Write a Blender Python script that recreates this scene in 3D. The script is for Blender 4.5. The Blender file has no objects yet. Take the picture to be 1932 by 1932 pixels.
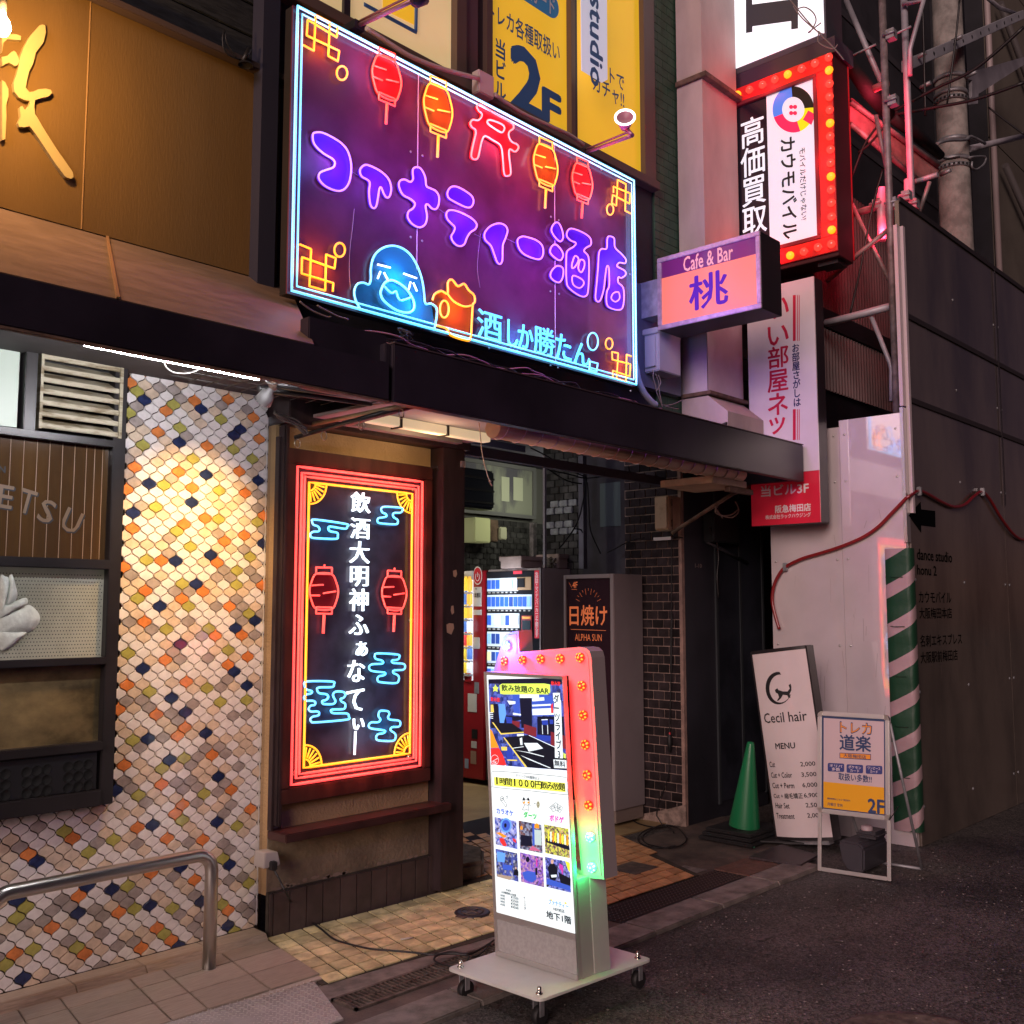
import bpy, bmesh, math, random
from mathutils import Vector, Matrix
random.seed(7)
S = bpy.context.scene
C = S.collection
# ------------------------------------------------------------------ camera, world, sun, exposure
F = 1932.0; PITCH = math.atan(184/1932.0); AL = math.radians(42.7); H = 1.55
ca, sa, cp, sp = math.cos(AL), math.sin(AL), math.cos(PITCH), math.sin(PITCH)
FW = Vector((ca*cp, sa*cp, sp)); RT = Vector((sa, -ca, 0)); UP = Vector((-ca*sp, -sa*sp, cp))
cam = bpy.data.objects.new('camera', bpy.data.cameras.new('camera')); C.objects.link(cam)
cam.data.sensor_width = 36; cam.data.lens = 36; cam.data.clip_start = .05; cam.data.clip_end = 300
m = Matrix((RT, UP, -FW)).transposed().to_4x4(); m.translation = (0, 0, H); cam.matrix_world = m
S.camera = cam
w = bpy.data.worlds.new('World'); S.world = w; w.use_nodes = True
nt = w.node_tree; bg = nt.nodes['Background']
sky = nt.nodes.new('ShaderNodeTexSky'); sky.sky_type = 'NISHITA'; sky.sun_disc = False
SUN_TRAVEL = Vector((1, .42, -.34)).normalized()
sky.sun_elevation = math.radians(16); sky.sun_rotation = math.atan2(-SUN_TRAVEL.x, -SUN_TRAVEL.y)
tint = nt.nodes.new('ShaderNodeMixRGB'); tint.blend_type = 'MULTIPLY'; tint.inputs[0].default_value = 1
tint.inputs[2].default_value = (1.0, .46, .66, 1)
nt.links.new(sky.outputs[0], tint.inputs[1]); nt.links.new(tint.outputs[0], bg.inputs[0])
bg.inputs[1].default_value = .010
sun = bpy.data.objects.new('sun', bpy.data.lights.new('sun', 'SUN')); C.objects.link(sun)
sun.data.energy = 1.9; sun.data.angle = math.radians(25); sun.data.color = (1, .75, .70)
sun.rotation_euler = SUN_TRAVEL.to_track_quat('-Z', 'Y').to_euler()
S.view_settings.view_transform = 'Standard'; S.view_settings.look = 'None'
S.view_settings.exposure = 0; S.view_settings.gamma = 1
S.render.engine = 'CYCLES'; S.cycles.use_denoising = True
S.cycles.max_bounces = 6; S.cycles.sample_clamp_indirect = 4; S.cycles.use_light_tree = True
S.cycles.caustics_reflective = False; S.cycles.caustics_refractive = False

# ------------------------------------------------------------------ survey: photo sightings -> points on real planes
K = 1932/4096
CR = dict(p=(0,0,1/K), c1=(0,0,.72464), c2=(1100,0,.82827), c3=(2500,0,.82609), c4=(0,1300,.72464), c5=(0,2700,.72464),
          c6=(1000,1500,.88), c7=(1800,2400,.87785), c8=(1750,1500,.62112), d1=(2700,1000,.72464), d2=(2600,2300,.77433),
          d3=(900,3000,1.0352), d4=(2400,3300,.87785), d5=(3200,0,.5176), e1=(500,1400,.31056), e2=(1000,1100,.5176),
          e3=(1880,2600,.33647), e4=(1880,3150,.3365), e5=(2400,1200,.51746), e6=(3200,2600,.41391))
EYE = Vector((0, 0, H))
def ray(n, x, y):
    a = CR[n]; px = (a[0]+x*a[2])*K; py = (a[1]+y*a[2])*K
    return FW + RT*((px-966)/F) - UP*((py-966)/F)
def at(n, x, y, ax, v):
    d = ray(n, x, y); i = 'XYZ'.index(ax); return EYE + d*((v-EYE[i])/d[i])

class Plane:
    """a flat face in the scene: origin, u (viewer's right), v (up), n (outward)"""
    def __init__(s, o, u, v):
        s.o = Vector(o); s.u = Vector(u); s.v = Vector(v); s.n = s.u.cross(s.v).normalized()
        if s.n.dot(EYE-s.o) < 0: s.n = -s.n
    def hit(s, n, x, y):
        d = ray(n, x, y); return EYE + d*((s.o-EYE).dot(s.n)/d.dot(s.n))
    def uv(s, n, x, y):
        q = s.hit(n, x, y)-s.o; uu, vv, uv_ = s.u.dot(s.u), s.v.dot(s.v), s.u.dot(s.v)
        a, b = q.dot(s.u), q.dot(s.v); D = uu*vv-uv_*uv_
        return ((a*vv-b*uv_)/D, (b*uu-a*uv_)/D)
    def p(s, a, b, d=0): return s.o + s.u*a + s.v*b + s.n*d
def PX(v, y0=0): return Plane((v, y0, 0), (0, -1, 0), (0, 0, 1))
def PY(v): return Plane((0, v, 0), (1, 0, 0), (0, 0, 1))

# ------------------------------------------------------------------ materials
def mat(name, col, rough=.6, metal=0, var=.0, vscale=3.0, bump=0, bscale=60, emit=None, es=0, coat=0, spec=.5,
        col2=None, stretch=(1, 1, 1), alpha=1, rnd=0, detail=6, mix=(.38, .62), trans=0):
    M = bpy.data.materials.new(name); M.use_nodes = True; t = M.node_tree; b = t.nodes['Principled BSDF']
    b.inputs['Roughness'].default_value = rough; b.inputs['Metallic'].default_value = metal
    b.inputs['Coat Weight'].default_value = coat; b.inputs['Coat Roughness'].default_value = .08
    b.inputs['Specular IOR Level'].default_value = spec; b.inputs['Alpha'].default_value = alpha
    b.inputs['Transmission Weight'].default_value = trans
    c4 = (*col, 1); b.inputs['Base Color'].default_value = c4
    if emit: b.inputs['Emission Color'].default_value = (*emit, 1); b.inputs['Emission Strength'].default_value = es
    if var or bump or col2:
        g = t.nodes.new('ShaderNodeNewGeometry'); mp = t.nodes.new('ShaderNodeMapping'); mp.inputs['Scale'].default_value = stretch
        t.links.new(g.outputs['Position'], mp.inputs[0])
    if var or col2:
        n = t.nodes.new('ShaderNodeTexNoise'); n.inputs['Scale'].default_value = vscale; n.inputs['Detail'].default_value = detail
        n.inputs['Roughness'].default_value = .62
        t.links.new(mp.outputs[0], n.inputs[0]); r = t.nodes.new('ShaderNodeValToRGB')
        e = r.color_ramp.elements; e[0].position = mix[0]; e[1].position = mix[1]
        if col2: e[0].color = c4; e[1].color = (*col2, 1)
        else:
            e[0].color = tuple(x*(1-var) for x in col)+(1,); e[1].color = tuple(min(1, x*(1+var)) for x in col)+(1,)
        t.links.new(n.outputs[0], r.inputs[0]); last = r.outputs[0]
        if rnd:
            oi = t.nodes.new('ShaderNodeObjectInfo'); mr = t.nodes.new('ShaderNodeMapRange')
            mr.inputs[3].default_value = 1-rnd; mr.inputs[4].default_value = 1+rnd*.6
            t.links.new(oi.outputs['Random'], mr.inputs[0]); hs = t.nodes.new('ShaderNodeHueSaturation')
            t.links.new(mr.outputs[0], hs.inputs['Value']); t.links.new(last, hs.inputs['Color']); last = hs.outputs[0]
        t.links.new(last, b.inputs['Base Color'])
        mr2 = t.nodes.new('ShaderNodeMapRange'); mr2.inputs[3].default_value = max(.03, rough*.8); mr2.inputs[4].default_value = min(1, rough*1.25)
        t.links.new(n.outputs[0], mr2.inputs[0]); t.links.new(mr2.outputs[0], b.inputs['Roughness'])
    if bump:
        n2 = t.nodes.new('ShaderNodeTexNoise'); n2.inputs['Scale'].default_value = bscale; n2.inputs['Detail'].default_value = 5
        t.links.new(mp.outputs[0], n2.inputs[0]); bp = t.nodes.new('ShaderNodeBump'); bp.inputs['Strength'].default_value = bump
        bp.inputs['Distance'].default_value = .01
        t.links.new(n2.outputs[0], bp.inputs['Height']); t.links.new(bp.outputs[0], b.inputs['Normal'])
    return M
def glow(name, col, s, base=None, rough=.4): return mat(name, base or tuple(min(1, c*.8+.05) for c in col), rough, emit=col, es=s)
def photo_print(name, stops, scale, es=1.0, stretch=(1, 1, 1)):
    """backlit colour print: patches of several inks"""
    M = bpy.data.materials.new(name); M.use_nodes = True; t = M.node_tree; b = t.nodes['Principled BSDF']
    g = t.nodes.new('ShaderNodeNewGeometry'); mp = t.nodes.new('ShaderNodeMapping'); mp.inputs['Scale'].default_value = stretch
    vo = t.nodes.new('ShaderNodeTexVoronoi'); vo.inputs['Scale'].default_value = scale; vo.distance = 'CHEBYCHEV'
    no = t.nodes.new('ShaderNodeTexNoise'); no.inputs['Scale'].default_value = scale*.35
    mx = t.nodes.new('ShaderNodeMixRGB'); mx.inputs[0].default_value = .45
    t.links.new(g.outputs['Position'], mp.inputs[0]); t.links.new(mp.outputs[0], vo.inputs['Vector']); t.links.new(mp.outputs[0], no.inputs['Vector'])
    sp_ = t.nodes.new('ShaderNodeSeparateColor'); t.links.new(vo.outputs['Color'], sp_.inputs[0])
    ml = t.nodes.new('ShaderNodeMath'); ml.operation = 'MULTIPLY_ADD'; ml.inputs[1].default_value = .55
    t.links.new(sp_.outputs[0], ml.inputs[0])
    m3 = t.nodes.new('ShaderNodeMath'); m3.operation = 'MULTIPLY'; m3.inputs[1].default_value = .45
    t.links.new(no.outputs[0], m3.inputs[0]); t.links.new(m3.outputs[0], ml.inputs[2])
    r = t.nodes.new('ShaderNodeValToRGB'); r.color_ramp.interpolation = 'LINEAR'
    e = r.color_ramp.elements
    while len(e) < len(stops): e.new(.5)
    for i, c in enumerate(stops): e[i].position = i/(len(stops)-1); e[i].color = (*c, 1)
    t.links.new(ml.outputs[0], r.inputs[0]); t.links.new(r.outputs[0], b.inputs['Base Color'])
    t.links.new(r.outputs[0], b.inputs['Emission Color']); b.inputs['Emission Strength'].default_value = es
    b.inputs['Roughness'].default_value = .35
    return M

# ------------------------------------------------------------------ mesh tools
ORG = {}
def setp(o, label=None, cat=None, group=None, kind=None):
    if label: o['label'] = label
    if cat: o['category'] = cat
    if group: o['group'] = group
    if kind: o['kind'] = kind
    return o
def thing(name, loc, label, cat, group=None):
    o = bpy.data.objects.new(name, None); C.objects.link(o); o.location = loc; o.empty_display_size = .05
    ORG[o.name] = Vector(loc); return setp(o, label, cat, group)
class MB:
    def __init__(s): s.v = []; s.f = []; s.mi = []; s.cur = 0; s.sm = []
    def add(s, vs, fs, smooth=False):
        b = len(s.v); s.v += [tuple(x) for x in vs]
        for f in fs: s.f.append([b+i for i in f]); s.mi.append(s.cur); s.sm.append(smooth)
        return s
    def box(s, a, b):
        x0, y0, z0 = [min(a[i], b[i]) for i in range(3)]; x1, y1, z1 = [max(a[i], b[i]) for i in range(3)]
        return s.add([(x0,y0,z0),(x1,y0,z0),(x1,y1,z0),(x0,y1,z0),(x0,y0,z1),(x1,y0,z1),(x1,y1,z1),(x0,y1,z1)],
                     [(0,3,2,1),(4,5,6,7),(0,1,5,4),(1,2,6,5),(2,3,7,6),(3,0,4,7)])
    def hexa(s, lo, hi):
        return s.add(list(lo)+list(hi), [(3,2,1,0),(4,5,6,7),(0,1,5,4),(1,2,6,5),(2,3,7,6),(3,0,4,7)])
    def slab(s, pl, u0, v0, u1, v1, d0, d1):
        lo = [pl.p(u0,v0,d0), pl.p(u1,v0,d0), pl.p(u1,v1,d0), pl.p(u0,v1,d0)]
        hi = [pl.p(u0,v0,d1), pl.p(u1,v0,d1), pl.p(u1,v1,d1), pl.p(u0,v1,d1)]
        return s.hexa(lo, hi)
    def prism(s, pts, off):
        n = len(pts); off = Vector(off); b = [Vector(p) for p in pts]; t = [p+off for p in b]
        return s.add(b+t, [tuple(range(n))[::-1], tuple(range(n, 2*n))]+[(i, (i+1) % n, n+(i+1) % n, n+i) for i in range(n)])
    def tube(s, pts, r, n=8, closed=False, cap=True):
        P = [Vector(p) for p in pts]; L = len(P); vs = []; nrm = None
        for i in range(L):
            if closed: t = P[(i+1) % L]-P[i-1]
            else: t = P[min(i+1, L-1)]-P[max(i-1, 0)]
            if t.length < 1e-9: t = Vector((0, 0, 1))
            t.normalize()
            if nrm is None:
                a = Vector((0, 0, 1)) if abs(t.z) < .9 else Vector((1, 0, 0)); nrm = t.cross(a).normalized()
            nrm = (nrm - t*nrm.dot(t))
            if nrm.length < 1e-6: nrm = t.orthogonal()
            nrm.normalize(); bi = t.cross(nrm)
            rr = r[i] if isinstance(r, (list, tuple)) else r
            for k in range(n):
                an = 2*math.pi*k/n; vs.append(P[i]+nrm*math.cos(an)*rr+bi*math.sin(an)*rr)
        fs = []
        for i in range(L if closed else L-1):
            j = (i+1) % L
            for k in range(n): fs.append((i*n+k, i*n+(k+1) % n, j*n+(k+1) % n, j*n+k))
        s.add(vs, fs, True)
        if not closed and cap:
            b = len(s.v)-L*n
            s.f.append([b+k for k in range(n)][::-1]); s.mi.append(s.cur); s.sm.append(False)
            s.f.append([b+(L-1)*n+k for k in range(n)]); s.mi.append(s.cur); s.sm.append(False)
        return s
    def cyl(s, a, b, r, n=16, r2=None): return s.tube([a, b], [r, r if r2 is None else r2], n)
    def lathe(s, o, ax, prof, n=16):
        o = Vector(o); ax = Vector(ax).normalized(); x = ax.orthogonal().normalized(); y = ax.cross(x); vs = []
        for (r, h) in prof:
            for k in range(n):
                an = 2*math.pi*k/n; vs.append(o+ax*h+x*math.cos(an)*r+y*math.sin(an)*r)
        fs = [(i*n+k, i*n+(k+1) % n, (i+1)*n+(k+1) % n, (i+1)*n+k) for i in range(len(prof)-1) for k in range(n)]
        s.add(vs, fs, True); return s
    def poly(s, pts): return s.add(pts, [tuple(range(len(pts)))])
    def build(s, name, mats, parent=None, bevel=0, **kw):
        if parent and name.endswith(('lettering', 'drawing')): kw['kind'] = 'stuff'
        me = bpy.data.meshes.new(name); og = ORG.get(parent.name, Vector()) if parent else Vector()
        me.from_pydata([tuple(Vector(v)-og) for v in s.v], [], s.f)
        for M in (mats if isinstance(mats, (list, tuple)) else [mats]): me.materials.append(M)
        me.polygons.foreach_set('material_index', s.mi); me.polygons.foreach_set('use_smooth', s.sm)
        me.update()
        bm = bmesh.new(); bm.from_mesh(me); bmesh.ops.recalc_face_normals(bm, faces=bm.faces)
        if bevel:
            es = [e for e in bm.edges if len(e.link_faces) == 2 and e.calc_face_angle(0) > .6]
            bmesh.ops.bevel(bm, geom=es, offset=bevel, segments=2, affect='EDGES', clamp_overlap=True)
        bm.to_mesh(me); bm.free()
        o = bpy.data.objects.new(name, me); C.objects.link(o)
        if parent: o.parent = parent
        ORG[o.name] = og
        return setp(o, kw.get('label'), kw.get('cat'), kw.get('group'), kw.get('kind'))
def share(src, parent, loc, mtx=None):
    o = src.copy(); C.objects.link(o); o.parent = parent; o.location = Vector(loc); return o
def smooth(pts, closed=True, k=4):
    P = [Vector(p) for p in pts]; n = len(P); out = []
    rng = range(n) if closed else range(n-1)
    for i in rng:
        p0 = P[i-1] if (closed or i > 0) else P[i]; p1 = P[i]; p2 = P[(i+1) % n]
        p3 = P[(i+2) % n] if (closed or i+2 < n) else p2
        for j in range(k):
            t = j/k; out.append(.5*((2*p1)+(p2-p0)*t+(2*p0-5*p1+4*p2-p3)*t*t+(3*p1-p0-3*p2+p3)*t*t*t))
    if not closed: out.append(P[-1])
    return out
def jag(pts, k=3):            # densify so the corners of a straight run stay sharp
    out = []
    for a, b in zip(pts[:-1], pts[1:]):
        a = Vector(a); b = Vector(b)
        for t in (0, .06, .94): out.append(a.lerp(b, t))
    out.append(Vector(pts[-1])); return out
_font_cache = {}
def glyph_mesh(text, ext, align='CENTER', lsp=1.0):
    key = (text, ext, lsp)
    if key in _font_cache: return _font_cache[key]
    cu = bpy.data.curves.new('text', 'FONT'); cu.body = text; cu.align_x = align; cu.extrude = ext
    cu.resolution_u = 2; cu.space_line = lsp
    o = bpy.data.objects.new('text', cu); C.objects.link(o); bpy.context.view_layer.update()
    me = bpy.data.meshes.new_from_object(o.evaluated_get(bpy.context.evaluated_depsgraph_get()))
    bpy.data.objects.remove(o); bpy.data.curves.remove(cu)
    vs = [tuple(v.co) for v in me.vertices]; fs = [tuple(p.vertices) for p in me.polygons]; bpy.data.meshes.remove(me)
    xs = [v[0] for v in vs] or [0]; ys = [v[1] for v in vs] or [0]
    r = (vs, fs, min(xs), max(xs), min(ys), max(ys)); _font_cache[key] = r; return r
def lettering(mb, pl, text, u0, v0, u1, v1, d=.0015, off=0.0, ext=0, lsp=1.0, rot=0):
    """text fitted in a box of the plane; rot turns it in the plane (radians) about the box centre"""
    vs, fs, x0, x1, y0, y1 = glyph_mesh(text, ext, 'CENTER', lsp)
    if not vs: return
    cu_, cv_ = (u0+u1)/2, (v0+v1)/2; cr, sr = math.cos(rot), math.sin(rot)
    o = off*.75; sft = [(0, 0)] if off <= .004 else [(0, 0), (o, 0), (-o, 0), (0, o), (0, -o)]      # heavier weight: the stroke laid over itself
    if off > .04: sft += [(k1*o*.7, k2*o*.7) for k1 in (-1, 1) for k2 in (-1, 1)]+[(k1*o*.5, k2*o*.5) for k1, k2 in ((1, 0), (-1, 0), (0, 1), (0, -1))]
    for i, (dx, dy) in enumerate(sft):
        out = []
        for x, y, z in vs:
            a = (x-x0+dx)/max(1e-6, x1-x0)-.5; b = (y-y0+dy)/max(1e-6, y1-y0)-.5
            a *= (u1-u0); b *= (v1-v0); a, b = a*cr-b*sr, a*sr+b*cr
            out.append(pl.p(cu_+a, cv_+b, d+z+i*1e-5))
        mb.add(out, fs)
def tx(mb, pl, crop, text, cx, cy, wd, ht, **k):
    """text seen in the photo crop centred at (cx, cy), wd x ht"""
    a = pl.uv(crop, cx-wd/2, cy)[0]; b = pl.uv(crop, cx+wd/2, cy)[0]; c = pl.uv(crop, cx, cy+ht/2)[1]; e = pl.uv(crop, cx, cy-ht/2)[1]
    lettering(mb, pl, text, min(a, b), c, max(a, b), e, **k)
def trace(pl, crop, pts, d=0): return [pl.p(*pl.uv(crop, x, y), d) for x, y in pts]
def ell(cx, cy, rx, ry, n=14, rot=0):
    return [(cx+rx*math.cos(t)*math.cos(rot)-ry*math.sin(t)*math.sin(rot), cy+rx*math.cos(t)*math.sin(rot)+ry*math.sin(t)*math.cos(rot)) for t in [2*math.pi*i/n for i in range(n)]]

# ------------------------------------------------------------------ palette
asphalt = mat('asphalt', (.030,.027,.026), .56, var=.5, vscale=1.3, bump=1, bscale=150, col2=(.095,.083,.076), detail=12, mix=(.36,.66))
t = asphalt.node_tree; b = t.nodes['Principled BSDF']       # pale stones in the binder
vo = t.nodes.new('ShaderNodeTexVoronoi'); vo.inputs['Scale'].default_value = 110
g = t.nodes.new('ShaderNodeNewGeometry'); t.links.new(g.outputs['Position'], vo.inputs['Vector'])
n = t.nodes.new('ShaderNodeTexNoise'); n.inputs['Scale'].default_value = 40; t.links.new(g.outputs['Position'], n.inputs['Vector'])
sp_ = t.nodes.new('ShaderNodeSeparateColor'); t.links.new(vo.outputs['Color'], sp_.inputs[0])
r1 = t.nodes.new('ShaderNodeValToRGB'); r1.color_ramp.elements[0].position = .84; r1.color_ramp.elements[1].position = 1.0; r1.color_ramp.elements[1].color = (.45,.45,.45,1)
t.links.new(sp_.outputs[0], r1.inputs[0]); mx = t.nodes.new('ShaderNodeMixRGB'); mx.inputs[2].default_value = (.23,.20,.19,1)
src = b.inputs['Base Color'].links[0].from_socket; vo2 = t.nodes.new('ShaderNodeTexVoronoi'); vo2.inputs['Scale'].default_value = 95; t.links.new(g.outputs['Position'], vo2.inputs['Vector'])
hs2 = t.nodes.new('ShaderNodeHueSaturation'); mr9 = t.nodes.new('ShaderNodeMapRange'); mr9.inputs[3].default_value = .35; mr9.inputs[4].default_value = 1.9
s9 = t.nodes.new('ShaderNodeSeparateColor'); t.links.new(vo2.outputs['Color'], s9.inputs[0]); t.links.new(s9.outputs[1], mr9.inputs[0]); t.links.new(mr9.outputs[0], hs2.inputs['Value']); t.links.new(src, hs2.inputs['Color']); src = hs2.outputs[0]
bp9 = t.nodes.new('ShaderNodeBump'); bp9.inputs['Strength'].default_value = .9; bp9.inputs['Distance'].default_value = .004; t.links.new(vo2.outputs['Distance'], bp9.inputs['Height'])
old_ = b.inputs['Normal'].links[0].from_socket; t.links.new(old_, bp9.inputs['Normal']); t.links.new(bp9.outputs[0], b.inputs['Normal'])
t.links.new(r1.outputs[0], mx.inputs[0]); t.links.new(src, mx.inputs[1]); t.links.new(mx.outputs[0], b.inputs['Base Color'])

black = mat('black_paint', (.008,.007,.012), .45, var=.3)
purpleblack = mat('dark_sheet_metal', (.018,.014,.024), .42, var=.35, vscale=1.5, bump=.05, bscale=8)
concrete = mat('kerb_concrete', (.17,.145,.13), .85, var=.35, vscale=9, bump=.4, bscale=150)
dirtconc = mat('stained_concrete', (.060,.045,.040), .8, col2=(.13,.095,.078), vscale=4.5, bump=.4, bscale=110)
grout = mat('dark_grout', (.045,.035,.026), .9, var=.3, vscale=20)
cream = mat('cream_floor_tile', (.60,.52,.28), .55, var=.28, vscale=14, rnd=.3, bump=.15, bscale=200)
orange_tile = mat('orange_floor_tile', (.55,.28,.13), .5, var=.22, vscale=14, rnd=.18, bump=.12, bscale=200)
basetile = mat('brown_base_tile', (.062,.042,.040), .42, var=.2, vscale=10, rnd=.15)
woodtile = mat('wood_look_tile', (.21,.165,.125), .5, col2=(.42,.345,.27), vscale=9, stretch=(1.5, 22, 1), rnd=.12, mix=(.25,.75))
plaster = mat('tan_plaster', (.36,.235,.115), .85, var=.15, vscale=3, bump=.5, bscale=70)
plaster_low = mat('stained_plaster', (.15,.115,.075), .85, col2=(.24,.185,.12), vscale=5, bump=.5, bscale=50)
brownpaint = mat('dark_brown_paint', (.026,.015,.016), .5, var=.3, vscale=4, stretch=(6,6,1))
maroon = mat('maroon_ledge', (.045,.016,.014), .4, var=.3, vscale=8)
darkwood = mat('dark_red_wood', (.030,.010,.008), .4, col2=(.055,.020,.014), vscale=14, stretch=(1,1,.15))
steel = mat('brushed_steel', (.60,.57,.53), .30, 1, var=.04, vscale=3)
aluminium = mat('aluminium', (.66,.64,.62), .35, .8)
galv = mat('galvanised_steel', (.33,.33,.35), .5, .5, var=.25, vscale=9)
greypaint = mat('warm_grey_paint', (.33,.31,.29), .45, var=.06)
whitepaint = mat('white_paint', (.62,.62,.57), .35, var=.08, vscale=4)
beigebox = mat('beige_plastic', (.42,.29,.19), .5, var=.2, vscale=7)
whitepanel = mat('white_hoarding_sheet', (.62,.55,.56), .30, var=.07, vscale=1.6, coat=1, spec=.6, bump=.02, bscale=3)
_b = whitepanel.node_tree.nodes['Principled BSDF']; _b.inputs['Coat IOR'].default_value = 2.6; _b.inputs['Coat Roughness'].default_value = .035
darkpanel = mat('grey_hoarding_sheet', (.105,.082,.066), .36, var=.35, vscale=1.7, stretch=(1,1,.35), coat=1, bump=.12, bscale=1.6)
_b = darkpanel.node_tree.nodes['Principled BSDF']; _b.inputs['Coat IOR'].default_value = 1.8; _b.inputs['Coat Roughness'].default_value = .10
mesh_cloth = mat('brown_building_cladding', (.115,.098,.080), .8, var=.2, vscale=1.0)
slate = mat('dark_slate_wall', (.020,.020,.028), .6, var=.3, vscale=1)
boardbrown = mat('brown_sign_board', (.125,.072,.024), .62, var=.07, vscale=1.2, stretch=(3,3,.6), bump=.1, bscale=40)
ledgetan = mat('tan_metal_ledge', (.145,.10,.082), .42, var=.15, vscale=6, stretch=(1,1,6))
creamletter = mat('cream_relief_letter', (.36,.28,.13), .5, var=.05)
darkwall = mat('dark_blue_wall', (.020,.021,.030), .7, var=.35, vscale=3, bump=.1)
greenwall = mat('green_tile_wall', (.035,.085,.050), .5, var=.25, vscale=8)
pillarmat = mat('weathered_duct_paint', (.36,.30,.28), .7, col2=(.50,.43,.40), vscale=2.0, stretch=(2,2,.7), mix=(.3,.7))
brickmat = mat('black_glazed_brick', (.028,.020,.022), .33, var=.35, vscale=12, rnd=.55, bump=.15)
mortar = mat('pinkish_mortar', (.30,.21,.18), .9, var=.25, vscale=14)
oldbrick = mat('grey_old_brick', (.060,.055,.055), .5, var=.4, vscale=12, rnd=.5)
mortar_dark = mat('dark_mortar', (.020,.018,.018), .9)
rubber = mat('black_rubber', (.014,.013,.014), .6, var=.2)
cablemat = mat('black_cable', (.012,.011,.012), .45)
greycable = mat('grey_cable', (.20,.17,.15), .5)
redcable = mat('red_hose', (.22,.012,.015), .28, coat=.4)
conegreen = mat('green_cone_plastic', (.010,.17,.060), .4, coat=.2)
stripegreen = mat('green_pad_cloth', (.020,.10,.045), .55, var=.2, vscale=8, bump=.3, bscale=25)
stripewhite = mat('pale_pad_stripe', (.55,.42,.42), .55, var=.08, vscale=8)
polemat = mat('concrete_pole', (.28,.255,.235), .8, var=.3, vscale=7, bump=.3, bscale=60)
scafred = mat('scaffold_tube', (.27,.22,.22), .5, .3, var=.3, vscale=12)
plankmat = mat('scaffold_plank_metal', (.22,.13,.12), .6, var=.25, vscale=9)
corr = mat('corrugated_sheet', (.10,.065,.065), .6, var=.2, vscale=5)
louver = mat('dusty_cream_louver', (.42,.38,.27), .6, col2=(.20,.155,.085), vscale=7, stretch=(1,1,5), mix=(.48,.62))
framedark = mat('dark_bronze_frame', (.022,.019,.020), .35, .2, var=.15)
boardneon = mat('burgundy_acrylic_board', (.11,.030,.060), .30, var=.25, vscale=2.4, coat=.5)
boardneon2 = mat('black_acrylic_board', (.040,.038,.060), .30, var=.3, vscale=7, coat=.4)
ventblack = mat('black_vent_plastic', (.010,.010,.012), .5)
redmachine = mat('red_vending_paint', (.30,.008,.015), .35, coat=.3, var=.08)
paper = mat('paper_notice', (.55,.52,.48), .6, var=.05)
ink = mat('black_ink', (.012,.012,.014), .6)
navyink = mat('navy_ink', (.018,.045,.13), .5)
redink = mat('red_ink', (.42,.02,.03), .5)
orangeink = mat('orange_ink', (.85,.32,.02), .5)
signside = mat('dark_sign_case', (.016,.012,.016), .5)
duct_beige = mat('beige_spiral_duct', (.42,.29,.19), .5, .1, var=.12)
rustmetal = mat('rusty_bracket', (.12,.075,.055), .75, var=.4, vscale=14)

# ================================================================== GROUND
def struct(mb, name, mats, parent=None, **k):
    o = mb.build(name, mats, parent, **k)
    if not parent: o['kind'] = 'structure'
    return o
road = struct(MB().add([(-60,-60,-.004),(90,-60,-.004),(90,90,-.004),(-60,90,-.004)], [(0,1,2,3)]), 'road', asphalt)
pave = struct(MB().box((-3, 3.13, -.05), (5.6, 4.34, .004)).box((5.6,3.36,-.05),(6.86,4.2,.004)), 'pavement', dirtconc)
floor_in = struct(MB().box((4.2, 4.341, -.05), (7.6, 8.2, .006)), 'passage_floor', mat('worn_yellow_floor', (.24,.16,.08), .5, col2=(.36,.25,.12), vscale=3))
for i in range(15):
    x0 = -2.4 + i*.6; MB().box((x0+.004, 2.93, -.05), (x0+.596 if x0+.6 < 5.95 else 5.93, 3.128, .018)).build('kerb_stone', concrete, pave, bevel=.006)
    if x0+.6 >= 5.95: break
MB().box((2.45, 3.40, -.02), (5.4, 3.56, .007)).build('gutter_edge', concrete, pave)

def inside(pt, poly):
    x, y = pt; r = False
    for (x1, y1), (x2, y2) in zip(poly, poly[1:]+poly[:1]):
        if (y1 > y) != (y2 > y) and x < (x2-x1)*(y-y1)/(y2-y1)+x1: r = not r
    return r
def tile_grid(parent, poly, o, u, v, nu, nv, gap, z, h, M, name='tile', label=None):
    o = Vector((*o, 0)); u = Vector((*u, 0)); v = Vector((*v, 0)); a = gap/u.length; b = gap/v.length
    me = None
    for i in range(nu):
        for j in range(nv):
            c = o+u*(i+.5)+v*(j+.5)
            if not inside((c.x, c.y), poly): continue
            if me is None:
                q = [u*(-.5+a/2)+v*(-.5+b/2), u*(.5-a/2)+v*(-.5+b/2), u*(.5-a/2)+v*(.5-b/2), u*(-.5+a/2)+v*(.5-b/2)]
                first = MB().prism([p for p in q], (0, 0, h)).build(name, M, parent, bevel=.002); me = first; ob = first
            else: ob = share(me, parent, (0, 0, 0))
            ob.location = (c.x, c.y, z+random.uniform(-.0012, .0008))
            ob.rotation_euler = (random.uniform(-.006,.006), random.uniform(-.006,.006), 0)
# cream tiles in front of the plaster wall
cream_poly = [(2.86,4.215),(2.70,3.56),(4.36,3.41),(4.36,4.215)]
MB().prism([(2.86,4.23,.0045),(2.69,3.55,.0045),(4.37,3.40,.0045),(4.37,4.23,.0045)], (0,0,.006)).build('tile_bed', grout, pave)
tile_grid(pave, cream_poly, (2.775,4.225), (.0985,-.003), (-.0235,-.0985), 18, 9, .009, .0108, .007, cream)
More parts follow.
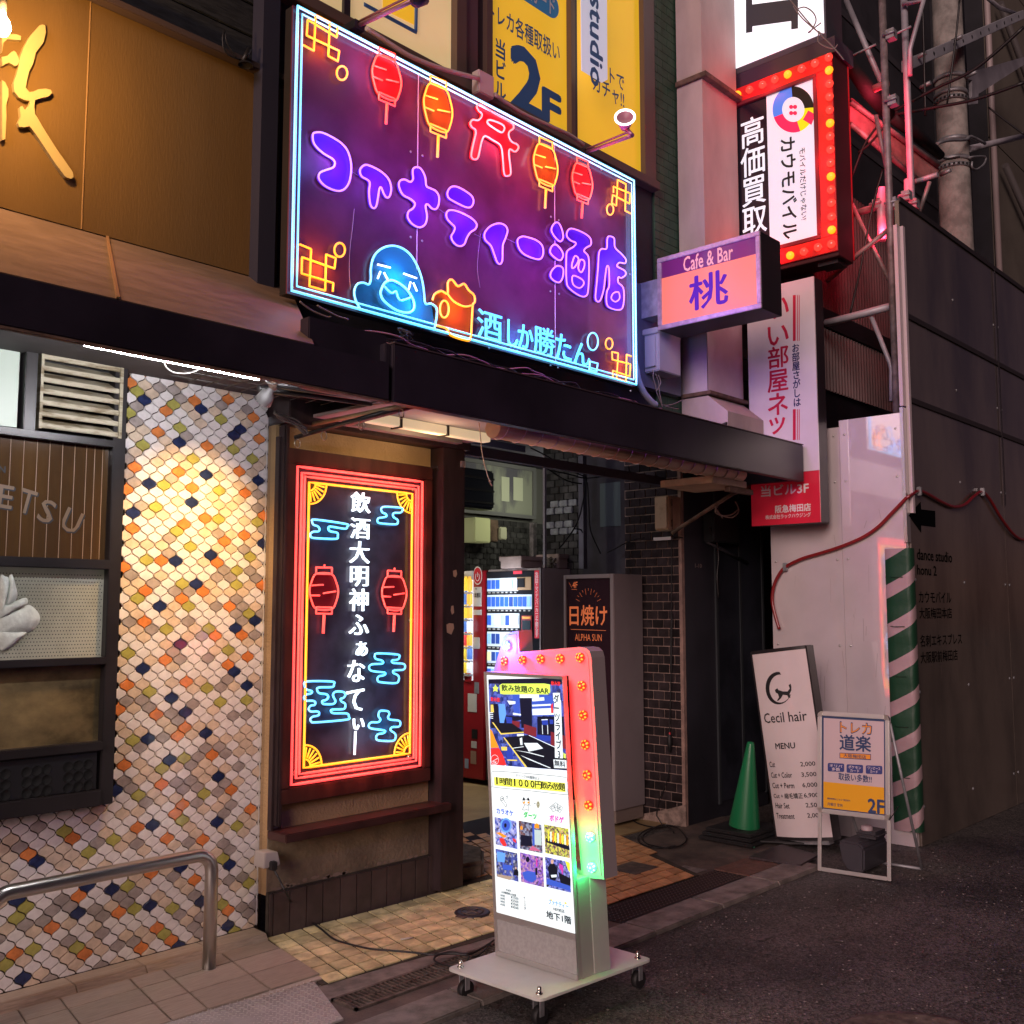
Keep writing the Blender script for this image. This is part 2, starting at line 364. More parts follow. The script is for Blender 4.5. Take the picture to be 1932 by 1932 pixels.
# terracotta tiles before the passage
or_poly = [(4.37,4.40),(4.37,3.39),(5.235,3.37),(5.71,4.28),(5.05,5.15),(4.3,5.15)]
MB().prism([(4.375,5.2,.0072),(4.375,3.385,.0072),(5.25,3.36,.0072),(5.72,4.28,.0072),(5.06,5.2,.0072)], (0,0,.005)).build('tile_bed', grout, pave)
tile_grid(pave, or_poly, (3.90,3.385), (.100,-.002), (.047,.098), 20, 19, .008, .0122, .006, orange_tile)
MB().prism([at('d3',915,285,'Z',.01), at('d3',1035,258,'Z',.01), at('d3',1110,300,'Z',.01), at('d3',1110,345,'Z',.01), at('d3',935,362,'Z',.01)], (0,0,.008)).build('doormat', mat('dark_entrance_mat',(.03,.028,.035),.9,bump=.4), floor_in)
# brown wood-look platform and its skirting
plat = [(.2,3.66),(2.725,3.62),(2.85,4.17),(.2,4.17)]
MB().prism([(x,y,.004) for x,y in [(.2,3.64),(2.73,3.60),(2.865,4.31),(.2,4.31)]], (0,0,.012)).build('tile_bed', mat('pale_grout',(.42,.36,.30),.9), pave)
xs = [2.80, 2.60, 2.32, 2.17, 1.88, 1.72, 1.43, 1.27, .98, .82, .5]
for r, (ya, yb) in enumerate([(4.17,4.03),(4.03,3.84),(3.84,3.63)]):
    for k in range(len(xs)-1):
        def q(x, y): return (x+(y-4.17)*.19+(.05 if k == 0 and x == xs[0] else 0), y)
        x1, x0 = xs[k]-.003, xs[k+1]+.003
        pts = [q(x0, yb+.003), q(xs[k]-.003, yb+.003), q(xs[k]-.003, ya-.003), q(x0, ya-.003)]
        if k == 0: pts[1] = (2.845+(yb-4.17)*.19, yb+.003); pts[2] = (2.845+(ya-4.17)*.19, ya-.003)
        MB().prism([(a, b, .0165) for a, b in pts], (0,0,.008)).build('floor_tile', woodtile, pave, bevel=.002)
for k in range(9):
    x1 = 2.855-k*.30; MB().hexa([(x1-.297,4.172,.016),(x1,4.172,.016),(x1,4.298,.016),(x1-.297,4.298,.016)],
                              [(x1-.297,4.195,.046),(x1,4.195,.046),(x1,4.298,.052),(x1-.297,4.298,.052)]).build('skirting_tile', woodtile, pave, bevel=.002)
# chequer plate
plate = MB().prism([(.6,3.30,.005),(2.53,3.20,.005),(2.69,3.60,.005),(2.03,3.655,.014),(.6,3.66,.014)], (0,0,.007))
tread = thing('tread_plate', (1.9,3.4,.005), 'worn steel chequer plate lying over the gutter below the wood-look tiles', 'metal plate')
platem = mat('worn_chequer_steel', (.30,.285,.27), .5, .2, col2=(.42,.40,.38), vscale=6)
plate.build('sheet', platem, tread)
lug = MB(); pp = [(.6,3.30),(2.53,3.20),(2.69,3.60),(2.03,3.655),(.6,3.66)]
for i in range(110):
    for j in range(26):
        x = 1.3+i*.0165; y = 3.06+j*.0240+(.012 if i % 2 else 0)
        if inside((x, y), pp) and inside((x+.01, y), pp) and x > 1.35:
            a = math.radians(45 if i % 2 else -45); dx, dy = .0085*math.cos(a), .0085*math.sin(a); nx, ny = -.0019*math.sin(a), .0019*math.cos(a)
            z = .0135+max(0, (y-3.45))*.03
            lug.prism([(x-dx,y-dy,z),(x+nx,y+ny,z),(x+dx,y+dy,z),(x-nx,y-ny,z)], (0,0,.0028))
lug.build('raised_lug', mat('polished_lug_steel', (.55,.52,.48), .35, .5), tread, kind='stuff')
# drain grate with bars
gr = thing('drain_grate', (3.1,3.32,0), 'rusted steel drain grate with slots beside the chequer plate', 'drain grate')
pl = [at('d3',430,965,'Z',0), at('d3',1035,795,'Z',0)]
gx0, gx1, gy0, gy1 = 2.62, 4.20, 3.235, 3.395
iron = mat('rusted_iron', (.07,.052,.045), .7, .3, col2=(.16,.125,.105), vscale=25)
MB().box((gx0,gy0,.001),(gx1,gy0+.016,.014)).box((gx0,gy1-.016,.001),(gx1,gy1,.014)).box((gx0,gy0,.001),(gx0+.012,gy1,.014)).build('grate_frame', iron, gr)
MB().box((gx0,gy0,.0046),(gx1,gy1,.0055)).build('shadow_pit', mat('pit_shade_black',(.004,.004,.004),.5), gr)  # thin black sheet stands in for the shade below the bars
first = None
nb = 66
for i in range(nb):
    x = gx0+.012+(i+.5)*(gx1-gx0-.012)/nb
    if first is None: first = MB().box((-.0035,gy0+.016,.006),(.0035,gy1-.016,.013)).build('grate_bar', iron, gr); first.location = (x-3.1,0,0); [setattr(v,'co',v.co+Vector((3.1,0,0))) for v in first.data.vertices]
    else: share(first, gr, (x-3.1,0,0))
MB().box((gx0,(gy0+gy1)/2-.004,.006),(gx1,(gy0+gy1)/2+.004,.0135)).build('cross_bar', iron, gr)
# cast channel cover with wavy ribs
cc = thing('channel_cover', (4.8,3.25,0), 'dark cast iron channel cover with wavy ribs along the kerb before the terracotta tiles', 'drain cover')
MB().box((4.21,3.14,.001),(5.42,3.36,.008)).build('cover_plate', mat('dark_cast_iron',(.03,.022,.024),.5,.3), cc)
rb = MB(); ribm = mat('worn_rib_iron', (.15,.105,.095), .45, .4)
for k in range(7):
    y = 3.165+k*.029; pts = []
    for i in range(82): pts.append((4.22+i*.0146, y+.0085*(1 if i % 2 else -1), .009))
    rb.tube(pts, .0034, 5)
rb.build('wavy_rib', ribm, cc, kind='stuff')
MB().box((5.43,3.14,.001),(5.80,3.37,.012)).build('rusty_plate', mat('rusty_mesh_plate',(.10,.05,.035),.7,col2=(.17,.09,.07),vscale=30,bump=.8,bscale=160), cc)
# small water meter lid
mh = thing('utility_cover', (3.82,3.79,.02), 'small round iron utility lid set in the cream tiles behind the light-box sign', 'manhole cover')
MB().lathe((3.81,3.79,.016), (0,0,1), [(.0,.007),(.07,.007),(.085,.009),(.092,.004),(.092,-.005)], 28).build('lid', mat('lid_iron',(.05,.045,.055),.4,.4), mh)
MB().tube([(3.81+.055*math.cos(a),3.79+.055*math.sin(a),.0245) for a in [i*math.pi/12 for i in range(24)]], .003, 5, True).tube([(3.77,3.79,.0245),(3.85,3.79,.0245)],.003,5).tube([(3.81,3.75,.0245),(3.81,3.83,.0245)],.003,5).build('raised_ring', iron, mh)
MB().box((3.70,3.745,.016),(3.77,3.80,.023)).build('lid_tab', iron, mh)
mh2 = thing('manhole_cover', (3.93,1.70,.0), 'round iron manhole rim showing at the picture edge in the asphalt', 'manhole cover')
MB().lathe((3.80,1.50,-.003),(0,0,1),[(0,.004),(.27,.004),(.275,.009),(.31,.009),(.315,.001)],40).build('rim', iron, mh2)
gum = MB()
for i in range(46):
    x = random.uniform(3.6,7.5); y = random.uniform(1.6,2.85); r_ = random.uniform(.008,.02); gum.add([Vector((x+r_*math.cos(k)*random.uniform(.7,1.3),y+r_*math.sin(k)*random.uniform(.7,1.3),.0011)) for k in [j*.785 for j in range(8)]],[tuple(range(8))])
gum.build('flattened_gum', mat('old_gum',(.11,.10,.095),.8), road, kind='stuff')
litter = MB()
for i in range(420):
    x = random.uniform(3.2, 6.8); y = random.uniform(1.3, 2.9); s = random.uniform(.002,.0055)
    a = random.random()*6; litter.prism([(x+s*math.cos(a+k*1.7)*random.uniform(.6,1.2), y+s*math.sin(a+k*1.7), 0) for k in range(4)], (0,0,s*.5))
litter.build('road_grit', mat('pale_grit',(.30,.27,.25),.8,var=.4,vscale=300), None, kind='stuff')
cig = MB().cyl((3.27,3.72,.024),(3.325,3.70,.024),.004,8).build('cigarette_end', paper); setp(cig,'white cigarette end dropped on the cream tiles','litter')

# ================================================================== TILED WALL
WY = 4.30
tw = thing('tiled_wall', (2.4, WY, 0), 'shop wall of cream lantern-shaped tiles with scattered orange, green and navy ones', 'wall')
MB().box((.2,WY+.006,0),(2.87,WY+.2,.72)).box((2.145,WY+.006,.72),(2.87,WY+.2,2.9)).box((.2,WY+.006,2.66),(2.145,WY+.2,2.9)).build('backing', mat('tile_grout_brown',(.045,.030,.022),.8,var=.1), tw)
MB().box((2.868,WY-.012,.04),(2.884,WY+.02,2.5)).build('edge_trim', mat('bright_edge_trim',(.75,.75,.78),.15,1), tw)
tile_cols = dict(w=mat('glazed_tile_ivory',(.70,.665,.645),.15,var=.07,vscale=30,coat=.9,spec=.6), b=mat('glazed_tile_sand',(.60,.48,.36),.16,var=.12,vscale=25,coat=.9),
    t=mat('glazed_tile_taupe',(.33,.285,.26),.16,var=.15,vscale=25,coat=.9), o=mat('glazed_tile_orange',(.62,.20,.055),.14,var=.18,vscale=25,coat=.9),
    g=mat('glazed_tile_olive',(.36,.34,.085),.14,var=.14,vscale=25,coat=.9), n=mat('glazed_tile_navy',(.018,.028,.085),.1,var=.3,vscale=25,coat=.6))
acc = {}
DX, DZ = .0356, .0343
def tile_ix(crop, x, y):
    p = at(crop, x, y, 'Y', WY); i = (p.x-2.396)/DX; j = (2.387-p.z)/DZ; best = None
    for a in (math.floor(i), math.floor(i)+1):
        for b in (math.floor(j), math.floor(j)+1):
            if (a+b) % 2 == 0:
                dd = (a-i)**2+(b-j)**2
                if best is None or dd < best[0]: best = (dd, a, b)
    return best[1:]
L4 = dict(o='803,240 735,305 1073,415 1260,412 915,470 1397,517 870,587 1430,630 1140,665 740,780 1318,808 985,808 1350,930 1058,895 705,905 1133,1068 1012,1098 727,1122 1448,1055 1343,1165 1237,1200 883,1302 1195,1312 690,1330 797,1470 1113,1475 996,1515 1258,1562 787,1640 1180,1720 1320,1715 1355,1840 900,1855 1240,1880 1435,1440',
 g='1085,245 760,350 957,433 1330,345 725,480 990,567 1220,522 785,660 1288,690 1063,735 1392,740 905,880 1207,915 860,1003 973,1140 1200,1078 1047,1228 1415,1085 800,1295 1375,1282 1303,1357 1298,1440 1003,1432 753,1510 1033,1560 1370,1600 1143,1680 907,1680 692,1815 1245,1805',
 n='965,275 800,410 1113,455 1325,577 1293,610 1422,862 965,1302 1158,1275 1080,1435 875,1557 1443,1210 1397,1637 1290,1675 987,1770 775,1910 1283,1925 990,650 820,875 1138,828 1055,982 732,1037',
 t='880,338 850,215 1110,300 1365,465 750,525 1415,940 1340,1240 925,1270 1187,1392 845,1425 955,1475 1330,1555 825,1682 705,1640 1030,1635 1100,1725 1410,1395 1180,1555 940,1810 1375,345')
L5 = dict(o='688,65 1013,45 843,230 998,303 958,350 650,205 665,513 865,623 1020,685 980,735 733,865 935,875 1128,880 375,928 130,1018 808,1115 1085,1105 408,1245 672,1285 308,1370 485,1520 875,1375 950,1435 788,1480 103,1510 145,1750 1258,1275 1283,605 1385,705 1145,455',
 g='813,105 1125,85 1195,158 712,378 1345,140 988,475 870,535 740,688 1015,775 645,880 330,885 465,1003 720,1135 540,1275 165,1250 115,1310 755,1270 960,1260 1233,990 1230,1235 1290,1395 915,1410 445,1475 205,1485 52,1575 612,1620 240,1720 390,1715 1135,625 1310,805 1365,1130 1095,1490',
 n='928,137 1003,215 795,370 1113,330 1345,65 912,487 1215,533 858,803 1203,785 228,1003 1003,1040 503,1135 632,1155 118,1215 450,1290 840,1245 1268,1020 1258,1365 990,1475 700,1605 150,1650 1115,1225 480,1695 630,655',
 t='775,150 1040,165 920,220 875,355 750,420 1025,595 945,605 660,600 820,680 1280,690 735,950 1230,905 510,940 1050,890 365,1215 565,1310 930,1130 155,1355 750,1450 1065,1370 345,1490 625,1520 575,1585 290,1660 715,1225 495,1310 785,1585 1105,410 1270,600 1265,1105 1200,70 20,1440')
for cr, LL in (('c5', L5), ('c4', L4)):
    for k, s_ in LL.items():
        for q_ in s_.split(): a_, b_ = q_.split(','); acc[tile_ix(cr, float(a_), float(b_))] = k
NS = 6
def lantern_outline(k=1.02):
    f = lambda t_: t_-k*math.sin(2*math.pi*t_)/(2*math.pi)
    q = [(f(i/NS), 1-i/NS) for i in range(NS)]; r = [(f(1-i/NS), -i/NS) for i in range(NS)]
    return q+r+[(-x, -z) for x, z in q]+[(-x, -z) for x, z in r]
LO = lantern_outline()
def lantern_geo(mb, cx, cz, y=WY):
    n = len(LO); sx, sz = DX-.0034, DZ-.0030
    r0 = [(cx+x*sx, y+.006, cz+z*sz) for x, z in LO]; r1 = [(cx+x*sx*.98, y-.0022, cz+z*sz*.98) for x, z in LO]
    r2 = [(cx+x*sx*.93, y-.0028, cz+z*sz*.93) for x, z in LO]; b_ = n
    r0, r1, r2 = [[(min(2.8665, p[0]), p[1], max(.056, p[2])) for p in r_] for r_ in (r0, r1, r2)]
    mb.add(r0+r1+r2, [(i, (i+1) % n, n+(i+1) % n, n+i) for i in range(n)]+[(n+i, n+(i+1) % n, 2*n+(i+1) % n, 2*n+i) for i in range(n)], True)
    mb.add(r2+[(cx, y-.0029, cz)], [(i, (i+1) % n, n) for i in range(n)], False)
    return mb
tiles = []
for i in range(-48, 14):
    for j in range(-9, 72):
        if (i+j) % 2: continue
        x = 2.396+i*DX; z = 2.387-j*DZ
        if x > 2.862 or z < .03 or z > 2.66 or x < .8: continue
        if x < 2.13 and z > .745: continue
        k = acc.get((i, j))
        if k is None: k = random.choices('wbto', (60, 30, 9, 0))[0] if (x > 1.2) else random.choices('wbtogn', (50, 18, 10, 8, 8, 6))[0]
        d = (Vector((x, WY, z))-EYE).length; a_ = (Vector((x, WY, z))-EYE); vis = abs(a_.dot(RT)/a_.dot(FW)) < .5 and abs(a_.dot(UP)/a_.dot(FW)) < .5
        tiles.append(((0 if vis else 1, d), x, z, k))
tiles.sort(key=lambda q: q[0])
proto = {}
for q in tiles[:298]:
    _, x, z, k = q
    if x > 2.825 or z < .10:
        lantern_geo(MB(), x, z).build('tile', tile_cols[k], tw); continue
    if k not in proto: proto[k] = lantern_geo(MB(), 2.4, 1.0).build('tile', tile_cols[k], tw); ob = proto[k]
    else: ob = share(proto[k], tw, (0, 0, 0))
    ob.location = (x-2.4, random.uniform(-.0005,.0005), z-1.0)
rest = MB(); keys = list(tile_cols)
for q in tiles[298:]:
    rest.cur = keys.index(q[3]); lantern_geo(rest, q[1], q[2], WY+random.uniform(-.0005,.0005))
rest.build('tile', [tile_cols[k] for k in keys], tw, kind='stuff')
cut = MB()                                  # cut tiles and grout edge by the trim
cut.box((2.8668,WY-.004,.06),(2.868,WY+.006,2.5)); cut.build('edge_grout', tile_cols['w'], tw)

# ================================================================== SHOP WINDOW
sw = thing('shop_window', (1.6, 4.25, .72), 'dark framed shop window with louvre, tinted lettered pane and frosted panes in the tiled wall', 'window')
WP = PY(4.25)
fy0, fy1 = 4.235, 4.31
xr = at('c4',720,600,'Y',4.24).x
def zc(crop, x, y, Y_=4.24): return at(crop, x, y, 'Y', Y_).z
zt, zb = 2.655, .735
x2 = at('c5',612,600,'Y',4.235).x
fr = MB().box((x2-.045,fy0,zb),(x2+.012,fy1,zt+.05))
zs = [(zc('c4',400,612), zc('c4',400,650)), (zc('c4',400,1290), zc('c4',400,1345)), (zc('c4',400,1838), zc('c4',400,1880)), (zc('c5',400,380), zc('c5',400,430)), (zb, zb+.065)]
for z1, z0 in zs: fr.box((.2,fy0-(.012 if z1-z0 < .2 else 0),z0),(x2-.046,fy1,z1))
fr.box((.2,fy0,zt-.01),(x2-.046,fy1,zt+.05))
xm1, xm0 = at('c4',205,350,'Y',4.24).x, at('c4',138,350,'Y',4.24).x
fr.box((xm0,fy0+.004,zs[0][0]+.001),(xm1,fy1,zt-.011))
fr.build('window_frame', framedark, sw, bevel=.003)
# louvre
lx0, lx1 = at('c4',215,350,'Y',4.24).x, at('c4',672,350,'Y',4.24).x
lz0, lz1 = zs[0][0]+.012, zc('c4',440,130)
MB().box((lx0,4.225,lz0),(lx0+.012,4.30,lz1)).box((lx1-.014,4.225,lz0),(lx1,4.30,lz1)).box((lx0+.013,4.225,lz1-.012),(lx1-.015,4.30,lz1)).build('louvre_frame', louver, sw)
nsl = 7; f0 = None
for i in range(nsl):
    z = lz0+.008+(i)*(lz1-lz0-.03)/nsl; st = (lz1-lz0)/nsl
    MB().hexa([(lx0+.013,4.228,z),(lx1-.015,4.228,z),(lx1-.015,4.232,z-.004),(lx0+.013,4.232,z-.004)],
              [(lx0+.013,4.228,z+.016),(lx1-.015,4.228,z+.016),(lx1-.015,4.30,z+st*.95),(lx0+.013,4.30,z+st*.95)]).build('slat', louver, sw)
MB().box((lx0,4.302,lz0),(lx1,4.308,lz1)).build('louvre_back', ventblack, sw)
MB().box((.2,4.275,zs[0][0]+.012),(xm0-.012,4.283,zc('c4',60,78))).build('top_pane', mat('lit_frosted_pane',(.40,.46,.40),.4,emit=(.72,.85,.70),es=.22), sw)
pane1 = mat('tinted_brown_glass',(.034,.020,.012),.07,col2=(.085,.044,.016),vscale=2.2,stretch=(2,1,.6),spec=.7,mix=(.3,.7))
MB().box((.2,4.272,zs[1][0]),(x2-.046,4.28,zs[0][1])).build('tinted_pane', pane1, sw)
ln = MB()
for px_ in (48,122,196,266,337,405,470,516,560): 
    x = at('c4',px_,900,'Y',4.272).x; ln.box((x-.0012,4.2705,zs[1][0]),(x+.0012,4.2718,zs[0][1]))
ln.build('pane_line', mat('pane_line_tan',(.30,.20,.12),.6), sw)
tp = Plane((0,4.2704,0),(1,0,0),(0,0,1)); lt = MB(); lo_ = MB()
for ch, cx_, cy_, w_, h_, r_ in (('E',30,948,80,125,-.10),('T',150,975,85,130,-.22),('S',258,1028,80,125,-.30),('U',395,1082,95,125,-.38)):
    a_ = tp.uv('c4',cx_,cy_); s_ = abs(tp.uv('c4',cx_+w_/2,cy_)[0]-a_[0]); t_ = abs(tp.uv('c4',cx_,cy_+h_/2)[1]-a_[1])
    lettering(lo_, tp, ch, a_[0]-s_+.004, a_[1]-t_-.004, a_[0]+s_+.004, a_[1]+t_-.004, d=.0006, off=.035, rot=r_)
    lettering(lt, tp, ch, a_[0]-s_, a_[1]-t_, a_[0]+s_, a_[1]+t_, d=.0016, off=.012, rot=r_)
a_ = tp.uv('c4',12,797); lettering(lo_, tp, 'N', a_[0]-.012, a_[1]-.014, a_[0]+.012, a_[1]+.014, off=.03)
lo_.build('letter_shadow', ink, sw); lt.build('pane_lettering', mat('letter_tan',(.16,.10,.055),.5), sw)
frost = mat('dotted_frost_glass',(.20,.20,.16),.25,col2=(.42,.42,.34),vscale=1.8,stretch=(1.5,1,1.2),spec=.6,mix=(.3,.75),emit=(.7,.7,.5),es=.05)
MB().box((.2,4.272,zs[2][0]),(x2-.046,4.28,zs[1][1])).build('frosted_pane', frost, sw)
dots = MB(); z0_, z1_ = zs[2][0], zs[1][1]
for i in range(0, 62):
    for j in range(0, 24):
        x = x2-.055-i*.0125-(.006 if j % 2 else 0); z = z0_+.01+j*(z1_-z0_-.02)/24
        if x > 1.2: dots.box((x-.0022,4.2712,z-.0022),(x+.0022,4.2719,z+.0022))
dots.build('dot_print', mat('dark_dot_print',(.03,.028,.025),.6), sw, kind='stuff')
MB().box((.2,4.272,zs[3][0]),(x2-.046,4.28,zs[2][1])).build('lower_pane', mat('dim_brown_glass',(.05,.04,.022),.12,col2=(.24,.18,.085),vscale=1.6,stretch=(1.4,1,2),spec=.7,mix=(.4,.7)), sw)
# towel seen against the frosted pane
tow = trace(Plane((0,4.268,0),(1,0,0),(0,0,1)),'c4',smooth([(x,y,0) for x,y in [(0,1395),(30,1385),(65,1375),(85,1430),(95,1480),(140,1500),(150,1530),(200,1560),(220,1610),(215,1660),(170,1700),(100,1720),(40,1790),(0,1790)]],True,3) and [(0,1395),(30,1388),(66,1376),(82,1425),(96,1490),(140,1503),(150,1535),(195,1560),(218,1610),(212,1660),(165,1700),(95,1722),(40,1790),(0,1790)])
tb_ = MB(); clothm = mat('white_cloth',(.50,.54,.48),.9,var=.2,vscale=14,bump=.6,bscale=30); tpl = Plane((0,4.268,0),(1,0,0),(0,0,1))
for fold in ([(0,1392),(28,1388),(48,1400),(40,1470),(20,1560),(0,1600)],[(48,1390),(66,1376),(80,1420),(96,1490),(70,1540),(30,1560),(38,1470)],[(0,1560),(60,1535),(140,1505),(150,1540),(90,1570),(0,1620)],[(0,1615),(95,1570),(160,1545),(212,1590),(216,1640),(170,1690),(80,1700),(0,1700)],[(0,1695),(80,1695),(150,1695),(95,1745),(40,1790),(0,1790)]):
    P_ = smooth(trace(tpl,'c4',fold,.002), True, 4); c_ = sum(P_, Vector())/len(P_); n_ = len(P_)
    mid = [p.lerp(c_, .35)+Vector((0,-.016,0)) for p in P_]; tb_.add(P_+mid+[c_+Vector((0,-.022,0))], [(i,(i+1)%n_,n_+(i+1)%n_,n_+i) for i in range(n_)]+[(n_+i,n_+(i+1)%n_,2*n_) for i in range(n_)], True)
tb_ = tb_.build('white_towel', clothm); setp(tb_,'white folded towel bundled against the frosted pane of the shop window','towel')
# black vent box with round holes
MB().box((.2,4.24,zb+.066),(x2-.06,4.30,zs[3][1]-.004)).build('vent_panel', ventblack, sw, bevel=.004)
holes = MB(); rimm = mat('vent_hole_black',(.002,.002,.002),.9)
for g_ in range(3):
    for i in range(3):
        for j in range(4):
            cx_, cy_ = 374+i*56-g_*228, 508+j*58-i*8+g_*28
            p_ = at('c5',cx_,cy_,'Y',4.2395)
            if p_.x > 1.1: holes.lathe(p_,(0,-1,0),[(0,.0003),(.0185,.0003),(.020,.0022),(.022,0)],14)
holes.build('vent_hole', rimm, sw, kind='stuff')

# ================================================================== HANDRAIL
hr = thing('handrail', (2.47,4.05,.02), 'polished steel tube handrail bent down to the wood-look tiled floor', 'handrail')
yr = 4.03; pts = []
xb = at('c5',1153,1640,'Y',yr).x; zt_ = at('c5',1153,975,'Y',yr).z
R_ = .075; zt_ = .505
for i in range(9):
    a = math.pi/2*i/8; pts.append((xb-R_+R_*math.cos(a), yr, zt_-R_+R_*math.sin(a)))
pts = [(xb,yr,.02)]+pts
xl = at('c5',60,1150,'Y',yr).x
for i in range(9):
    a = math.pi/2+math.pi/2*i/8; pts.append((xl+R_*math.cos(a), yr, zt_-R_+R_*math.sin(a)))
pts.append((xl-R_, yr, .02))
MB().tube(pts, .0285, 24).build('rail_tube', steel, hr)
MB().lathe((xb,yr,.021),(0,0,1),[(.0,.004),(.033,.004),(.037,.0)],20).build('base_flange', steel, hr)

# ================================================================== PLASTER WALL with column, ledge, base tiles
pw = thing('plaster_wall', (3.4,4.25,0), 'tan plastered shopfront wall with maroon ledge and brown base tiles', 'wall')
MB().box((2.886,4.252,.2),(3.925,4.45,2.46)).build('plaster', plaster, pw)
MB().box((2.886,4.246,.215),(3.925,4.2515,.47)).build('lower_plaster', plaster_low, pw)
MB().box((2.886,4.10,.462),(3.96,4.25,.502)).build('ledge', maroon, pw, bevel=.004)
MB().box((2.886,4.228,0),(3.96,4.25,.214)).build('base_bed', grout, pw)
bt = None; xsb = [2.887,2.906,3.0,3.097,3.195,3.302,3.406,3.502,3.607,3.705,3.806,3.9,3.958]
for a_, b_ in zip(xsb[:-1], xsb[1:]):
    MB().box((a_+.002,4.216,.006),(b_-.002,4.229,.210)).build('base_tile', basetile, pw, bevel=.002)
ch = MB()
for i in range(26):                       # flaking render along the base
    x = random.uniform(2.9,3.9); z = random.uniform(.215,.235); s = random.uniform(.006,.022)
    ch.prism([(x+s*math.cos(k*1.05+i)*random.uniform(.6,1.4),4.2445,z+s*.5*math.sin(k*1.05+i)) for k in range(6)],(0,.002,0))
ch.build('render_flake', mat('pale_render',(.27,.20,.15),.9), pw, kind='stuff')
MB().box((2.90,4.19,.52),(2.93,4.252,2.46)).build('side_pipe', brownpaint, pw, bevel=.008)
MB().box((2.886,4.22,.503),(2.90,4.252,2.4)).box((2.946,4.236,.503),(2.952,4.252,2.46)).build('corner_bead', brownpaint, pw)
MB().box((2.886,4.14,2.462),(4.14,4.45,2.95)).build('lintel', brownpaint, pw, bevel=.004)
cl = thing('brown_column', (4.02,4.2,0), 'dark brown painted column with chipped patches between plaster wall and passage', 'column')
MB().box((3.93,4.15,.03),(4.10,4.45,2.46)).build('shaft', brownpaint, cl, bevel=.003)
chip = MB(); cpl = PY(4.1485)
for q in ([(922,890),(938,885),(942,905),(935,920),(925,915)],[(915,1050),(925,1048),(928,1080),(918,1090),(912,1070)],[(893,1135),(905,1128),(925,1130),(928,1150),(915,1180),(895,1170)]):
    chip.poly(trace(cpl,'c6',q))
chip.build('paint_chip', mat('bare_plaster_chip',(.42,.27,.17),.9), cl)
MB().box((4.06,4.138,2.36),(4.092,4.149,2.395)).build('switch_plate', aluminium, cl)
sb = MB().prism([at('d3',885,520,'Z',0),at('d3',1000,497,'Z',0),at('d3',1000,440,'Z',0),at('d3',905,415,'Z',0)],(0,0,.10)).build('stone_block', mat('rough_stone',(.15,.12,.10),.9,var=.3,vscale=18,bump=.6), bevel=.02)
setp(sb,'rough worn stone block at the foot of the brown column','stone')

# ---- box on wall with plug and cable
ob = thing('outlet_box', (2.93,4.2,.38), 'white weatherproof outlet box under the maroon ledge', 'electrical box')
op = [at('d3',150,460,'Y',4.16),at('d3',205,450,'Y',4.16),at('d3',215,440,'Y',4.16),at('d3',205,392,'Y',4.16),at('d3',155,398,'Y',4.16)]
MB().prism(op,(0,.088,0)).build('cover', mat('aged_white_plastic',(.42,.38,.36),.5,var=.1), ob, bevel=.004)
pc = thing('power_cable', (3.1,4.0,.01), 'black power cable running from the wall outlet over the cream tiles to the light-box sign', 'cable')
cz = lambda x,y,z=.028: at('d3',x,y,'Z',z)
path = [at('d3',185,455,'Y',4.15), at('d3',205,490,'Y',4.12), at('d3',240,560,'Y',4.08), at('d3',275,615,'Z',.05), cz(320,655), cz(370,690), cz(420,730), cz(480,750), cz(560,768), cz(640,775), cz(720,782), cz(800,790), cz(860,787), cz(905,790), cz(940,795), cz(935,815), cz(905,838), cz(860,832), cz(820,820), cz(808,805), cz(830,790), cz(880,780), cz(935,790), cz(985,770), cz(1040,735)]
MB().tube(smooth(path,False,5),.0048,7).build('lead', cablemat, pc)
MB().box(path[0]-Vector((.014,.02,.01)),path[0]+Vector((.014,.02,.03))).build('plug', rubber, pc, bevel=.004)
MB().tube(smooth([cz(1030,742),cz(985,790),cz(950,800)],False,4),.004,6).build('second_lead', cablemat, pc)
#--END2
# ================================================================== LEFT FASCIA AND SIGN BOARD
BY = 3.30
fb = thing('fascia_beam', (1.5, BY, 2.44), 'long black painted fascia beam above the tiled wall', 'fascia')
MB().box((-.8,BY-.005,2.435),(2.80,BY+.055,2.60)).build('beam', purpleblack, fb, bevel=.004)
MB().box((-.8,BY-.007,2.427),(2.80,BY+.02,2.434)).build('drip_edge', rustmetal, fb)
MB().box((-.8,BY+.056,2.60),(2.80,WY,2.615)).build('soffit_board', mat('grimy_soffit',(.05,.045,.045),.8,var=.3), fb)
sl = thing('sloped_ledge', (1.5, 3.6, 2.62), 'tan sheet metal ledge sloping below the brown signboard', 'ledge')
def slope(x0a, x1a, x0b, x1b): return [(x0a,BY,2.605),(x1a,BY,2.605),(x1b,4.0,3.075),(x0b,4.0,3.075)]
xs0 = at('c1',650,1640,'Y',BY).x; xs1 = at('c1',590,1318,'Y',4.0).x
MB().prism(slope(-.8,xs0-.004,-.8,xs1-.004),(0,.012,-.02)).build('sheet', ledgetan, sl)
MB().prism(slope(xs0+.004,2.41,xs1+.004,2.775),(0,.012,-.02)).build('sheet', ledgetan, sl)
MB().prism(slope(xs0-.006,xs0+.006,xs1-.005,xs1+.005),(0,-.006,.006)).build('seam_cover', mat('seam_copper',(.30,.17,.09),.5,.3), sl)
bd = thing('signboard', (1.5, 4.0, 3.07), 'large brown wooden signboard with cream brush-style relief character', 'signboard')
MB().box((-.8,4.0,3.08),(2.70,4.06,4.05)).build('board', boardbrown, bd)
xj = [at('c1',488,300,'Y',4.0).x, at('c1',260,300,'Y',4.0).x]
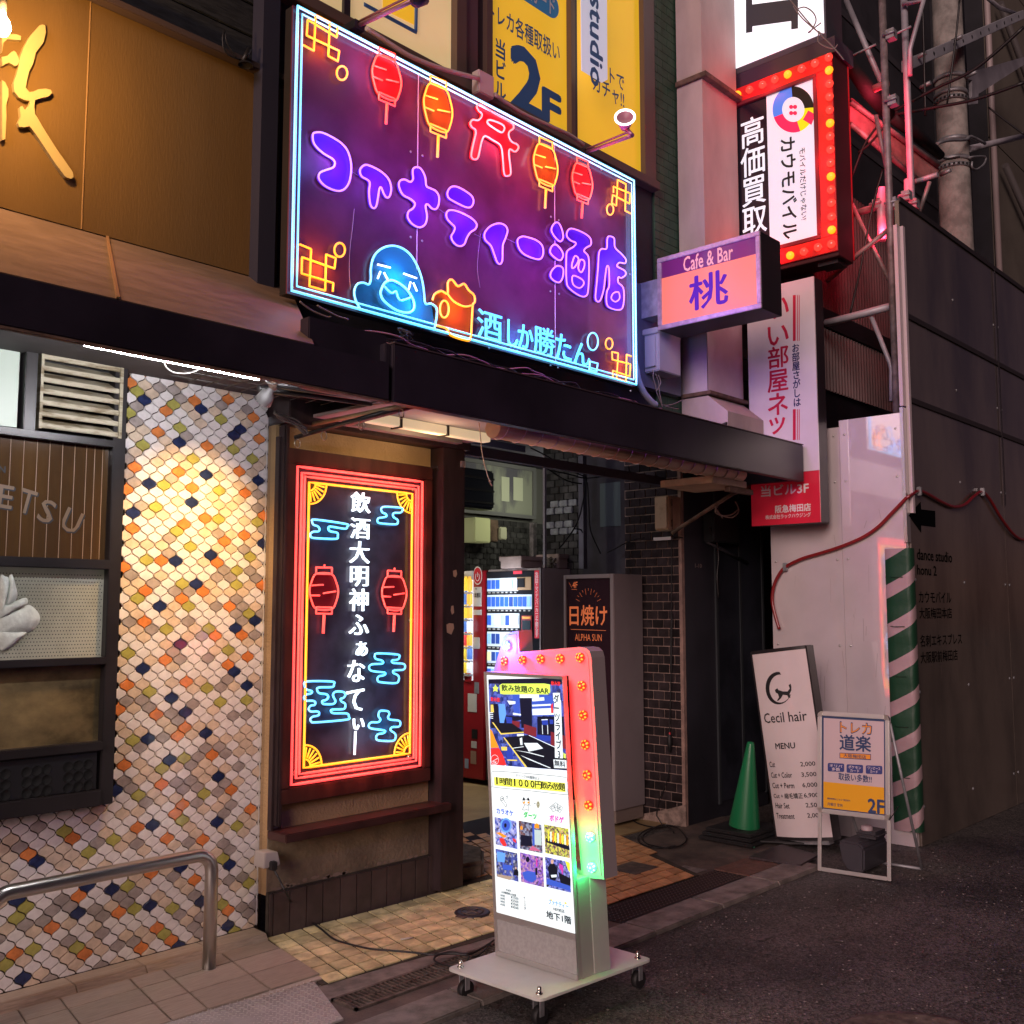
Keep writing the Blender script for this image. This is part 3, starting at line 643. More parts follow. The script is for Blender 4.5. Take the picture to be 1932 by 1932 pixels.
MB().box((xj[0]-.002,3.997,3.08),(xj[0]+.002,4.0,4.05)).build('panel_joint', mat('joint_light_brown',(.30,.18,.08),.6), bd)
MB().box((-.8,3.95,4.052),(2.72,4.06,4.085)).build('cap_rail', mat('cap_rail_brown',(.06,.04,.035),.6), bd, bevel=.004)
LP_ = PY(4.0)
brA = [(205,152),(222,146),(238,150),(241,190),(228,245),(205,275),(185,300),(172,360),(150,400),(138,450),(130,492),(150,518),(172,515),(200,502),(240,498),(268,505),(275,522),(255,542),(215,550),(182,562),(178,600),(183,640),(230,720),(300,830),(350,900),(390,958),(394,985),(380,995),(350,985),(300,920),(240,830),(180,740),(150,705),(115,712),(95,708),(88,688),(103,655),(98,600),(112,593),(122,612),(135,612),(152,585),(152,566),(120,560),(90,545),(68,515),(64,470),(78,430),(90,385),(98,330),(120,270),(150,215),(180,180)]
brB = [(0,325),(30,318),(50,298),(66,290),(78,300),(96,345),(86,370),(70,375),(40,355),(0,372)]
brC = [(0,452),(18,465),(35,500),(36,540),(22,590),(24,650),(18,775),(0,782)]
brD = [(0,190),(40,198),(80,200),(105,210),(103,232),(70,230),(30,225),(8,245),(0,300)]
lm = None
for nm, q in (('relief_stroke',brA),('relief_stroke',brB),('relief_stroke',brC),('relief_stroke',brD)):
    MB().prism(trace(LP_,'c1',q),(0,-.020,0)).build(nm, creamletter, bd)
# dark slatted wall above the board
uw0 = thing('slatted_upper_wall', (1.8,4.05,4.1), 'dark horizontal boarding above the brown signboard', 'wall')
for k in range(9):
    MB().box((-.8,4.03,4.09+k*.16),(2.60,4.12,4.243+k*.16)).build('board', mat('dark_board_blue',(.020,.022,.026),.6,var=.4,vscale=20,stretch=(.6,1,6),bump=.2) if k == 0 else bpy.data.materials['dark_board_blue'], uw0, bevel=.004)
wq = MB(); wp = PY(3.94)
wq.tube(smooth(trace(wp,'c1',[(1522,12),(1478,70),(1475,180),(1490,300),(1530,430),(1545,450)]),False,4),.003,5)
wq.tube(smooth(trace(wp,'c1',[(1235,180),(1228,220),(1250,290),(1300,320),(1285,290),(1250,230),(1240,170),(1232,260),(1270,310),(1330,330)]),False,4),.0035,5)
wq.cyl(wp.p(*wp.uv('c1',1340,340)), wp.p(*wp.uv('c1',1378,268)),.011,10); wq.lathe(wp.p(*wp.uv('c1',1355,355)),(0,0,1),[(0,.008),(.03,.005),(.034,-.005)],14)
o = wq.build('loose_wiring', cablemat); setp(o,'loose dark wiring and lamp stub on the cap rail of the brown signboard','wiring')
# bare bulb lighting the board
bl = thing('bulb_lamp', at('c1',12,130,'Y',3.72), 'glowing bare bulb lamp in front of the brown signboard', 'lamp')
bp = at('c1',10,132,'Y',3.72)
bulbm = glow('warm_bulb_glass', (1,.86,.6), 14)
MB().lathe(bp,(0,0,1),[(.0,-.045),(.022,-.038),(.032,-.015),(.028,.010),(.015,.03),(.012,.045)],14).build('bulb', bulbm, bl)
MB().cyl(bp+Vector((0,0,.045)),bp+Vector((0,0,.10)),.014).tube([bp+Vector((0,0,.10)),bp+Vector((-.1,.03,.25)),bp+Vector((-.3,.28,.32))],.008,8).build('socket_arm', framedark, bl)
def lamp(name, loc, energy, col, rad=.03, typ='POINT', aim=None, angle=60, blend=.4):
    L = bpy.data.lights.new(name, typ); L.energy = energy; L.color = col; L.shadow_soft_size = rad
    o = bpy.data.objects.new(name, L); C.objects.link(o); o.location = loc; o.visible_camera = False; o.visible_glossy = False
    if typ == 'SPOT': L.spot_size = math.radians(angle); L.spot_blend = blend; o.rotation_euler = (Vector(aim)-Vector(loc)).to_track_quat('-Z','Y').to_euler()
    return o
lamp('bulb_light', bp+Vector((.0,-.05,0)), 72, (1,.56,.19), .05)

# ================================================================== LED STRIP + SPOT UNDER THE FASCIA
ls = thing('led_strip', at('p',330,678,'Y',3.36), 'bright white strip light under the black fascia above the tiles', 'strip light')
a = at('p',160,645,'Y',3.37); b_ = at('p',488,712,'Y',3.37); a.z = b_.z = 2.428
a.z = at('p',160,648,'Y',3.37).z; b_.z = at('p',488,713,'Y',3.37).z
MB().tube([a,b_],.0095,10).build('light_tube', glow('cool_white_strip',(.97,.95,1),280), ls)
MB().box((a.x,3.362,a.z+.010),(b_.x,3.378,a.z+.022)).build('strip_base', aluminium, ls)
wv = MB(); wpl = PY(3.6); wv.tube(smooth(trace(wpl,'e1',[(505,160),(530,220),(600,275),(700,300),(830,295),(930,262),(985,232)]),False,4),.0035,6)
wv.tube(smooth(trace(PY(3.4),'e1',[(1680,355),(1770,350),(1830,410),(1900,440),(1960,430)]),False,4),.003,6)
wv.build('hanging_wire', mat('white_wire',(.16,.15,.14),.5), ls, kind='stuff')
stl = thing('spotlight', at('e1',1750,680,'Y',3.72), 'small white reflector spotlight aimed at the tiled wall', 'lamp')
c0 = at('e1',1760,665,'Y',3.72); tgt = at('p',330,1000,'Y',WY); ax = (tgt-c0).normalized()
cface = at('e1',1775,665,'Y',3.70)
prof = [(.014,-.078),(.016,-.055),(.030,-.045),(.039,0),(.035,.0),(.028,-.02),(.0,-.03)]
MB().lathe(cface, ax, prof, 20).build('reflector', mat('lamp_white_enamel',(.16,.15,.15),.4), stl)
MB().lathe(cface, ax, [(0,-.012),(.03,-.012),(.038,-.004)], 16).build('lens', glow('spot_lens',(1,.85,.6),5), stl)
MB().cyl(cface-ax*.08, cface-ax*.14, .02).tube([cface-ax*.13, cface-ax*.15+Vector((.10,.05,.05))],.007,8).build('holder', rustmetal, stl)
lamp('spot_light', cface+ax*.01, 100, (1,.57,.17), .03, 'SPOT', at('p',350,1060,'Y',WY), 80, 1)

# ================================================================== CANOPY
cn = thing('entrance_canopy', (4.7,BY,2.44), 'dark sheet metal entrance canopy running beneath the big neon sign', 'canopy')
cx0, cx1 = 2.425, 6.57
xk = at('e2',1112,600,'Y',BY).x
MB().box((cx0,BY+.057,2.445),(xk+.01,BY+.12,2.735)).box((xk-.03,BY+.02,2.44),(xk-.001,BY+.12,2.69)).box((xk,BY,2.435),(cx1,BY+.055,2.69)).build('front_panel', purpleblack, cn, bevel=.004)
MB().box((xk,BY-.004,2.691),(cx1,BY+.06,2.697)).build('top_edge', mat('dull_edge_strip',(.10,.07,.08),.5,.4), cn)
MB().box((cx1-.05,BY+.056,2.445),(cx1,4.19,2.69)).build('end_panel', purpleblack, cn, bevel=.004)
MB().box((cx0,BY+.121,2.655),(cx1-.051,4.19,2.675)).build('roof_sheet', mat('canopy_roof_metal',(.06,.05,.055),.6,.2), cn)
sofm = mat('pale_soffit_panel',(.30,.25,.25),.6,var=.15)
MB().box((3.02,3.40,2.50),(4.10,4.13,2.515)).build('soffit_panel', sofm, cn)
MB().box((3.02,3.37,2.455),(3.72,3.385,2.49)).build('edge_batten', mat('cream_batten',(.45,.36,.22),.6), cn)
MB().tube([(3.03,3.41,2.47),(3.03,4.15,2.47)],.012,8).tube([(2.6,3.55,2.53),(2.9,3.42,2.47),(3.06,3.38,2.46)],.014,8).build('soffit_bar', mat('worn_gold_bar',(.35,.25,.14),.5,.4,var=.3), cn)
lf = thing('batten_light', (3.5,3.95,2.48), 'dimly lit cream fluorescent batten fixed under the canopy soffit', 'light fitting')
MB().box((3.12,3.80,2.452),(3.95,3.86,2.498)).build('fitting', mat('cream_fitting',(.48,.40,.28),.5,emit=(1,.75,.45),es=.5), lf, bevel=.004)
for x_ in (3.30,3.62): MB().box((x_,3.79,2.445),(x_+.01,3.87,2.498)).build('fitting_clip', framedark, lf)
MB().box((3.15,4.02,2.468),(3.95,4.07,2.498)).build('second_fitting', mat('grey_fitting',(.15,.13,.13),.5), lf)
lamp('batten_glow', (3.55,3.85,2.42), 7, (1,.70,.38), .12)
rl = thing('curtain_rail', (3.2,3.8,2.45), 'black curtain rail with hanging rings crossing under the canopy', 'rail')
r0 = at('e2',350,1255,'Y',4.12); r1 = at('e2',1290,985,'Y',3.42)
MB().tube([r0,r1],.011,8).build('rail', framedark, rl)
MB().tube([r0.lerp(r1,.45)+Vector((0,.012,-.012)),r1+Vector((.02,.02,-.012))],.008,8).build('pink_rail', mat('red_oxide_rail',(.32,.10,.10),.5), rl)
for t_ in (.02,.25,.56,.88):
    q = r0.lerp(r1,t_)+Vector((0,0,-.032)); MB().tube([q+Vector((.016*math.cos(k),0,.022*math.sin(k))) for k in [i*.6283 for i in range(10)]],.0028,5,True).build('ring', steel, rl)
q0 = [at('e2',*z_,'Y',3.9) for z_ in ((200,1070),(240,1090),(330,1130),(400,1190),(430,1215))]
jw = MB()
for k in range(5): jw.tube(smooth([p+Vector((random.uniform(-.012,.012),random.uniform(-.02,.02),random.uniform(-.012,.012))) for p in q0],False,4),.0045,6)
for k in range(9): jw.tube([(2.25+k*.09,3.5,2.56),(2.32+k*.09,4.1,2.56)],.003,5)
for k in range(6): jw.tube([(2.2,3.5+k*.11,2.563),(3.0,3.5+k*.11,2.563)],.003,5)
jw.build('cable_bundle', mat('dusty_cable',(.07,.06,.055),.6), None); setp(bpy.data.objects['cable_bundle'],'dusty cables and wire mesh tray under the fascia near the spotlight','cable')
MB().tube([(2.45,3.62,2.50),(3.0,3.55,2.505)],.02,10).tube([(2.45,3.75,2.50),(3.0,3.66,2.505)],.016,10).build('under_pipe', framedark, cn)
# spiral duct
sd = thing('spiral_duct', (4.7,3.5,2.46), 'beige flexible spiral duct running behind the canopy edge', 'duct')
d0 = at('c8',400,320,'Y',3.44); d1 = at('c8',1766,590,'Y',3.44); d0.z = d1.z = 2.452
d0 = Vector((3.62,3.47,2.447)); d1 = Vector((6.0,3.47,2.447))
MB().tube([d0,d1],.052,18).build('duct_wall', duct_beige, sd)
f0 = None
for k in range(18):
    x = 3.62+.13*k+.06
    f0 = MB().tube([(x+.02*math.sin(a_),3.47+.0535*math.cos(a_),2.447+.0535*math.sin(a_)) for a_ in [i*math.pi/9 for i in range(18)]],.0032,5,True).build('rib', mat('pale_duct_rib',(.62,.52,.45),.5) if k == 0 else bpy.data.materials['pale_duct_rib'], sd)
hb = thing('hanging_box', (5.95,3.6,2.37), 'beige junction box on a rusty bracket below the canopy end', 'junction box')
MB().box((5.62,3.45,2.355),(6.05,3.85,2.40)).build('box', beigebox, hb, bevel=.004)
MB().box((5.85,3.46,2.32),(6.15,3.50,2.352)).tube([(6.12,3.55,2.36),(6.20,4.15,2.10)],.014,6).build('bracket', rustmetal, hb)
cwr = MB()
cp0 = [(1290,1335),(1200,1400),(1080,1480),(960,1540),(900,1600),(905,1640),(960,1675),(1030,1670),(1060,1620),(1055,1570)]
for k in range(5):
    pts = [at('e5',x+random.uniform(-16,16),y+random.uniform(-14,14),'Y',3.75) for x,y in cp0[:10-k]]; cwr.tube(smooth(pts,False,4),.0045,6)
o = cwr.build('wire_coil', mat('old_tan_wire',(.17,.12,.09),.6)); setp(o,'coil of old tan wires dangling below the canopy end','wires')
tw_ = MB(); tw_.tube(smooth([at('c8',*q,'Y',3.6) for q in ((268,305),(275,380),(288,500),(310,600),(335,680),(352,715))],False,4),.0028,5); tw_.lathe(at('c8',338,685,'Y',3.6),(1,0,0),[(.0,-.012),(.008,0),(0,.012)],6)
o = tw_.build('hanging_string', mat('pale_string',(.45,.36,.28),.8)); setp(o,'frayed pale string hanging from the canopy before the passage','string')

# ================================================================== BIG NEON SIGN
NY = 3.70
ns = thing('neon_sign', (3.85,NY,2.94), 'large burgundy neon billboard with cyan border, lanterns, torii and purple kana', 'neon sign')
NP = PY(NY)
gl = dict(cyantext=glow('neon_pale_cyan',(.10,.55,1.0),1.7), cyan=glow('neon_cyan',(.11,.60,1.0),1.7,(.4,.7,.8)), violet=glow('neon_violet',(.50,.17,1.0),1.35,(.5,.3,.8)), orange=glow('neon_orange',(1.0,.36,.006),1.5,(.8,.4,.1)),
          red=glow('neon_red',(1.0,.042,.02),1.7,(.8,.2,.1)), pink=glow('neon_pale_red',(1.0,.15,.11),1.7,(.8,.4,.3)), white=glow('neon_white',(.85,.93,1.0),1.6,(.8,.8,.8)))
fill = dict(violet=mat('violet_acrylic',(.075,.015,.34),.35,emit=(.10,.0,.60),es=.22), red=mat('red_acrylic',(.18,.012,.012),.35,emit=(.8,.01,.01),es=.15), orange=mat('orange_acrylic',(.20,.05,.012),.35,emit=(.7,.18,.0),es=.05),
            cyan=mat('blue_acrylic',(.02,.10,.17),.35,emit=(.0,.12,.25),es=.10), torii=mat('torii_red_acrylic',(.45,.005,.01),.35,emit=(1,.0,.005),es=.5))
nx0, nx1 = at('c2',75,700,'Y',NY).x, at('c2',1733,1400,'Y',NY).x
nz0, nz1 = at('c2',62,1412,'Y',NY).z-.004, at('c2',1728,876,'Y',NY).z+.006
sx1, sx2 = at('c2',688,900,'Y',NY).x, at('c2',1352,1200,'Y',NY).x
for a_, b_ in ((nx0,sx1-.0025),(sx1+.0025,sx2-.0025),(sx2+.0025,nx1)):
    MB().box((a_,NY+.002,nz0),(b_,NY+.012,nz1)).build('sign_panel', boardneon, ns)
MB().box((nx0,NY+.013,nz0),(nx1,NY+.06,nz1)).build('back_frame', framedark, ns)
for k in range(4):
    x = nx0+.2+k*.7; MB().box((x,NY+.061,nz0+.1),(x+.04,3.99,nz0+.14)).box((x,NY+.061,nz1-.2),(x+.04,3.99,nz1-.16)).build('support_strut', framedark, ns)
MB().box((sx1-.0022,NY-.001,nz0+.02),(sx1+.0022,NY+.001,nz1-.02)).box((sx2-.0022,NY-.001,nz0+.02),(sx2+.0022,NY+.001,nz1-.02)).build('joint_strip', mat('pale_joint',(.75,.6,.65),.4), ns)
mg = .010
def border(off, r, M, d=.018):
    c_ = [(nx0+off,nz0+off),(nx1-off,nz0+off),(nx1-off,nz1-off),(nx0+off,nz1-off)]
    pts = jag([(x,NY-d,z) for x,z in c_+c_[:1]])[:-1]; MB().tube(pts, r, 8, True).build('border_tube', M, ns)
border(.010, .0068, gl['cyan']); border(.036, .0045, gl['cyan'])
def neon(name, pl, crop, pts, M, parent, closed=False, sm=True, r=.0050, d=.020, fillM=None, fd=.007):
    P3 = trace(pl, crop, pts, d)
    if sm: P3s = smooth(P3, closed, 4)
    else:
        P3s = jag(P3+([P3[0]] if closed else []))
        if closed: P3s = P3s[:-1]
    t_ = MB().tube(P3s, r, 8, closed).build(name, M, parent)
    if fillM:
        q = [p-pl.n*(d-fd) for p in P3s]; MB().prism(q, -pl.n*.004).build('acrylic_back', fillM, t_)
    return t_
A = [(1660,258),(1717,290),(1728,92),(1806,132),(1797,318),(1850,347),(1858,290),(1678,205),(1684,118),(1845,215),(1848,158)]
neon('fret_motif', NP,'c1',A,gl['orange'],ns,sm=False); neon('fret_ring',NP,'c1',ell(1873,412,29,38),gl['orange'],ns,True)
B = [(1640,1355),(1702,1380),(1693,1585),(1780,1610),(1785,1410),(1838,1430),(1832,1488),(1652,1425),(1650,1515),(1825,1568),(1822,1615)]
neon('fret_motif',NP,'c1',B,gl['orange'],ns,sm=False); neon('fret_ring',NP,'c1',ell(1860,1385,29,38),gl['orange'],ns,True)
D = [(1705,1035),(1678,1022),(1682,893),(1642,872),(1636,998),(1614,985),(1618,945),(1700,988),(1703,938),(1622,905),(1622,935)]
neon('fret_motif',NP,'c2',D,gl['orange'],ns,sm=False); neon('fret_ring',NP,'c2',ell(1606,1016,16,26),gl['orange'],ns,True)
G = [(222,440),(185,425),(180,635),(108,610),(120,415),(72,405),(75,465),(215,500),(210,595),(78,550),(80,605)]
neon('fret_motif',NP,'e5',G,gl['orange'],ns,sm=False); neon('fret_ring',NP,'e5',ell(50,342,27,42),gl['orange'],ns,True)
def lantern(pl, crop, cx, wd, top, h, tail, sl, M, FM, parent, r=.0048, hook=None):
    f = lambda u, v: (cx+u*wd/2, top+v*h+sl*u*wd/2)
    body = [f(-.52,.12),f(-.86,.30),f(-1,.5),f(-.86,.72),f(-.52,.90),f(.52,.90),f(.86,.72),f(1,.5),f(.86,.30),f(.52,.12)]
    lt_ = thing_part = neon('lantern', pl, crop, body, M, parent, True, True, r, fillM=FM)
    for q in ([f(-.55,-.02),f(.55,-.02),f(.55,.12),f(-.55,.12)],[f(-.55,.86),f(.55,.86),f(.55,1.0),f(-.55,1.0)]):
        MB().tube(jag(trace(pl,crop,q+q[:1],.021))[:-1], r, 8, True).build('lantern_cap', M, lt_)
    x_, y_ = f(0,1.02); MB().tube(trace(pl,crop,[(x_,y_),(x_-4,tail)],.021), r*1.5, 8).build('tassel', M, lt_)
    for q in (((-.85,.38),(-.05,.36)),((-.05,.55),(.82,.50)),((-.95,.60),(-.30,.60)))[:3]:
        MB().tube(trace(pl,crop,[f(*q[0]),f(*q[1])],.021), r*.9, 8).build('lantern_line', M, lt_)
    if hook: MB().tube(trace(pl,crop,[f(0,-.03),hook],.021), r, 8).build('hook', M, lt_)
for a_ in ((527,140,258,245,605,.42,'red'),(775,138,392,265,765,.42,'orange'),(1295,116,684,232,1010,.42,'orange'),(1472,97,778,202,1058,.42,'red')):
    lantern(NP,'c2',a_[0],a_[1],a_[2],a_[3],a_[4],a_[5],gl[a_[6]],fill[a_[6]],ns)
tor = [(975,510),(1010,530),(1060,560),(1115,590),(1136,606),(1139,625),(1120,640),(1116,662),(1130,690),(1155,702),(1163,720),(1146,738),(1122,726),(1117,750),(1124,810),(1125,845),(1110,855),(1094,845),(1088,780),(1078,712),(1040,684),(1000,663),(984,692),(974,740),(965,770),(946,774),(935,755),(945,700),(956,652),(954,632),(938,620),(930,600),(942,584),(965,587),(981,575),(986,556),(970,540),(962,522)]
tt = neon('torii', NP,'c2',tor,gl['pink'],ns,True,fillM=fill['torii'])
MB().tube(smooth(trace(NP,'c2',[(1020,585),(1050,592),(1088,610),(1094,630),(1080,645),(1048,628),(1018,607),(1011,594)],.021),True,4),.0055,8,True).build('torii_inner_tube', gl['pink'], tt)
KANA = [
 [(170,655),(185,646),(215,647),(260,667),(310,700),(340,740),(355,800),(350,870),(330,912),(300,928),(260,920),(220,897),(198,865),(205,840),(235,827),(268,815),(276,792),(262,772),(225,750),(190,720),(172,690)],
 [(398,825),(420,803),(450,808),(500,835),(535,870),(548,912),(542,950),(528,960),(514,945),(500,912),(491,918),(485,955),(476,1000),(462,1011),(447,990),(441,930),(445,892),(435,875),(405,857)],
 [(655,820),(675,812),(695,825),(712,860),(718,903),(738,915),(762,927),(778,952),(778,990),(765,1014),(745,1012),(724,992),(714,1002),(721,1050),(712,1088),(685,1103),(650,1087),(628,1055),(632,1027),(655,1010),(662,987),(640,966),(605,946),(586,906),(590,880),(612,872),(640,884),(654,870),(652,842)],
 [(820,935),(835,910),(865,907),(910,930),(940,956),(945,985),(930,1006),(900,1002),(850,977),(825,960)],
 [(815,1035),(830,1020),(870,1026),(930,1055),(960,1085),(955,1110),(932,1126),(915,1150),(900,1185),(875,1193),(850,1176),(838,1147),(850,1125),(855,1102),(836,1082),(818,1060)],
 [(1005,1120),(1030,1095),(1070,1083),(1100,1095),(1110,1120),(1100,1155),(1087,1190),(1085,1258),(1075,1279),(1060,1270),(1045,1230),(1030,1192),(1005,1166),(998,1142)],
 [(1158,1165),(1175,1148),(1200,1148),(1250,1165),(1278,1192),(1282,1230),(1268,1255),(1235,1252),(1190,1232),(1165,1202)],
 [(1335,1085),(1355,1080),(1372,1110),(1379,1150),(1365,1170),(1340,1150),(1322,1115)],
 [(1320,1200),(1340,1184),(1365,1205),(1379,1236),(1365,1261),(1340,1250),(1317,1225)],
 [(1325,1310),(1350,1288),(1378,1300),(1376,1345),(1358,1368),(1330,1356),(1317,1335)],
 [(1400,1120),(1420,1108),(1470,1125),(1508,1152),(1513,1185),(1490,1200),(1480,1217),(1500,1242),(1504,1300),(1500,1400),(1490,1432),(1460,1432),(1410,1397),(1395,1360),(1394,1250),(1400,1215),(1430,1195),(1440,1177),(1415,1165),(1397,1145)],
 [(1600,1145),(1625,1155),(1629,1198),(1660,1230),(1681,1255),(1678,1275),(1650,1272),(1640,1290),(1675,1310),(1681,1330),(1660,1346),(1645,1342),(1645,1368),(1668,1392),(1673,1440),(1665,1490),(1640,1500),(1600,1487),(1588,1460),(1590,1412),(1601,1385),(1601,1330),(1598,1292),(1589,1292),(1582,1340),(1575,1400),(1560,1450),(1545,1460),(1535,1440),(1540,1380),(1548,1290),(1552,1226),(1565,1206),(1589,1204),(1592,1160)]]
for q in KANA: neon('kana_outline', NP,'c2',q,gl['violet'],ns,True,r=.0047,fillM=fill['violet'])
for q in ([(1435,1240),(1421,1275),(1421,1300),(1438,1288),(1452,1256)],[(1460,1260),(1450,1298),(1465,1320),(1480,1290),(1478,1264)],[(1425,1335),(1470,1355),(1476,1378),(1455,1395),(1425,1376)],[(1620,1420),(1645,1415),(1650,1445),(1630,1461),(1610,1445)]):
    neon('kana_inner_tube', NP,'c2',q,gl['violet'],ns,True,r=.0045,d=.022)
body = [(402,1502),(377,1455),(370,1410),(385,1376),(415,1370),(440,1378),(450,1350),(450,1300),(466,1240),(510,1201),(565,1192),(620,1215),(660,1262),(690,1330),(705,1400),(712,1468),(740,1470),(766,1490),(768,1530),(755,1600)]
em = neon('blue_creature', NP,'c2',body,gl['cyan'],ns,False)
MB().prism([p-NP.n*.013 for p in smooth(trace(NP,'c2',body,.02),False,4)],-NP.n*.004).build('acrylic_back', fill['cyan'], em)
MB().tube(smooth(trace(NP,'c2',[(500,1400),(520,1367),(560,1360),(620,1400),(654,1455),(655,1498),(625,1515),(570,1501),(515,1460),(497,1427)],.021),True,4),.0058,8,True).tube(smooth(trace(NP,'c2',[(512,1385),(548,1420),(570,1411),(580,1440),(597,1455),(642,1440)],.021),False,4),.0048,8).build('mouth', gl['cyan'], em)
eye = MB()
for q in ([(482,1282),(543,1297)],[(495,1316),(482,1350)],[(512,1320),(530,1354)],[(608,1326),(670,1348)],[(641,1366),(632,1402)],[(654,1370),(672,1411)]): eye.tube(trace(NP,'c2',q,.021),.0048,8)
eye.build('weeping_eye', gl['white'], em)
mug = [(765,1575),(815,1590),(835,1622),(900,1645),(930,1640),(937,1560),(942,1478),(952,1462),(948,1430),(922,1405),(900,1375),(870,1386),(842,1355),(822,1368),(820,1422),(790,1409),(758,1425),(748,1452)]
mgn = neon('beer_mug', NP,'c2',mug,gl['orange'],ns,False,r=.0058)
MB().prism([p-NP.n*.013 for p in trace(NP,'c2',mug,.02)],-NP.n*.004).build('acrylic_back', fill['orange'], mgn)
MB().tube(smooth(trace(NP,'c2',[(820,1424),(850,1460),(900,1484),(940,1478)],.021),False,4),.0052,8).tube(smooth(trace(NP,'c2',ell(804,1497,21,41),.021),True,3),.0052,8,True).build('mug_detail', gl['orange'], mgn)
for ch_, x_, y_, w_, h_ in (('酒',1028,1577,118,140),('し',1140,1615,48,130),('か',1203,1630,72,115),('勝',1293,1650,98,135),('た',1385,1678,72,120),('ん',1475,1712,76,105)):
    q = MB(); tx(q, NP,'c2',ch_,x_,y_,w_,h_,d=.012,ext=.004); q.build('neon_character', gl['cyantext'], ns)
neon('neon_mark',NP,'c2',ell(1522,1652,25,42),gl['cyan'],ns,True); neon('neon_mark',NP,'c2',[(1508,1748),(1546,1758),(1540,1797),(1505,1788)],gl['cyan'],ns,True,sm=False)
sc_ = MB()
for x_,y_ in ((668,325),(722,352),(1372,712),(1575,820),(1335,690),(655,733),(712,752),(655,1145),(710,1163),(1332,1047),(1370,1063),(1330,1407),(1372,1420),(705,1582),(652,1565),(1330,1766),(1366,1776),(1033,1682),(90,925),(84,1388),(118,40),(415,185),(1717,1888),(1713,1325)):
    p_ = NP.hit('c2',x_,y_); sc_.lathe(p_,(0,-1,0),[(.0065,0),(.006,.003),(0,.0045)],8)
sc_.build('fixing_screw', mat('pale_screw',(.6,.6,.65),.3,.8), ns, kind='stuff')
stn = MB()
for q in ([(380,1010),(372,1100),(360,1200),(356,1300),(362,1400)],[(990,1130),(982,1200),(975,1300),(988,1390)],[(362,825),(400,850)],[(780,1005),(830,1040)],[(960,1130),(1000,1150)],[(1110,1150),(1160,1175)]): stn.tube(smooth(trace(NP,'c2',q,.004),False,3),.0016,4)
stn.build('feed_wire', mat('clear_feed_wire',(.35,.25,.35),.4), ns)
for x_,y_,en,c_ in ((270,790,9,'v'),(475,900,7,'v'),(680,960,8,'v'),(890,1050,8,'v'),(1055,1180,6,'v'),(1220,1205,5,'v'),(1350,1230,6,'v'),(1450,1290,9,'v'),(1620,1330,9,'v'),(527,370,6,'r'),(1050,680,10,'r'),(1472,870,5,'r'),(775,510,4,'o'),(1295,790,3.5,'o'),(220,230,4,'o'),(200,1300,4,'o'),(1660,950,2.5,'o'),(1660,1770,2.5,'o'),(850,1500,4,'o'),(570,1350,7,'c'),(650,1480,5,'c'),(1150,1650,6,'c'),(1400,1720,5,'c')):
    p_ = NP.hit('c2',x_,y_)+Vector((0,-.080,0)); lamp('tube_glow', p_, en*(.30 if c_ == 'v' else .62), dict(v=(.26,.05,1),r=(1,.04,.05),o=(1,.26,.02),c=(.04,.45,1))[c_], .03)
for x_,z_ in ((2.9,4.1),(3.8,4.1),(4.7,4.0),(2.7,3.6),(5.05,3.7),(5.05,3.2)): lamp('tube_glow', (x_,NY-.16,z_), 3.0, (.10,.40,1), .05)
for x_,z_,e_ in ((3.3,3.55,11),(4.1,3.45,13),(4.9,3.5,9)): lamp('tube_glow', (x_,NY-.30,z_), e_, (.42,.10,1), .15)
for x_, z_ in ((3.0,4.12),(3.55,4.15),(4.1,4.12),(4.65,4.1)): lamp('tube_glow', (x_,NY-.16,z_), 2.2, (1,.05,.06), .08)
lamp('tube_glow', (4.0,NY-.3,4.0), 6, (1,.06,.14), .15)
# cable run below
cb = thing('cable_run', (3.9,3.55,2.75), 'tangle of black and pink-lit cables along the canopy top below the neon sign', 'cables')
for k in range(7):
    pts = []; n_ = 26
    for i in range(n_):
        x = 2.55+(5.2-2.55)*i/(n_-1); pts.append((x, 3.50+.05*math.sin(i*.8+k*1.3)+random.uniform(-.02,.02), 2.725+.018*math.sin(i*.6+k)+random.uniform(0,.02)+k*.004))
    MB().tube(smooth(pts,False,3),.0038,6).build('cable', cablemat if k % 3 else mat('pink_lit_cable',(.30,.14,.18),.5), cb)  # some cables carry the neon's pink light in their own colour
kn = MB()
for k in range(9):
    o_ = at('e2',1190,470,'Y',3.55)+Vector((random.uniform(-.03,.03),random.uniform(-.02,.02),random.uniform(-.02,.02)))
    kn.tube([o_+Vector((.025*math.cos(a_+k),.02*math.sin(a_*1.3),.02*math.sin(a_))) for a_ in [i*.7 for i in range(9)]],.0035,6)
kn.build('cable_knot', cablemat, cb)
for q in ([(385,205),(420,235),(470,270),(520,295),(600,325),(625,322)],[(520,235),(560,260),(620,290),(680,320),(760,345)]):
    MB().tube(smooth([at('e2',x,y,'Y',3.5) for x,y in q],False,4),.0038,6).build('cable', greycable, cb)
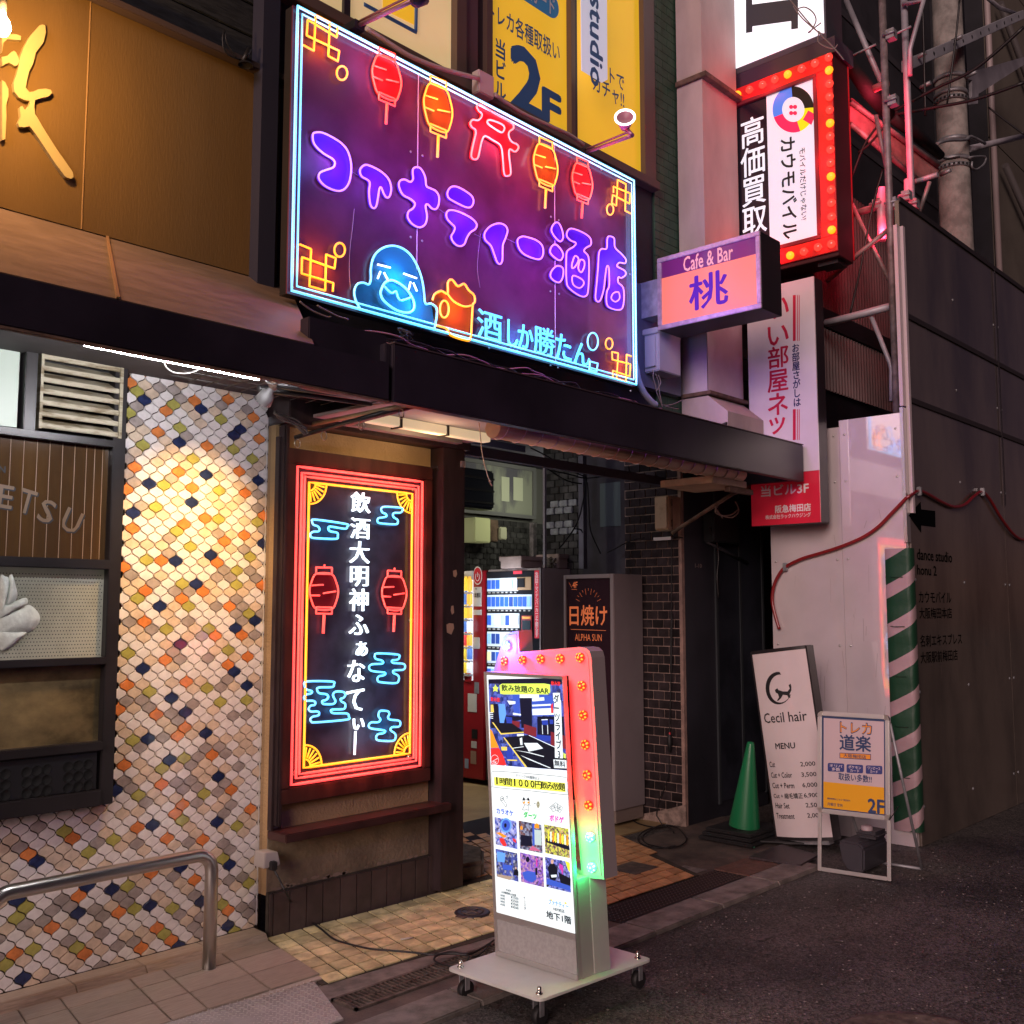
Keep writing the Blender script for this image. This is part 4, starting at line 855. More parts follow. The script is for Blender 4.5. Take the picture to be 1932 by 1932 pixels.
# lamp arms over the sign
for (bx,by_),(hx,hy),lit,lab in (((1505,735),(1725,600),True,'lit ring-faced floodlight on a pink arm above the neon sign by the poster window'),((410,120),(660,5),False,'unlit lamp arm reaching out above the neon sign toward the sky')):
    p0 = at('c2',bx,by_,'Y',3.72); p1 = at('c2',hx,hy+55 if lit else hy,'Y',3.30)
    la = thing('lamp_arm', p0, lab, 'lamp')
    armm = mat('pinkish_arm_metal',(.28,.14,.18),.4,.5)
    MB().tube([p0,p1],.011,8).tube([p0+Vector((0,0,.02)),p1+Vector((0,.02,.03))],.006,6).build('arm', armm, la)
    MB().box(p0-Vector((.03,.0,.02)),p0+Vector((.03,.1,.02))).build('arm_base', framedark, la)
    hd = at('c2',1690,566,'Y',3.32) if lit else p1+Vector((.05,0,.05))
    if lit:
        ax_ = Vector((-.62,-.45,.25)).normalized()
        MB().lathe(hd, ax_, [(.0,-.09),(.025,-.085),(.038,-.05),(.054,-.005),(.058,.0)],20).build('lamp_head', mat('lamp_shell_pink',(.45,.20,.26),.4,.3), la)
        MB().tube([hd+ax_.orthogonal().normalized()*.055*math.cos(a_)+ax_.cross(ax_.orthogonal().normalized())*.055*math.sin(a_) for a_ in [i*math.pi/14 for i in range(28)]],.0065,8,True).build('lit_ring', glow('ring_white',(1,.93,.88),3), la)
        MB().lathe(hd, ax_, [(0,-.02),(.03,-.015),(.050,-.003)],20).build('lens', glow('lens_pink',(1,.35,.45),.15,(.12,.04,.06)), la)
        MB().tube([hd-ax_*.08, p1],.014,8).build('knuckle', armm, la)
    else: MB().lathe(hd,(.5,-.2,.8),[(.0,-.06),(.03,-.05),(.05,.0),(0,.01)],14).build('lamp_head', framedark, la)
cpipe = thing('conduit', at('c2',700,300,'Y',3.86), 'pale conduit pipe with a junction box along the sill above the neon sign', 'conduit')
cpts = [at('c2',x,y,'Y',3.86) for x,y in ((440,135),(560,215),(660,275),(800,330),(985,380))]
MB().tube(smooth(cpts,False,5),.013,10).build('pipe', mat('pale_conduit',(.42,.35,.32),.5), cpipe)
MB().box(at('c2',985,440,'Y',3.86),at('c2',1060,370,'Y',3.86)+Vector((0,.06,0))).build('junction_box', mat('pale_box',(.45,.38,.36),.5), cpipe, bevel=.006)
MB().tube(smooth([at('c2',x,y,'Y',3.86) for x,y in ((1060,455),(1150,520),(1220,560),(1320,605),(1420,650),(1490,700))],False,5),.012,10).build('pipe', mat('pale_conduit2',(.34,.28,.26),.5), cpipe)
#--END3
# ================================================================== UPPER STOREY
UY = 4.0; UP_ = PY(UY)
uw = thing('upper_wall', (4.4,UY,2.7), 'dark upper storey wall behind the neon sign with a strip of green tiles', 'wall')
MB().box((2.60,UY+.02,2.70),(5.815,UY+.25,4.50)).box((2.60,UY+.10,4.50),(5.815,UY+.25,8.0)).build('wall_body', darkwall, uw)
MB().box((2.55,3.93,2.7),(2.64,UY+.02,4.8)).build('corner_post', mat('dark_post_blue',(.025,.025,.045),.5), uw)
gxa, gxb = 5.822, 6.13
MB().box((gxa,UY+.012,2.72),(gxb,UY+.25,8.0)).build('green_bed', mat('green_grout',(.02,.04,.03),.9), uw)
p0_ = None
for r in range(72):
    z = 2.73+r*.062
    if z > 7: break
    for k in range(3):
        w_ = (gxb-gxa)/2.5; x = gxa+(k-(.5 if r % 2 else 0))*w_; a_, b__ = max(gxa, x+.002), min(gxb, x+w_-.002)
        if b__-a_ < .02: continue
        MB().box((a_,UY+.002,z),(b__,UY+.013,z+.058)).build('green_tile', greenwall, uw)
# poster windows
pwn = thing('poster_window', (4.5,UY,4.5), 'upstairs window bay with backlit yellow posters, 2F lettering and cream film', 'window')
z0 = 4.53; yel = mat('backlit_yellow_poster',(.70,.42,.02),.5,emit=(1,.60,.03),es=.48,var=.08,vscale=1.3)
crm = mat('backlit_cream_film',(.70,.58,.30),.5,emit=(1,.76,.36),es=.38,var=.10,vscale=1.2)
def xu(cx, cy): return at('c2',cx,cy,'Y',UY).x
def panel(xa, xb, M, nm, ztop=7.6, d=.02): return MB().box((xa,UY+d,z0+.02),(xb,UY+d+.012,ztop)).build(nm, M, pwn)
fx = [2.66, xu(335,0), xu(365,0), xu(862,100), xu(908,150), xu(980,300), xu(1012,300), xu(1040,300), xu(1420,400), xu(1466,400), 5.685, 5.815]
panel(2.66,fx[1],crm,'cream_film'); panel(fx[2],fx[3],crm,'cream_film'); panel(fx[7],fx[8],yel,'yellow_poster'); panel(fx[9],fx[10],yel,'yellow_poster')
wf = mat('window_frame_brown',(.10,.065,.05),.45,.2); wfd = mat('window_gap_dark',(.02,.014,.02),.5)
for a_, b__, M, pr in ((fx[1],fx[2],wfd,0),(fx[3],fx[4],wf,-.03),(fx[4],fx[5],mat('shaded_brown_panel',(.09,.055,.06),.6),.0),(fx[5],fx[6],wfd,.015),(fx[6],fx[7],wf,-.02),(fx[8],fx[8]+.04,wf,-.02),(fx[8]+.045,fx[9],wfd,.01),(fx[10],fx[11],wf,-.02)):
    MB().box((a_,UY+pr,z0+.02),(b__,UY+.1,7.6)).build('mullion', M, pwn)
MB().box((2.64,UY-.05,z0-.045),(5.82,UY+.1,z0+.018)).build('window_sill', mat('sill_brown',(.09,.06,.05),.6), pwn, bevel=.004)
UL = PY(UY+.02); nv = mat('poster_navy',(.02,.06,.14),.5,emit=(.01,.05,.15),es=.25)
q = MB()
tx(q,UL,'c2','当\nビ\nル',1088,335,52,285,off=.03,lsp=1.0); tx(q,UL,'c2','2',1215,400,140,300,off=.05); tx(q,UL,'c2','F',1335,520,76,145,off=.06)
lettering(q, UL, 'トレカ各種取扱い', xu(1045,60), at('c2',1210,165,'Y',UY).z-.035, xu(1385,215), at('c2',1210,110,'Y',UY).z+.02, off=.02)
q.build('poster_lettering', nv, pwn)
pill = MB(); pc_ = [UL.uv('c2',1230,0),UL.uv('c2',1380,75)]
u1 = xu(1382,70); v0 = at('c2',1360,105,'Y',UY).z; pts = []
for i in range(13): a_ = -math.pi/2+math.pi*i/12; pts.append(UL.p(u1-.09+.09*math.cos(a_), v0+.11+.09*math.sin(a_), .001))
pts += [UL.p(xu(1190,0),v0+.20,.001), UL.p(xu(1190,0),v0+.02,.001)]
pill.poly(pts); pill.build('pill_badge', mat('badge_blue',(.02,.10,.20),.5,emit=(.02,.12,.25),es=.4), pwn)
q = MB(); lettering(q, UL, 'カード', xu(1245,20), v0+.045, xu(1360,60), v0+.165, d=.003, off=.02); q.build('badge_lettering', whitepaint, pwn)
q = MB(); tx(q,UL,'c2','ットで',1625,370,120,75,off=.02); tx(q,UL,'c2','ガチャ!!',1610,440,150,85,off=.02)
q.build('poster_lettering', nv, pwn)
# frame corner on the cream film
q = MB(); q.tube(jag(trace(PY(UY+.018),'c2',[(430,20),(680,155),(683,20)])),.012,4); q.build('film_border', nv, pwn)
q = MB().poly(trace(PY(UY+.017),'c2',[(520,-20),(672,-20),(672,120),(520,45)])); q.build('film_yellow_field', yel, pwn)
ban = thing('hanging_banner', (5.2,3.9,5.0), 'pale hanging strip banner lettered studio in front of the yellow poster', 'banner')
BP = PY(3.90)
MB().prism(trace(BP,'c2',[(1475,-60),(1600,-60),(1603,385),(1578,400),(1478,340)]),(0,-.004,0)).build('cloth', mat('translucent_white_film',(.62,.66,.72),.5,emit=(.75,.85,1),es=.35), ban)
q = MB(); c_u, c_v = BP.uv('c2',1548,130)
lettering(q, BP, '& studio', c_u-.42, c_v-.055, c_u+.42, c_v+.075, d=.006, off=.03, rot=-math.pi/2)
q.build('lettering', nv, ban)

# ================================================================== RED FRAMED NEON PANEL ON THE PLASTER WALL
rs = thing('neon_panel_sign', (3.4,4.24,.7), 'tall black neon panel in a red and yellow tube border with white vertical kanji', 'neon sign')
RP = PY(4.225)
ux0, vz1 = RP.uv('c6',203,420); ux1 = RP.uv('c6',765,480)[0]; vz0 = RP.uv('c6',160,1850)[1]; vz1 = 2.27; vz0 = .695
ux0, ux1 = 2.972, 3.832
wx = .055
MB().box((ux0-wx,4.19,vz1+.002),(ux1+wx,4.251,vz1+.075)).box((ux0-wx,4.19,vz0-.075),(ux1+wx,4.251,vz0-.002)).box((ux0-wx,4.19,vz0-.001),(ux0-.002,4.251,vz1+.001)).box((ux1+.002,4.19,vz0-.001),(ux1+wx,4.251,vz1+.001)).build('wooden_frame', darkwood, rs, bevel=.004)
MB().box((ux0,4.226,vz0),(ux1,4.25,vz1)).build('black_board', boardneon2, rs)
R2 = dict(red=glow('neon_ruby',(1.0,.055,.06),1.8,(.8,.2,.1)), yellow=glow('neon_amber',(1.0,.40,.004),1.5,(.8,.5,.1)), cyan=glow('neon_aqua',(.06,.56,1.0),1.6,(.3,.6,.8)), white=glow('neon_cool_white',(.80,.92,1.0),1.5))
for off, r, M in ((.012,.0075,R2['red']),(.040,.0062,R2['red']),(.058,.0062,R2['red']),(.085,.0062,R2['yellow'])):
    c_ = [(ux0+off,vz0+off),(ux1-off,vz0+off),(ux1-off,vz1-off),(ux0+off,vz1-off)]
    MB().tube(jag([(x,4.205,z) for x,z in c_+c_[:1]])[:-1], r, 8, True).build('border_tube', M, rs)
o_ = .088
for cx_, cz_, sx_, sz_ in ((ux0+o_,vz1-o_,1,-1),(ux1-o_,vz1-o_,-1,-1),(ux0+o_,vz0+o_,1,1),(ux1-o_,vz0+o_,-1,1)):
    q = MB(); 
    for R__ in (.105,.038): q.tube([(cx_+sx_*R__*math.cos(a_),4.207,cz_+sz_*R__*math.sin(a_)) for a_ in [i*math.pi/20 for i in range(11)]],.0048,6)
    for k in range(6): a_ = math.radians(8+k*15); q.tube([(cx_+sx_*.046*math.cos(a_),4.207,cz_+sz_*.046*math.sin(a_)),(cx_+sx_*.095*math.cos(a_),4.207,cz_+sz_*.095*math.sin(a_))],.0042,6)
    q.build('fan_motif', R2['yellow'], rs)
nofill = None
for a_ in ((325,130,880,205,1175,.02,(328,862)),(645,112,895,190,1167,.05,(646,877))):
    lantern(RP,'c6',a_[0],a_[1],a_[2],a_[3],a_[4],a_[5],R2['red'],mat('dark_red_acrylic',(.10,.01,.015),.35,emit=(.4,.0,.01),es=.12) if nofill is None else nofill,rs,r=.0048,hook=a_[6]); nofill = bpy.data.materials['dark_red_acrylic']
CL = [('c6',[(285,658),(425,678),(431,690),(420,700),(355,690),(345,700),(355,712),(385,718),(388,733),(378,746),(280,742),(265,733),(266,720),(280,713),(300,712),(305,700),(295,688),(278,682),(272,668)]),
 ('c6',[(600,600),(675,605),(682,617),(672,627),(645,628),(638,639),(645,650),(660,660),(660,672),(650,680),(580,675),(568,664),(573,652),(592,649),(608,644),(606,633),(592,627),(585,612)]),
 ('c6',[(570,1265),(660,1270),(668,1282),(660,1293),(635,1297),(640,1308),(685,1312),(694,1325),(685,1339),(645,1342),(640,1353),(663,1366),(665,1386),(650,1400),(580,1395),(568,1382),(575,1369),(598,1364),(600,1352),(545,1345),(530,1330),(542,1315),(590,1311),(590,1298),(562,1290),(556,1276)]),
 ('c6',[(585,1525),(615,1527),(622,1540),(616,1555),(627,1565),(665,1570),(673,1583),(665,1597),(635,1600),(628,1613),(649,1630),(650,1650),(635,1662),(575,1660),(562,1648),(570,1632),(595,1627),(600,1615),(540,1605),(528,1592),(540,1578),(570,1577),(582,1565),(573,1550),(575,1533)]),
 ('c5',[(1680,35),(1820,35),(1830,50),(1820,65),(1745,68),(1738,84),(1750,99),(1788,105),(1798,120),(1788,135),(1766,142),(1767,155),(1782,160),(1828,158),(1838,141),(1830,125),(1825,106),(1840,91),(1880,92),(1893,108),(1882,125),(1866,131),(1872,145),(1890,156),(1892,175),(1880,187),(1820,190),(1814,200),(1830,210),(1900,211),(1912,228),(1900,245),(1730,260),(1705,255),(1700,241),(1715,228),(1743,222),(1748,207),(1735,200),(1702,200),(1690,185),(1702,168),(1723,164),(1727,150),(1713,141),(1675,140),(1665,121),(1680,106),(1703,101),(1708,88),(1682,80),(1668,60)])]
for cr_, q in CL: neon('cloud_tube',RP,cr_,q,R2['cyan'],rs,True,r=.0055)
vt = [('飲',495,580,86,92),('酒',493,698,86,94),('大',490,806,88,100),('明',489,915,80,92),('神',487,1022,84,102),('ふ',487,1135,88,92),('ぁ',500,1244,52,66),('な',475,1345,76,100),('て',470,1478,78,100),('ぃ',486,1585,50,52)]
for ch_,x_,y_,w_,h_ in vt:
    q = MB(); tx(q,RP,'c6',ch_,x_,y_,w_,h_,d=.014,off=.0,ext=.006); q.build('neon_character', R2['white'], rs)
MB().tube(trace(RP,'c6',[(469,1618),(465,1725)],.018),.0062,8).build('neon_character', R2['white'], rs)
sc_ = MB()
for x_,y_ in ((240,458),(740,520),(222,1120),(730,1115),(197,1810),(720,1735)): sc_.lathe(RP.p(*RP.uv('c6',x_,y_)),(0,-1,0),[(.014,0),(.013,.012),(.006,.016),(0,.017)],12)
sc_.build('standoff_screw', steel, rs, kind='stuff')
MB().tube([(ux1+.04,4.185,vz1+.07),(ux1+.06,4.16,vz1+.075),(ux1+.065,4.16,vz1+.055)],.004,6).build('frame_hook', framedark, rs)

for k in range(7):
    for x_ in (ux0+.04,ux1-.04): lamp('tube_glow', (x_,4.15,vz0+.08+k*(vz1-vz0-.16)/6), .45, (1,.05,.05), .03)
for x_ in (3.2,3.4,3.6):
    for z_ in (vz0+.05,vz1-.05): lamp('tube_glow', (x_,4.15,z_), .8, (1,.06,.04), .03)
for k in range(6): lamp('tube_glow', (RP.uv('c6',490,600+k*210)[0],4.15,RP.uv('c6',490,600+k*210)[1]), .45, (.8,.92,1), .02)
for x_,y_ in ((340,700),(620,640),(335,1480),(610,1330),(600,1590)): p_ = RP.hit('c6',x_,y_)+Vector((0,-.06,0)); lamp('tube_glow', p_, .5, (.03,.5,1), .02)
# ================================================================== DUCT PILLAR
dp = thing('duct_pillar', (6.3,3.9,2.7), 'weathered square duct pillar with flared foot standing on the canopy', 'pillar')
px0, px1, py0, py1 = 6.11, 6.60, 3.775, 3.99
MB().box((px0,py0,3.06),(px1-.01,py1,8)).build('shaft', pillarmat, dp)
MB().box((px0-.02,py0-.035,3.045),(px1+.01,py1,3.072)).box((px0-.022,py0-.045,5.36),(px1,py1,5.40)).build('band', rustmetal, dp, bevel=.003)
MB().prism([(px0,py1,3.04),(px0,py0,3.04),(px0,3.62,2.91),(px0,3.62,2.70),(px0,py1,2.70)],(px1-px0,0,0)).build('flared_foot', pillarmat, dp)
MB().prism([(px0-.004,3.66,2.70),(px0-.004,3.62,2.83),(px0-.004,3.75,2.80),(px0-.004,3.9,2.84),(px0-.004,py1,2.86),(px0-.004,py1,2.70)],(-.02,0,0)).build('dark_base', mat('dark_mastic',(.05,.04,.05),.8,var=.4), dp)
# reflections sheet (white wrap) low on the shaft
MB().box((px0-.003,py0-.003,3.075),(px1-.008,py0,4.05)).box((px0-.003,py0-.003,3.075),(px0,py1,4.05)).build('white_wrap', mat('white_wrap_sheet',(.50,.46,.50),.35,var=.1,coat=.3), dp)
MB().box((6.615,3.9,2.7),(6.72,4.1,8)).build('shadow_riser', mat('dark_riser_pipe',(.02,.015,.02),.6)); setp(bpy.data.objects['shadow_riser'],'dark vertical riser behind the weathered duct pillar','pipe')
eb = thing('meter_box', (5.6,3.9,3.15), 'pale grey electrical box on the wall under the cafe sign', 'electrical box')
MB().box((5.60,3.83,3.14),(5.86,3.95,3.42)).build('box_body', mat('pale_grey_box',(.42,.42,.45),.45,var=.05), eb, bevel=.006)
MB().box((5.585,3.832,3.395),(5.87,3.955,3.435)).build('box_lid', mat('pale_grey_lid',(.48,.48,.50),.45), eb, bevel=.004)
MB().box((5.583,3.852,3.17),(5.598,3.935,3.38)).build('box_door', bpy.data.materials['pale_grey_lid'], eb, bevel=.003)
MB().box((5.3,3.955,3.05),(6.05,UY+.019,3.75)).build('backboard', mat('blue_grey_board',(.16,.17,.22),.6,var=.15), eb)
wv = MB()
for pts in ([(415,545),(412,600),(430,660),(440,720),(470,790),(485,830)],[(430,570),(455,640),(460,720),(480,800)],[(450,580),(470,640),(440,700)],[(480,810),(520,815),(580,800),(640,770)],[(505,820),(560,835),(610,845)]): wv.tube(smooth([at('e5',x,y,'Y',3.80) for x,y in pts],False,4),.0035,5)
wv.build('box_wire', greycable, eb)
MB().tube(smooth([at('e5',x,y,'Y',3.78) for x,y in ((265,480),(280,540),(295,620),(340,720),(400,790),(430,810))],False,5),.022,10).build('bent_pipe', mat('pale_blue_pipe',(.35,.38,.45),.4), eb)

# ================================================================== CAFE & BAR SIGN
cs = thing('cafe_sign', (5.5,3.4,3.4), 'projecting light box sign with cream Cafe & Bar lettering over a pink peach kanji', 'sign')
cX = 5.55; CP = PX(cX-.001)
ya, yb = at('c3',160,1255,'X',cX).y, at('c3',657,1120,'X',cX).y; za, zb_ = at('c3',165,1602,'X',cX).z, at('c3',657,1118,'X',cX).z
MB().box((cX,yb,za),(cX+.25,ya,zb_)).build('case', signside, cs, bevel=.004)
fw = .030; frm = mat('worn_silver_frame',(.50,.42,.46),.4,.4,var=.2,vscale=18)
MB().box((cX-.016,yb,za),(cX+.001,ya,za+fw)).box((cX-.016,yb,zb_-fw),(cX+.001,ya,zb_)).box((cX-.016,yb,za+fw+.001),(cX+.001,yb+fw,zb_-fw-.001)).box((cX-.016,ya-fw,za+fw+.001),(cX+.001,ya,zb_-fw-.001)).build('frame', frm, cs, bevel=.003)
zs_ = za+fw+(zb_-za-2*fw)*.745
MB().box((cX-.004,yb+fw,za+fw),(cX-.001,ya-fw,zs_)).build('face_panel', mat('pink_orange_face',(.30,.11,.10),.3,emit=(1,.20,.07),es=.75,coat=.3), cs)
MB().box((cX-.004,yb+fw,zs_+.001),(cX-.001,ya-fw,zb_-fw)).build('header_panel', mat('purple_header',(.10,.02,.10),.3,emit=(.35,.03,.12),es=.12,coat=.4), cs)
CPf = PX(cX-.0045); q = MB(); tx(q,CPf,'c3','Cafe & Bar',403,1250,240,72,off=.02); q.build('header_lettering', mat('cream_print',(.55,.33,.25),.5,emit=(.9,.42,.28),es=.30), cs)
q = MB(); tx(q,CPf,'c3','桃',405,1405,185,165,off=.022); q.build('kanji', mat('violet_print',(.06,.01,.20),.5,emit=(.08,.01,.35),es=.25), cs)
MB().box((cX+.03,ya+.001,za+.12),(cX+.17,UY+.02,zb_-.12)).build('mounting_arm', mat('pale_bracket_box',(.35,.34,.38),.5,var=.2,vscale=14), cs)

# ================================================================== RED BULB MARQUEE SIGN
ms = thing('marquee_sign', (6.6,3.4,4.0), 'projecting sign framed in red bulbs with pig-nose logo and white kanji on black', 'sign')
MX = 6.62; MPl = PX(MX-.001)
ya, yb = 3.815, 3.02; zlo, zhi = 4.03, 5.475
yc = [at('c3',530,500,'X',MX).y, 3.033]; 
MB().box((MX,yb,zlo-.03),(MX+.24,ya,zhi)).build('case', mat('dark_red_case',(.05,.008,.012),.45), ms, bevel=.004)
redf = mat('red_frame_enamel',(.70,.015,.02),.28,coat=.4); ft = .115
MB().box((MX-.02,yb,zlo),(MX+.001,ya,zlo+ft)).box((MX-.02,yb,zhi-ft),(MX+.001,ya,zhi)).box((MX-.02,yb,zlo+ft+.001),(MX+.001,yb+ft,zhi-ft-.001)).build('bulb_frame', redf, ms, bevel=.003)
iy0, iy1, iz0, iz1 = yb+ft, ya, zlo+ft, zhi-ft
inf = mat('dark_red_inner_frame',(.16,.02,.03),.4); it = .028
MB().box((MX-.028,iy0,iz0),(MX-.001,iy1,iz0+it)).box((MX-.028,iy0,iz1-it),(MX-.001,iy1,iz1)).box((MX-.028,iy0,iz0+it+.001),(MX-.001,iy0+it,iz1-it-.001)).build('inner_frame', inf, ms, bevel=.002)
ysp = at('c3',692,700,'X',MX).y; lit = mat('backlit_pale_face',(.7,.76,.78),.35,emit=(.70,.93,1.0),es=.40,var=.03)
MB().box((MX-.006,iy0+it,iz0+it),(MX-.002,ysp,iz1-it)).build('pale_panel', lit, ms)
MB().box((MX-.006,ysp+.001,iz0+it),(MX-.002,iy1,iz1-it)).build('black_panel', mat('gloss_black_face',(.015,.012,.02),.2,coat=.5), ms)
MF = PX(MX-.0065)
q = MB(); tx(q,MF,'c3','高\n価\n買\n取',622,850,118,570,off=.016,lsp=.95); q.build('white_kanji', mat('backlit_white_letter',(.7,.75,.75),.4,emit=(.72,.92,.95),es=.6), ms)
pk = mat('black_letter_print',(.012,.012,.015),.5)
def rot_text(mb, pl, crop, text, cx, cy, wd, ht, rot, **k):
    """wd x ht is the box as seen after turning by +-90 degrees"""
    u0 = pl.uv(crop,cx-wd/2,cy)[0]; u1 = pl.uv(crop,cx+wd/2,cy)[0]; v0 = pl.uv(crop,cx,cy+ht/2)[1]; v1 = pl.uv(crop,cx,cy-ht/2)[1]
    cu_, cv_ = (u0+u1)/2, (v0+v1)/2; L, Hh = abs(v1-v0), abs(u1-u0); lettering(mb, pl, text, cu_-L/2, cv_-Hh/2, cu_+L/2, cv_+Hh/2, rot=rot, **k)
q = MB(); rot_text(q,MF,'c3','カウモバイル',795,910,70,490,-math.pi/2,off=.03); rot_text(q,MF,'c3','モバイルだけじゃない!',863,890,30,350,-math.pi/2,off=.015); q.build('black_lettering', pk, ms)
def arc_band(pl, crop, cx, cy, rx, ry, w_, a0, a1, d, n=14):
    o = []; 
    for i in range(n+1): a_ = math.radians(a0+(a1-a0)*i/n); o.append((cx+rx*math.cos(a_), cy-ry*math.sin(a_)))
    for i in range(n, -1, -1): a_ = math.radians(a0+(a1-a0)*i/n); o.append((cx+rx*(1-w_)*math.cos(a_), cy-ry*(1-w_)*math.sin(a_)))
    return trace(pl, crop, o, d)
def strip(mb, L):
    n_ = len(L)//2
    for i in range(n_-1): mb.add([L[i],L[i+1],L[2*n_-2-i],L[2*n_-1-i]],[(0,1,2,3)])
for nm, c_, a0, a1, em_ in (('logo_blue',(.06,.22,.75),95,200,.5),('logo_black',(.01,.01,.01),5,95,.0),('logo_pink',(.75,.02,.10),200,290,.5),('logo_yellow',(.65,.75,.01),290,365,.5)):
    q = MB(); strip(q, arc_band(MF,'c3',815,530,100,112,.46,a0,a1,.001)); q.build('logo_ring', mat(nm,c_,.4,emit=c_,es=em_), ms)
q = MB().poly(trace(MF,'c3',[(888,535),(923,555),(903,605),(862,580)],.002)); 
for c_ in ((803,518),(822,518),(803,548),(822,548)): q.poly(trace(MF,'c3',ell(c_[0]+2,c_[1],10,10),.002))
q.build('logo_mark', mat('logo_crimson',(.75,.02,.08),.4,emit=(.8,.02,.08),es=.6), ms)
bulb_on = glow('bulb_amber',(1,.30,.006),1.8); bulb_dim = mat('bulb_red_glass',(.4,.02,.02),.15,emit=(1,.05,.03),es=1.5,coat=.6)
bpts = [(547,460,1),(605,436,0),(668,412,0),(728,387,0),(790,362,1),(857,335,0),(922,309,0),(988,280,0),(990,342,1),(992,408,0),(992,470,0),(993,534,0),(995,598,1),(995,662,0),(997,726,0),(997,791,0),(999,856,1),(999,920,0),(1001,984,0),(1002,1050,0),(1003,1114,1),(1001,1183,0),(936,1198,0),(868,1219,0),(802,1238,1)]
bp_ = {}
for x_, y_, l_ in bpts:
    p_ = PX(MX-.02).hit('c3',x_,y_)
    if l_ not in bp_:
        bp_[l_] = MB().lathe(Vector((0,0,0))+ORG[ms.name],(-1,0,0),[(.029,0),(.030,.008),(.026,.020),(.015,.029),(0,.032)],10).build('bulb', bulb_on if l_ else bulb_dim, ms); ob_ = bp_[l_]
    else: ob_ = share(bp_[l_], ms, (0,0,0))
    ob_.location = p_-ORG[ms.name]
for y_, z_ in ((3.08,5.3),(3.08,4.7),(3.08,4.2),(3.5,4.12),(3.5,5.4)): lamp('bulb_glow', (MX-.10,y_,z_), 2.2, (1,.04,.06), .05)
MB().box((MX+.241,yb,zlo),(MX+.26,ya,zhi)).build('far_bulb_frame', redf, ms)
for k in range(13):
    ob_ = share(bp_[0], ms, (0,0,0)); ob_.location = Vector((MX+.262,3.07,4.10+k*.105))-ORG[ms.name]; ob_.rotation_euler = (0,0,math.pi)
for z_ in (4.3,4.8,5.3): lamp('bulb_glow', (MX+.62,2.95,z_), 12, (1,.05,.10), .06)
MB().box((MX+.05,3.05,zlo-.06),(MX+.2,3.2,zlo-.031)).build('cable_gland', signside, ms)
ts = thing('top_sign', (6.6,3.4,5.6), 'bright white projecting light box with a dark letter above the red bulb sign', 'sign')
MB().box((MX,3.06,5.60),(MX+.26,3.815,8)).build('case', mat('grey_case_edge',(.06,.055,.07),.5), ts)
MB().box((MX-.006,3.075,5.645),(MX-.001,3.80,8)).build('lit_face', mat('white_lit_face',(.8,.8,.82),.4,emit=(.86,.93,1.0),es=.92), ts)
TPl = PX(MX-.0065); q = MB(); gm = mat('dark_grey_print',(.05,.055,.065),.5)
q.prism(trace(TPl,'c3',[(585,-40),(616,-40),(616,22),(805,-3),(805,-40),(838,-40),(838,138),(805,143),(805,108),(800,36),(617,60),(617,155),(586,160)]),(-.001,0,0))
q.prism(trace(TPl,'c3',[(616,55),(806,30),(806,62),(806,102),(616,128)],.0012),(-.001,0,0)); q.build('dark_letter', gm, ts)
MB().box((MX,3.0,5.48),(MX+.3,3.82,5.598)).build('under_case', mat('purplish_under_case',(.05,.03,.06),.3,.3,coat=.4), ts)
wv = MB()
WX = PX(6.35)
for pts in ([(800,0),(900,120),(1010,230),(1060,290)],[(815,30),(860,90),(930,150),(960,165)],[(830,45),(870,35),(910,60),(925,100),(900,150),(890,155),(950,110)],[(940,150),(935,200),(970,225),(1010,235),(1030,215)]): wv.tube(smooth([WX.hit('c3',x,y) for x,y in pts],False,5),.0045,5)
o = wv.build('stray_wires', greycable); setp(o,'loose looping wires crossing in front of the white light box','wires')

# ================================================================== TALL ROOM AGENCY SIGN
rsn = thing('vertical_sign', (6.62,3.5,2.15), 'tall white projecting sign with red vertical lettering and a red base panel', 'sign')
VX = 6.62; ya, yb, zlo, zhi = 3.735, 3.205, 2.15, 3.89
MB().box((VX,yb,zlo),(VX+.13,ya,zhi)).build('case', signside, rsn, bevel=.004)
zr = at('d1',785,1218,'X',VX).z
MB().box((VX-.012,yb,zr+.002),(VX-.001,ya,zhi)).build('white_face', mat('white_sign_face',(.62,.56,.60),.22,var=.04,coat=.4,emit=(1,.8,.85),es=.05), rsn)
MB().box((VX-.012,yb,zlo),(VX-.001,ya,zr)).build('red_face', mat('red_sign_face',(.62,.02,.05),.3,coat=.3,emit=(1,.02,.05),es=.05), rsn)
VP_ = PX(VX-.0125); rp = mat('crimson_print',(.55,.01,.06),.5); wp_ = mat('white_print',(.75,.66,.66),.5)
q = MB()
for ch_,x_,y_,w_,h_ in (('い',572,320,110,110),('い',570,470,112,105),('部',570,590,112,118),('屋',568,722,112,118),('ネ',568,850,108,118),('ッ',565,970,86,90)): tx(q,VP_,'d1',ch_,x_,y_,w_,h_,off=.02)
for ya_, yb__ in ((250,503),(880,1050)):
    for x_, w_ in ((659,16),(676,4),(686,4)):
        q.poly(trace(VP_,'d1',[(x_-w_/2,ya_),(x_+w_/2,ya_-2),(x_+w_/2,yb__-2),(x_-w_/2,yb__)],.0015))
q.build('red_lettering', rp, rsn)
q = MB(); tx(q,VP_,'d1','お\n部\n屋\nさ\nが\nし\nは',670,690,42,345,off=.03,lsp=.95); q.build('navy_lettering', mat('navy_print',(.02,.02,.10),.5), rsn)
q = MB(); tx(q,VP_,'d1','当ビル3F',607,1322,262,62,off=.03); tx(q,VP_,'d1','阪急梅田店',652,1425,196,42,off=.04); tx(q,VP_,'d1','株式会社ラックハウジング',625,1468,250,24,off=.03); q.build('white_lettering', wp_, rsn)
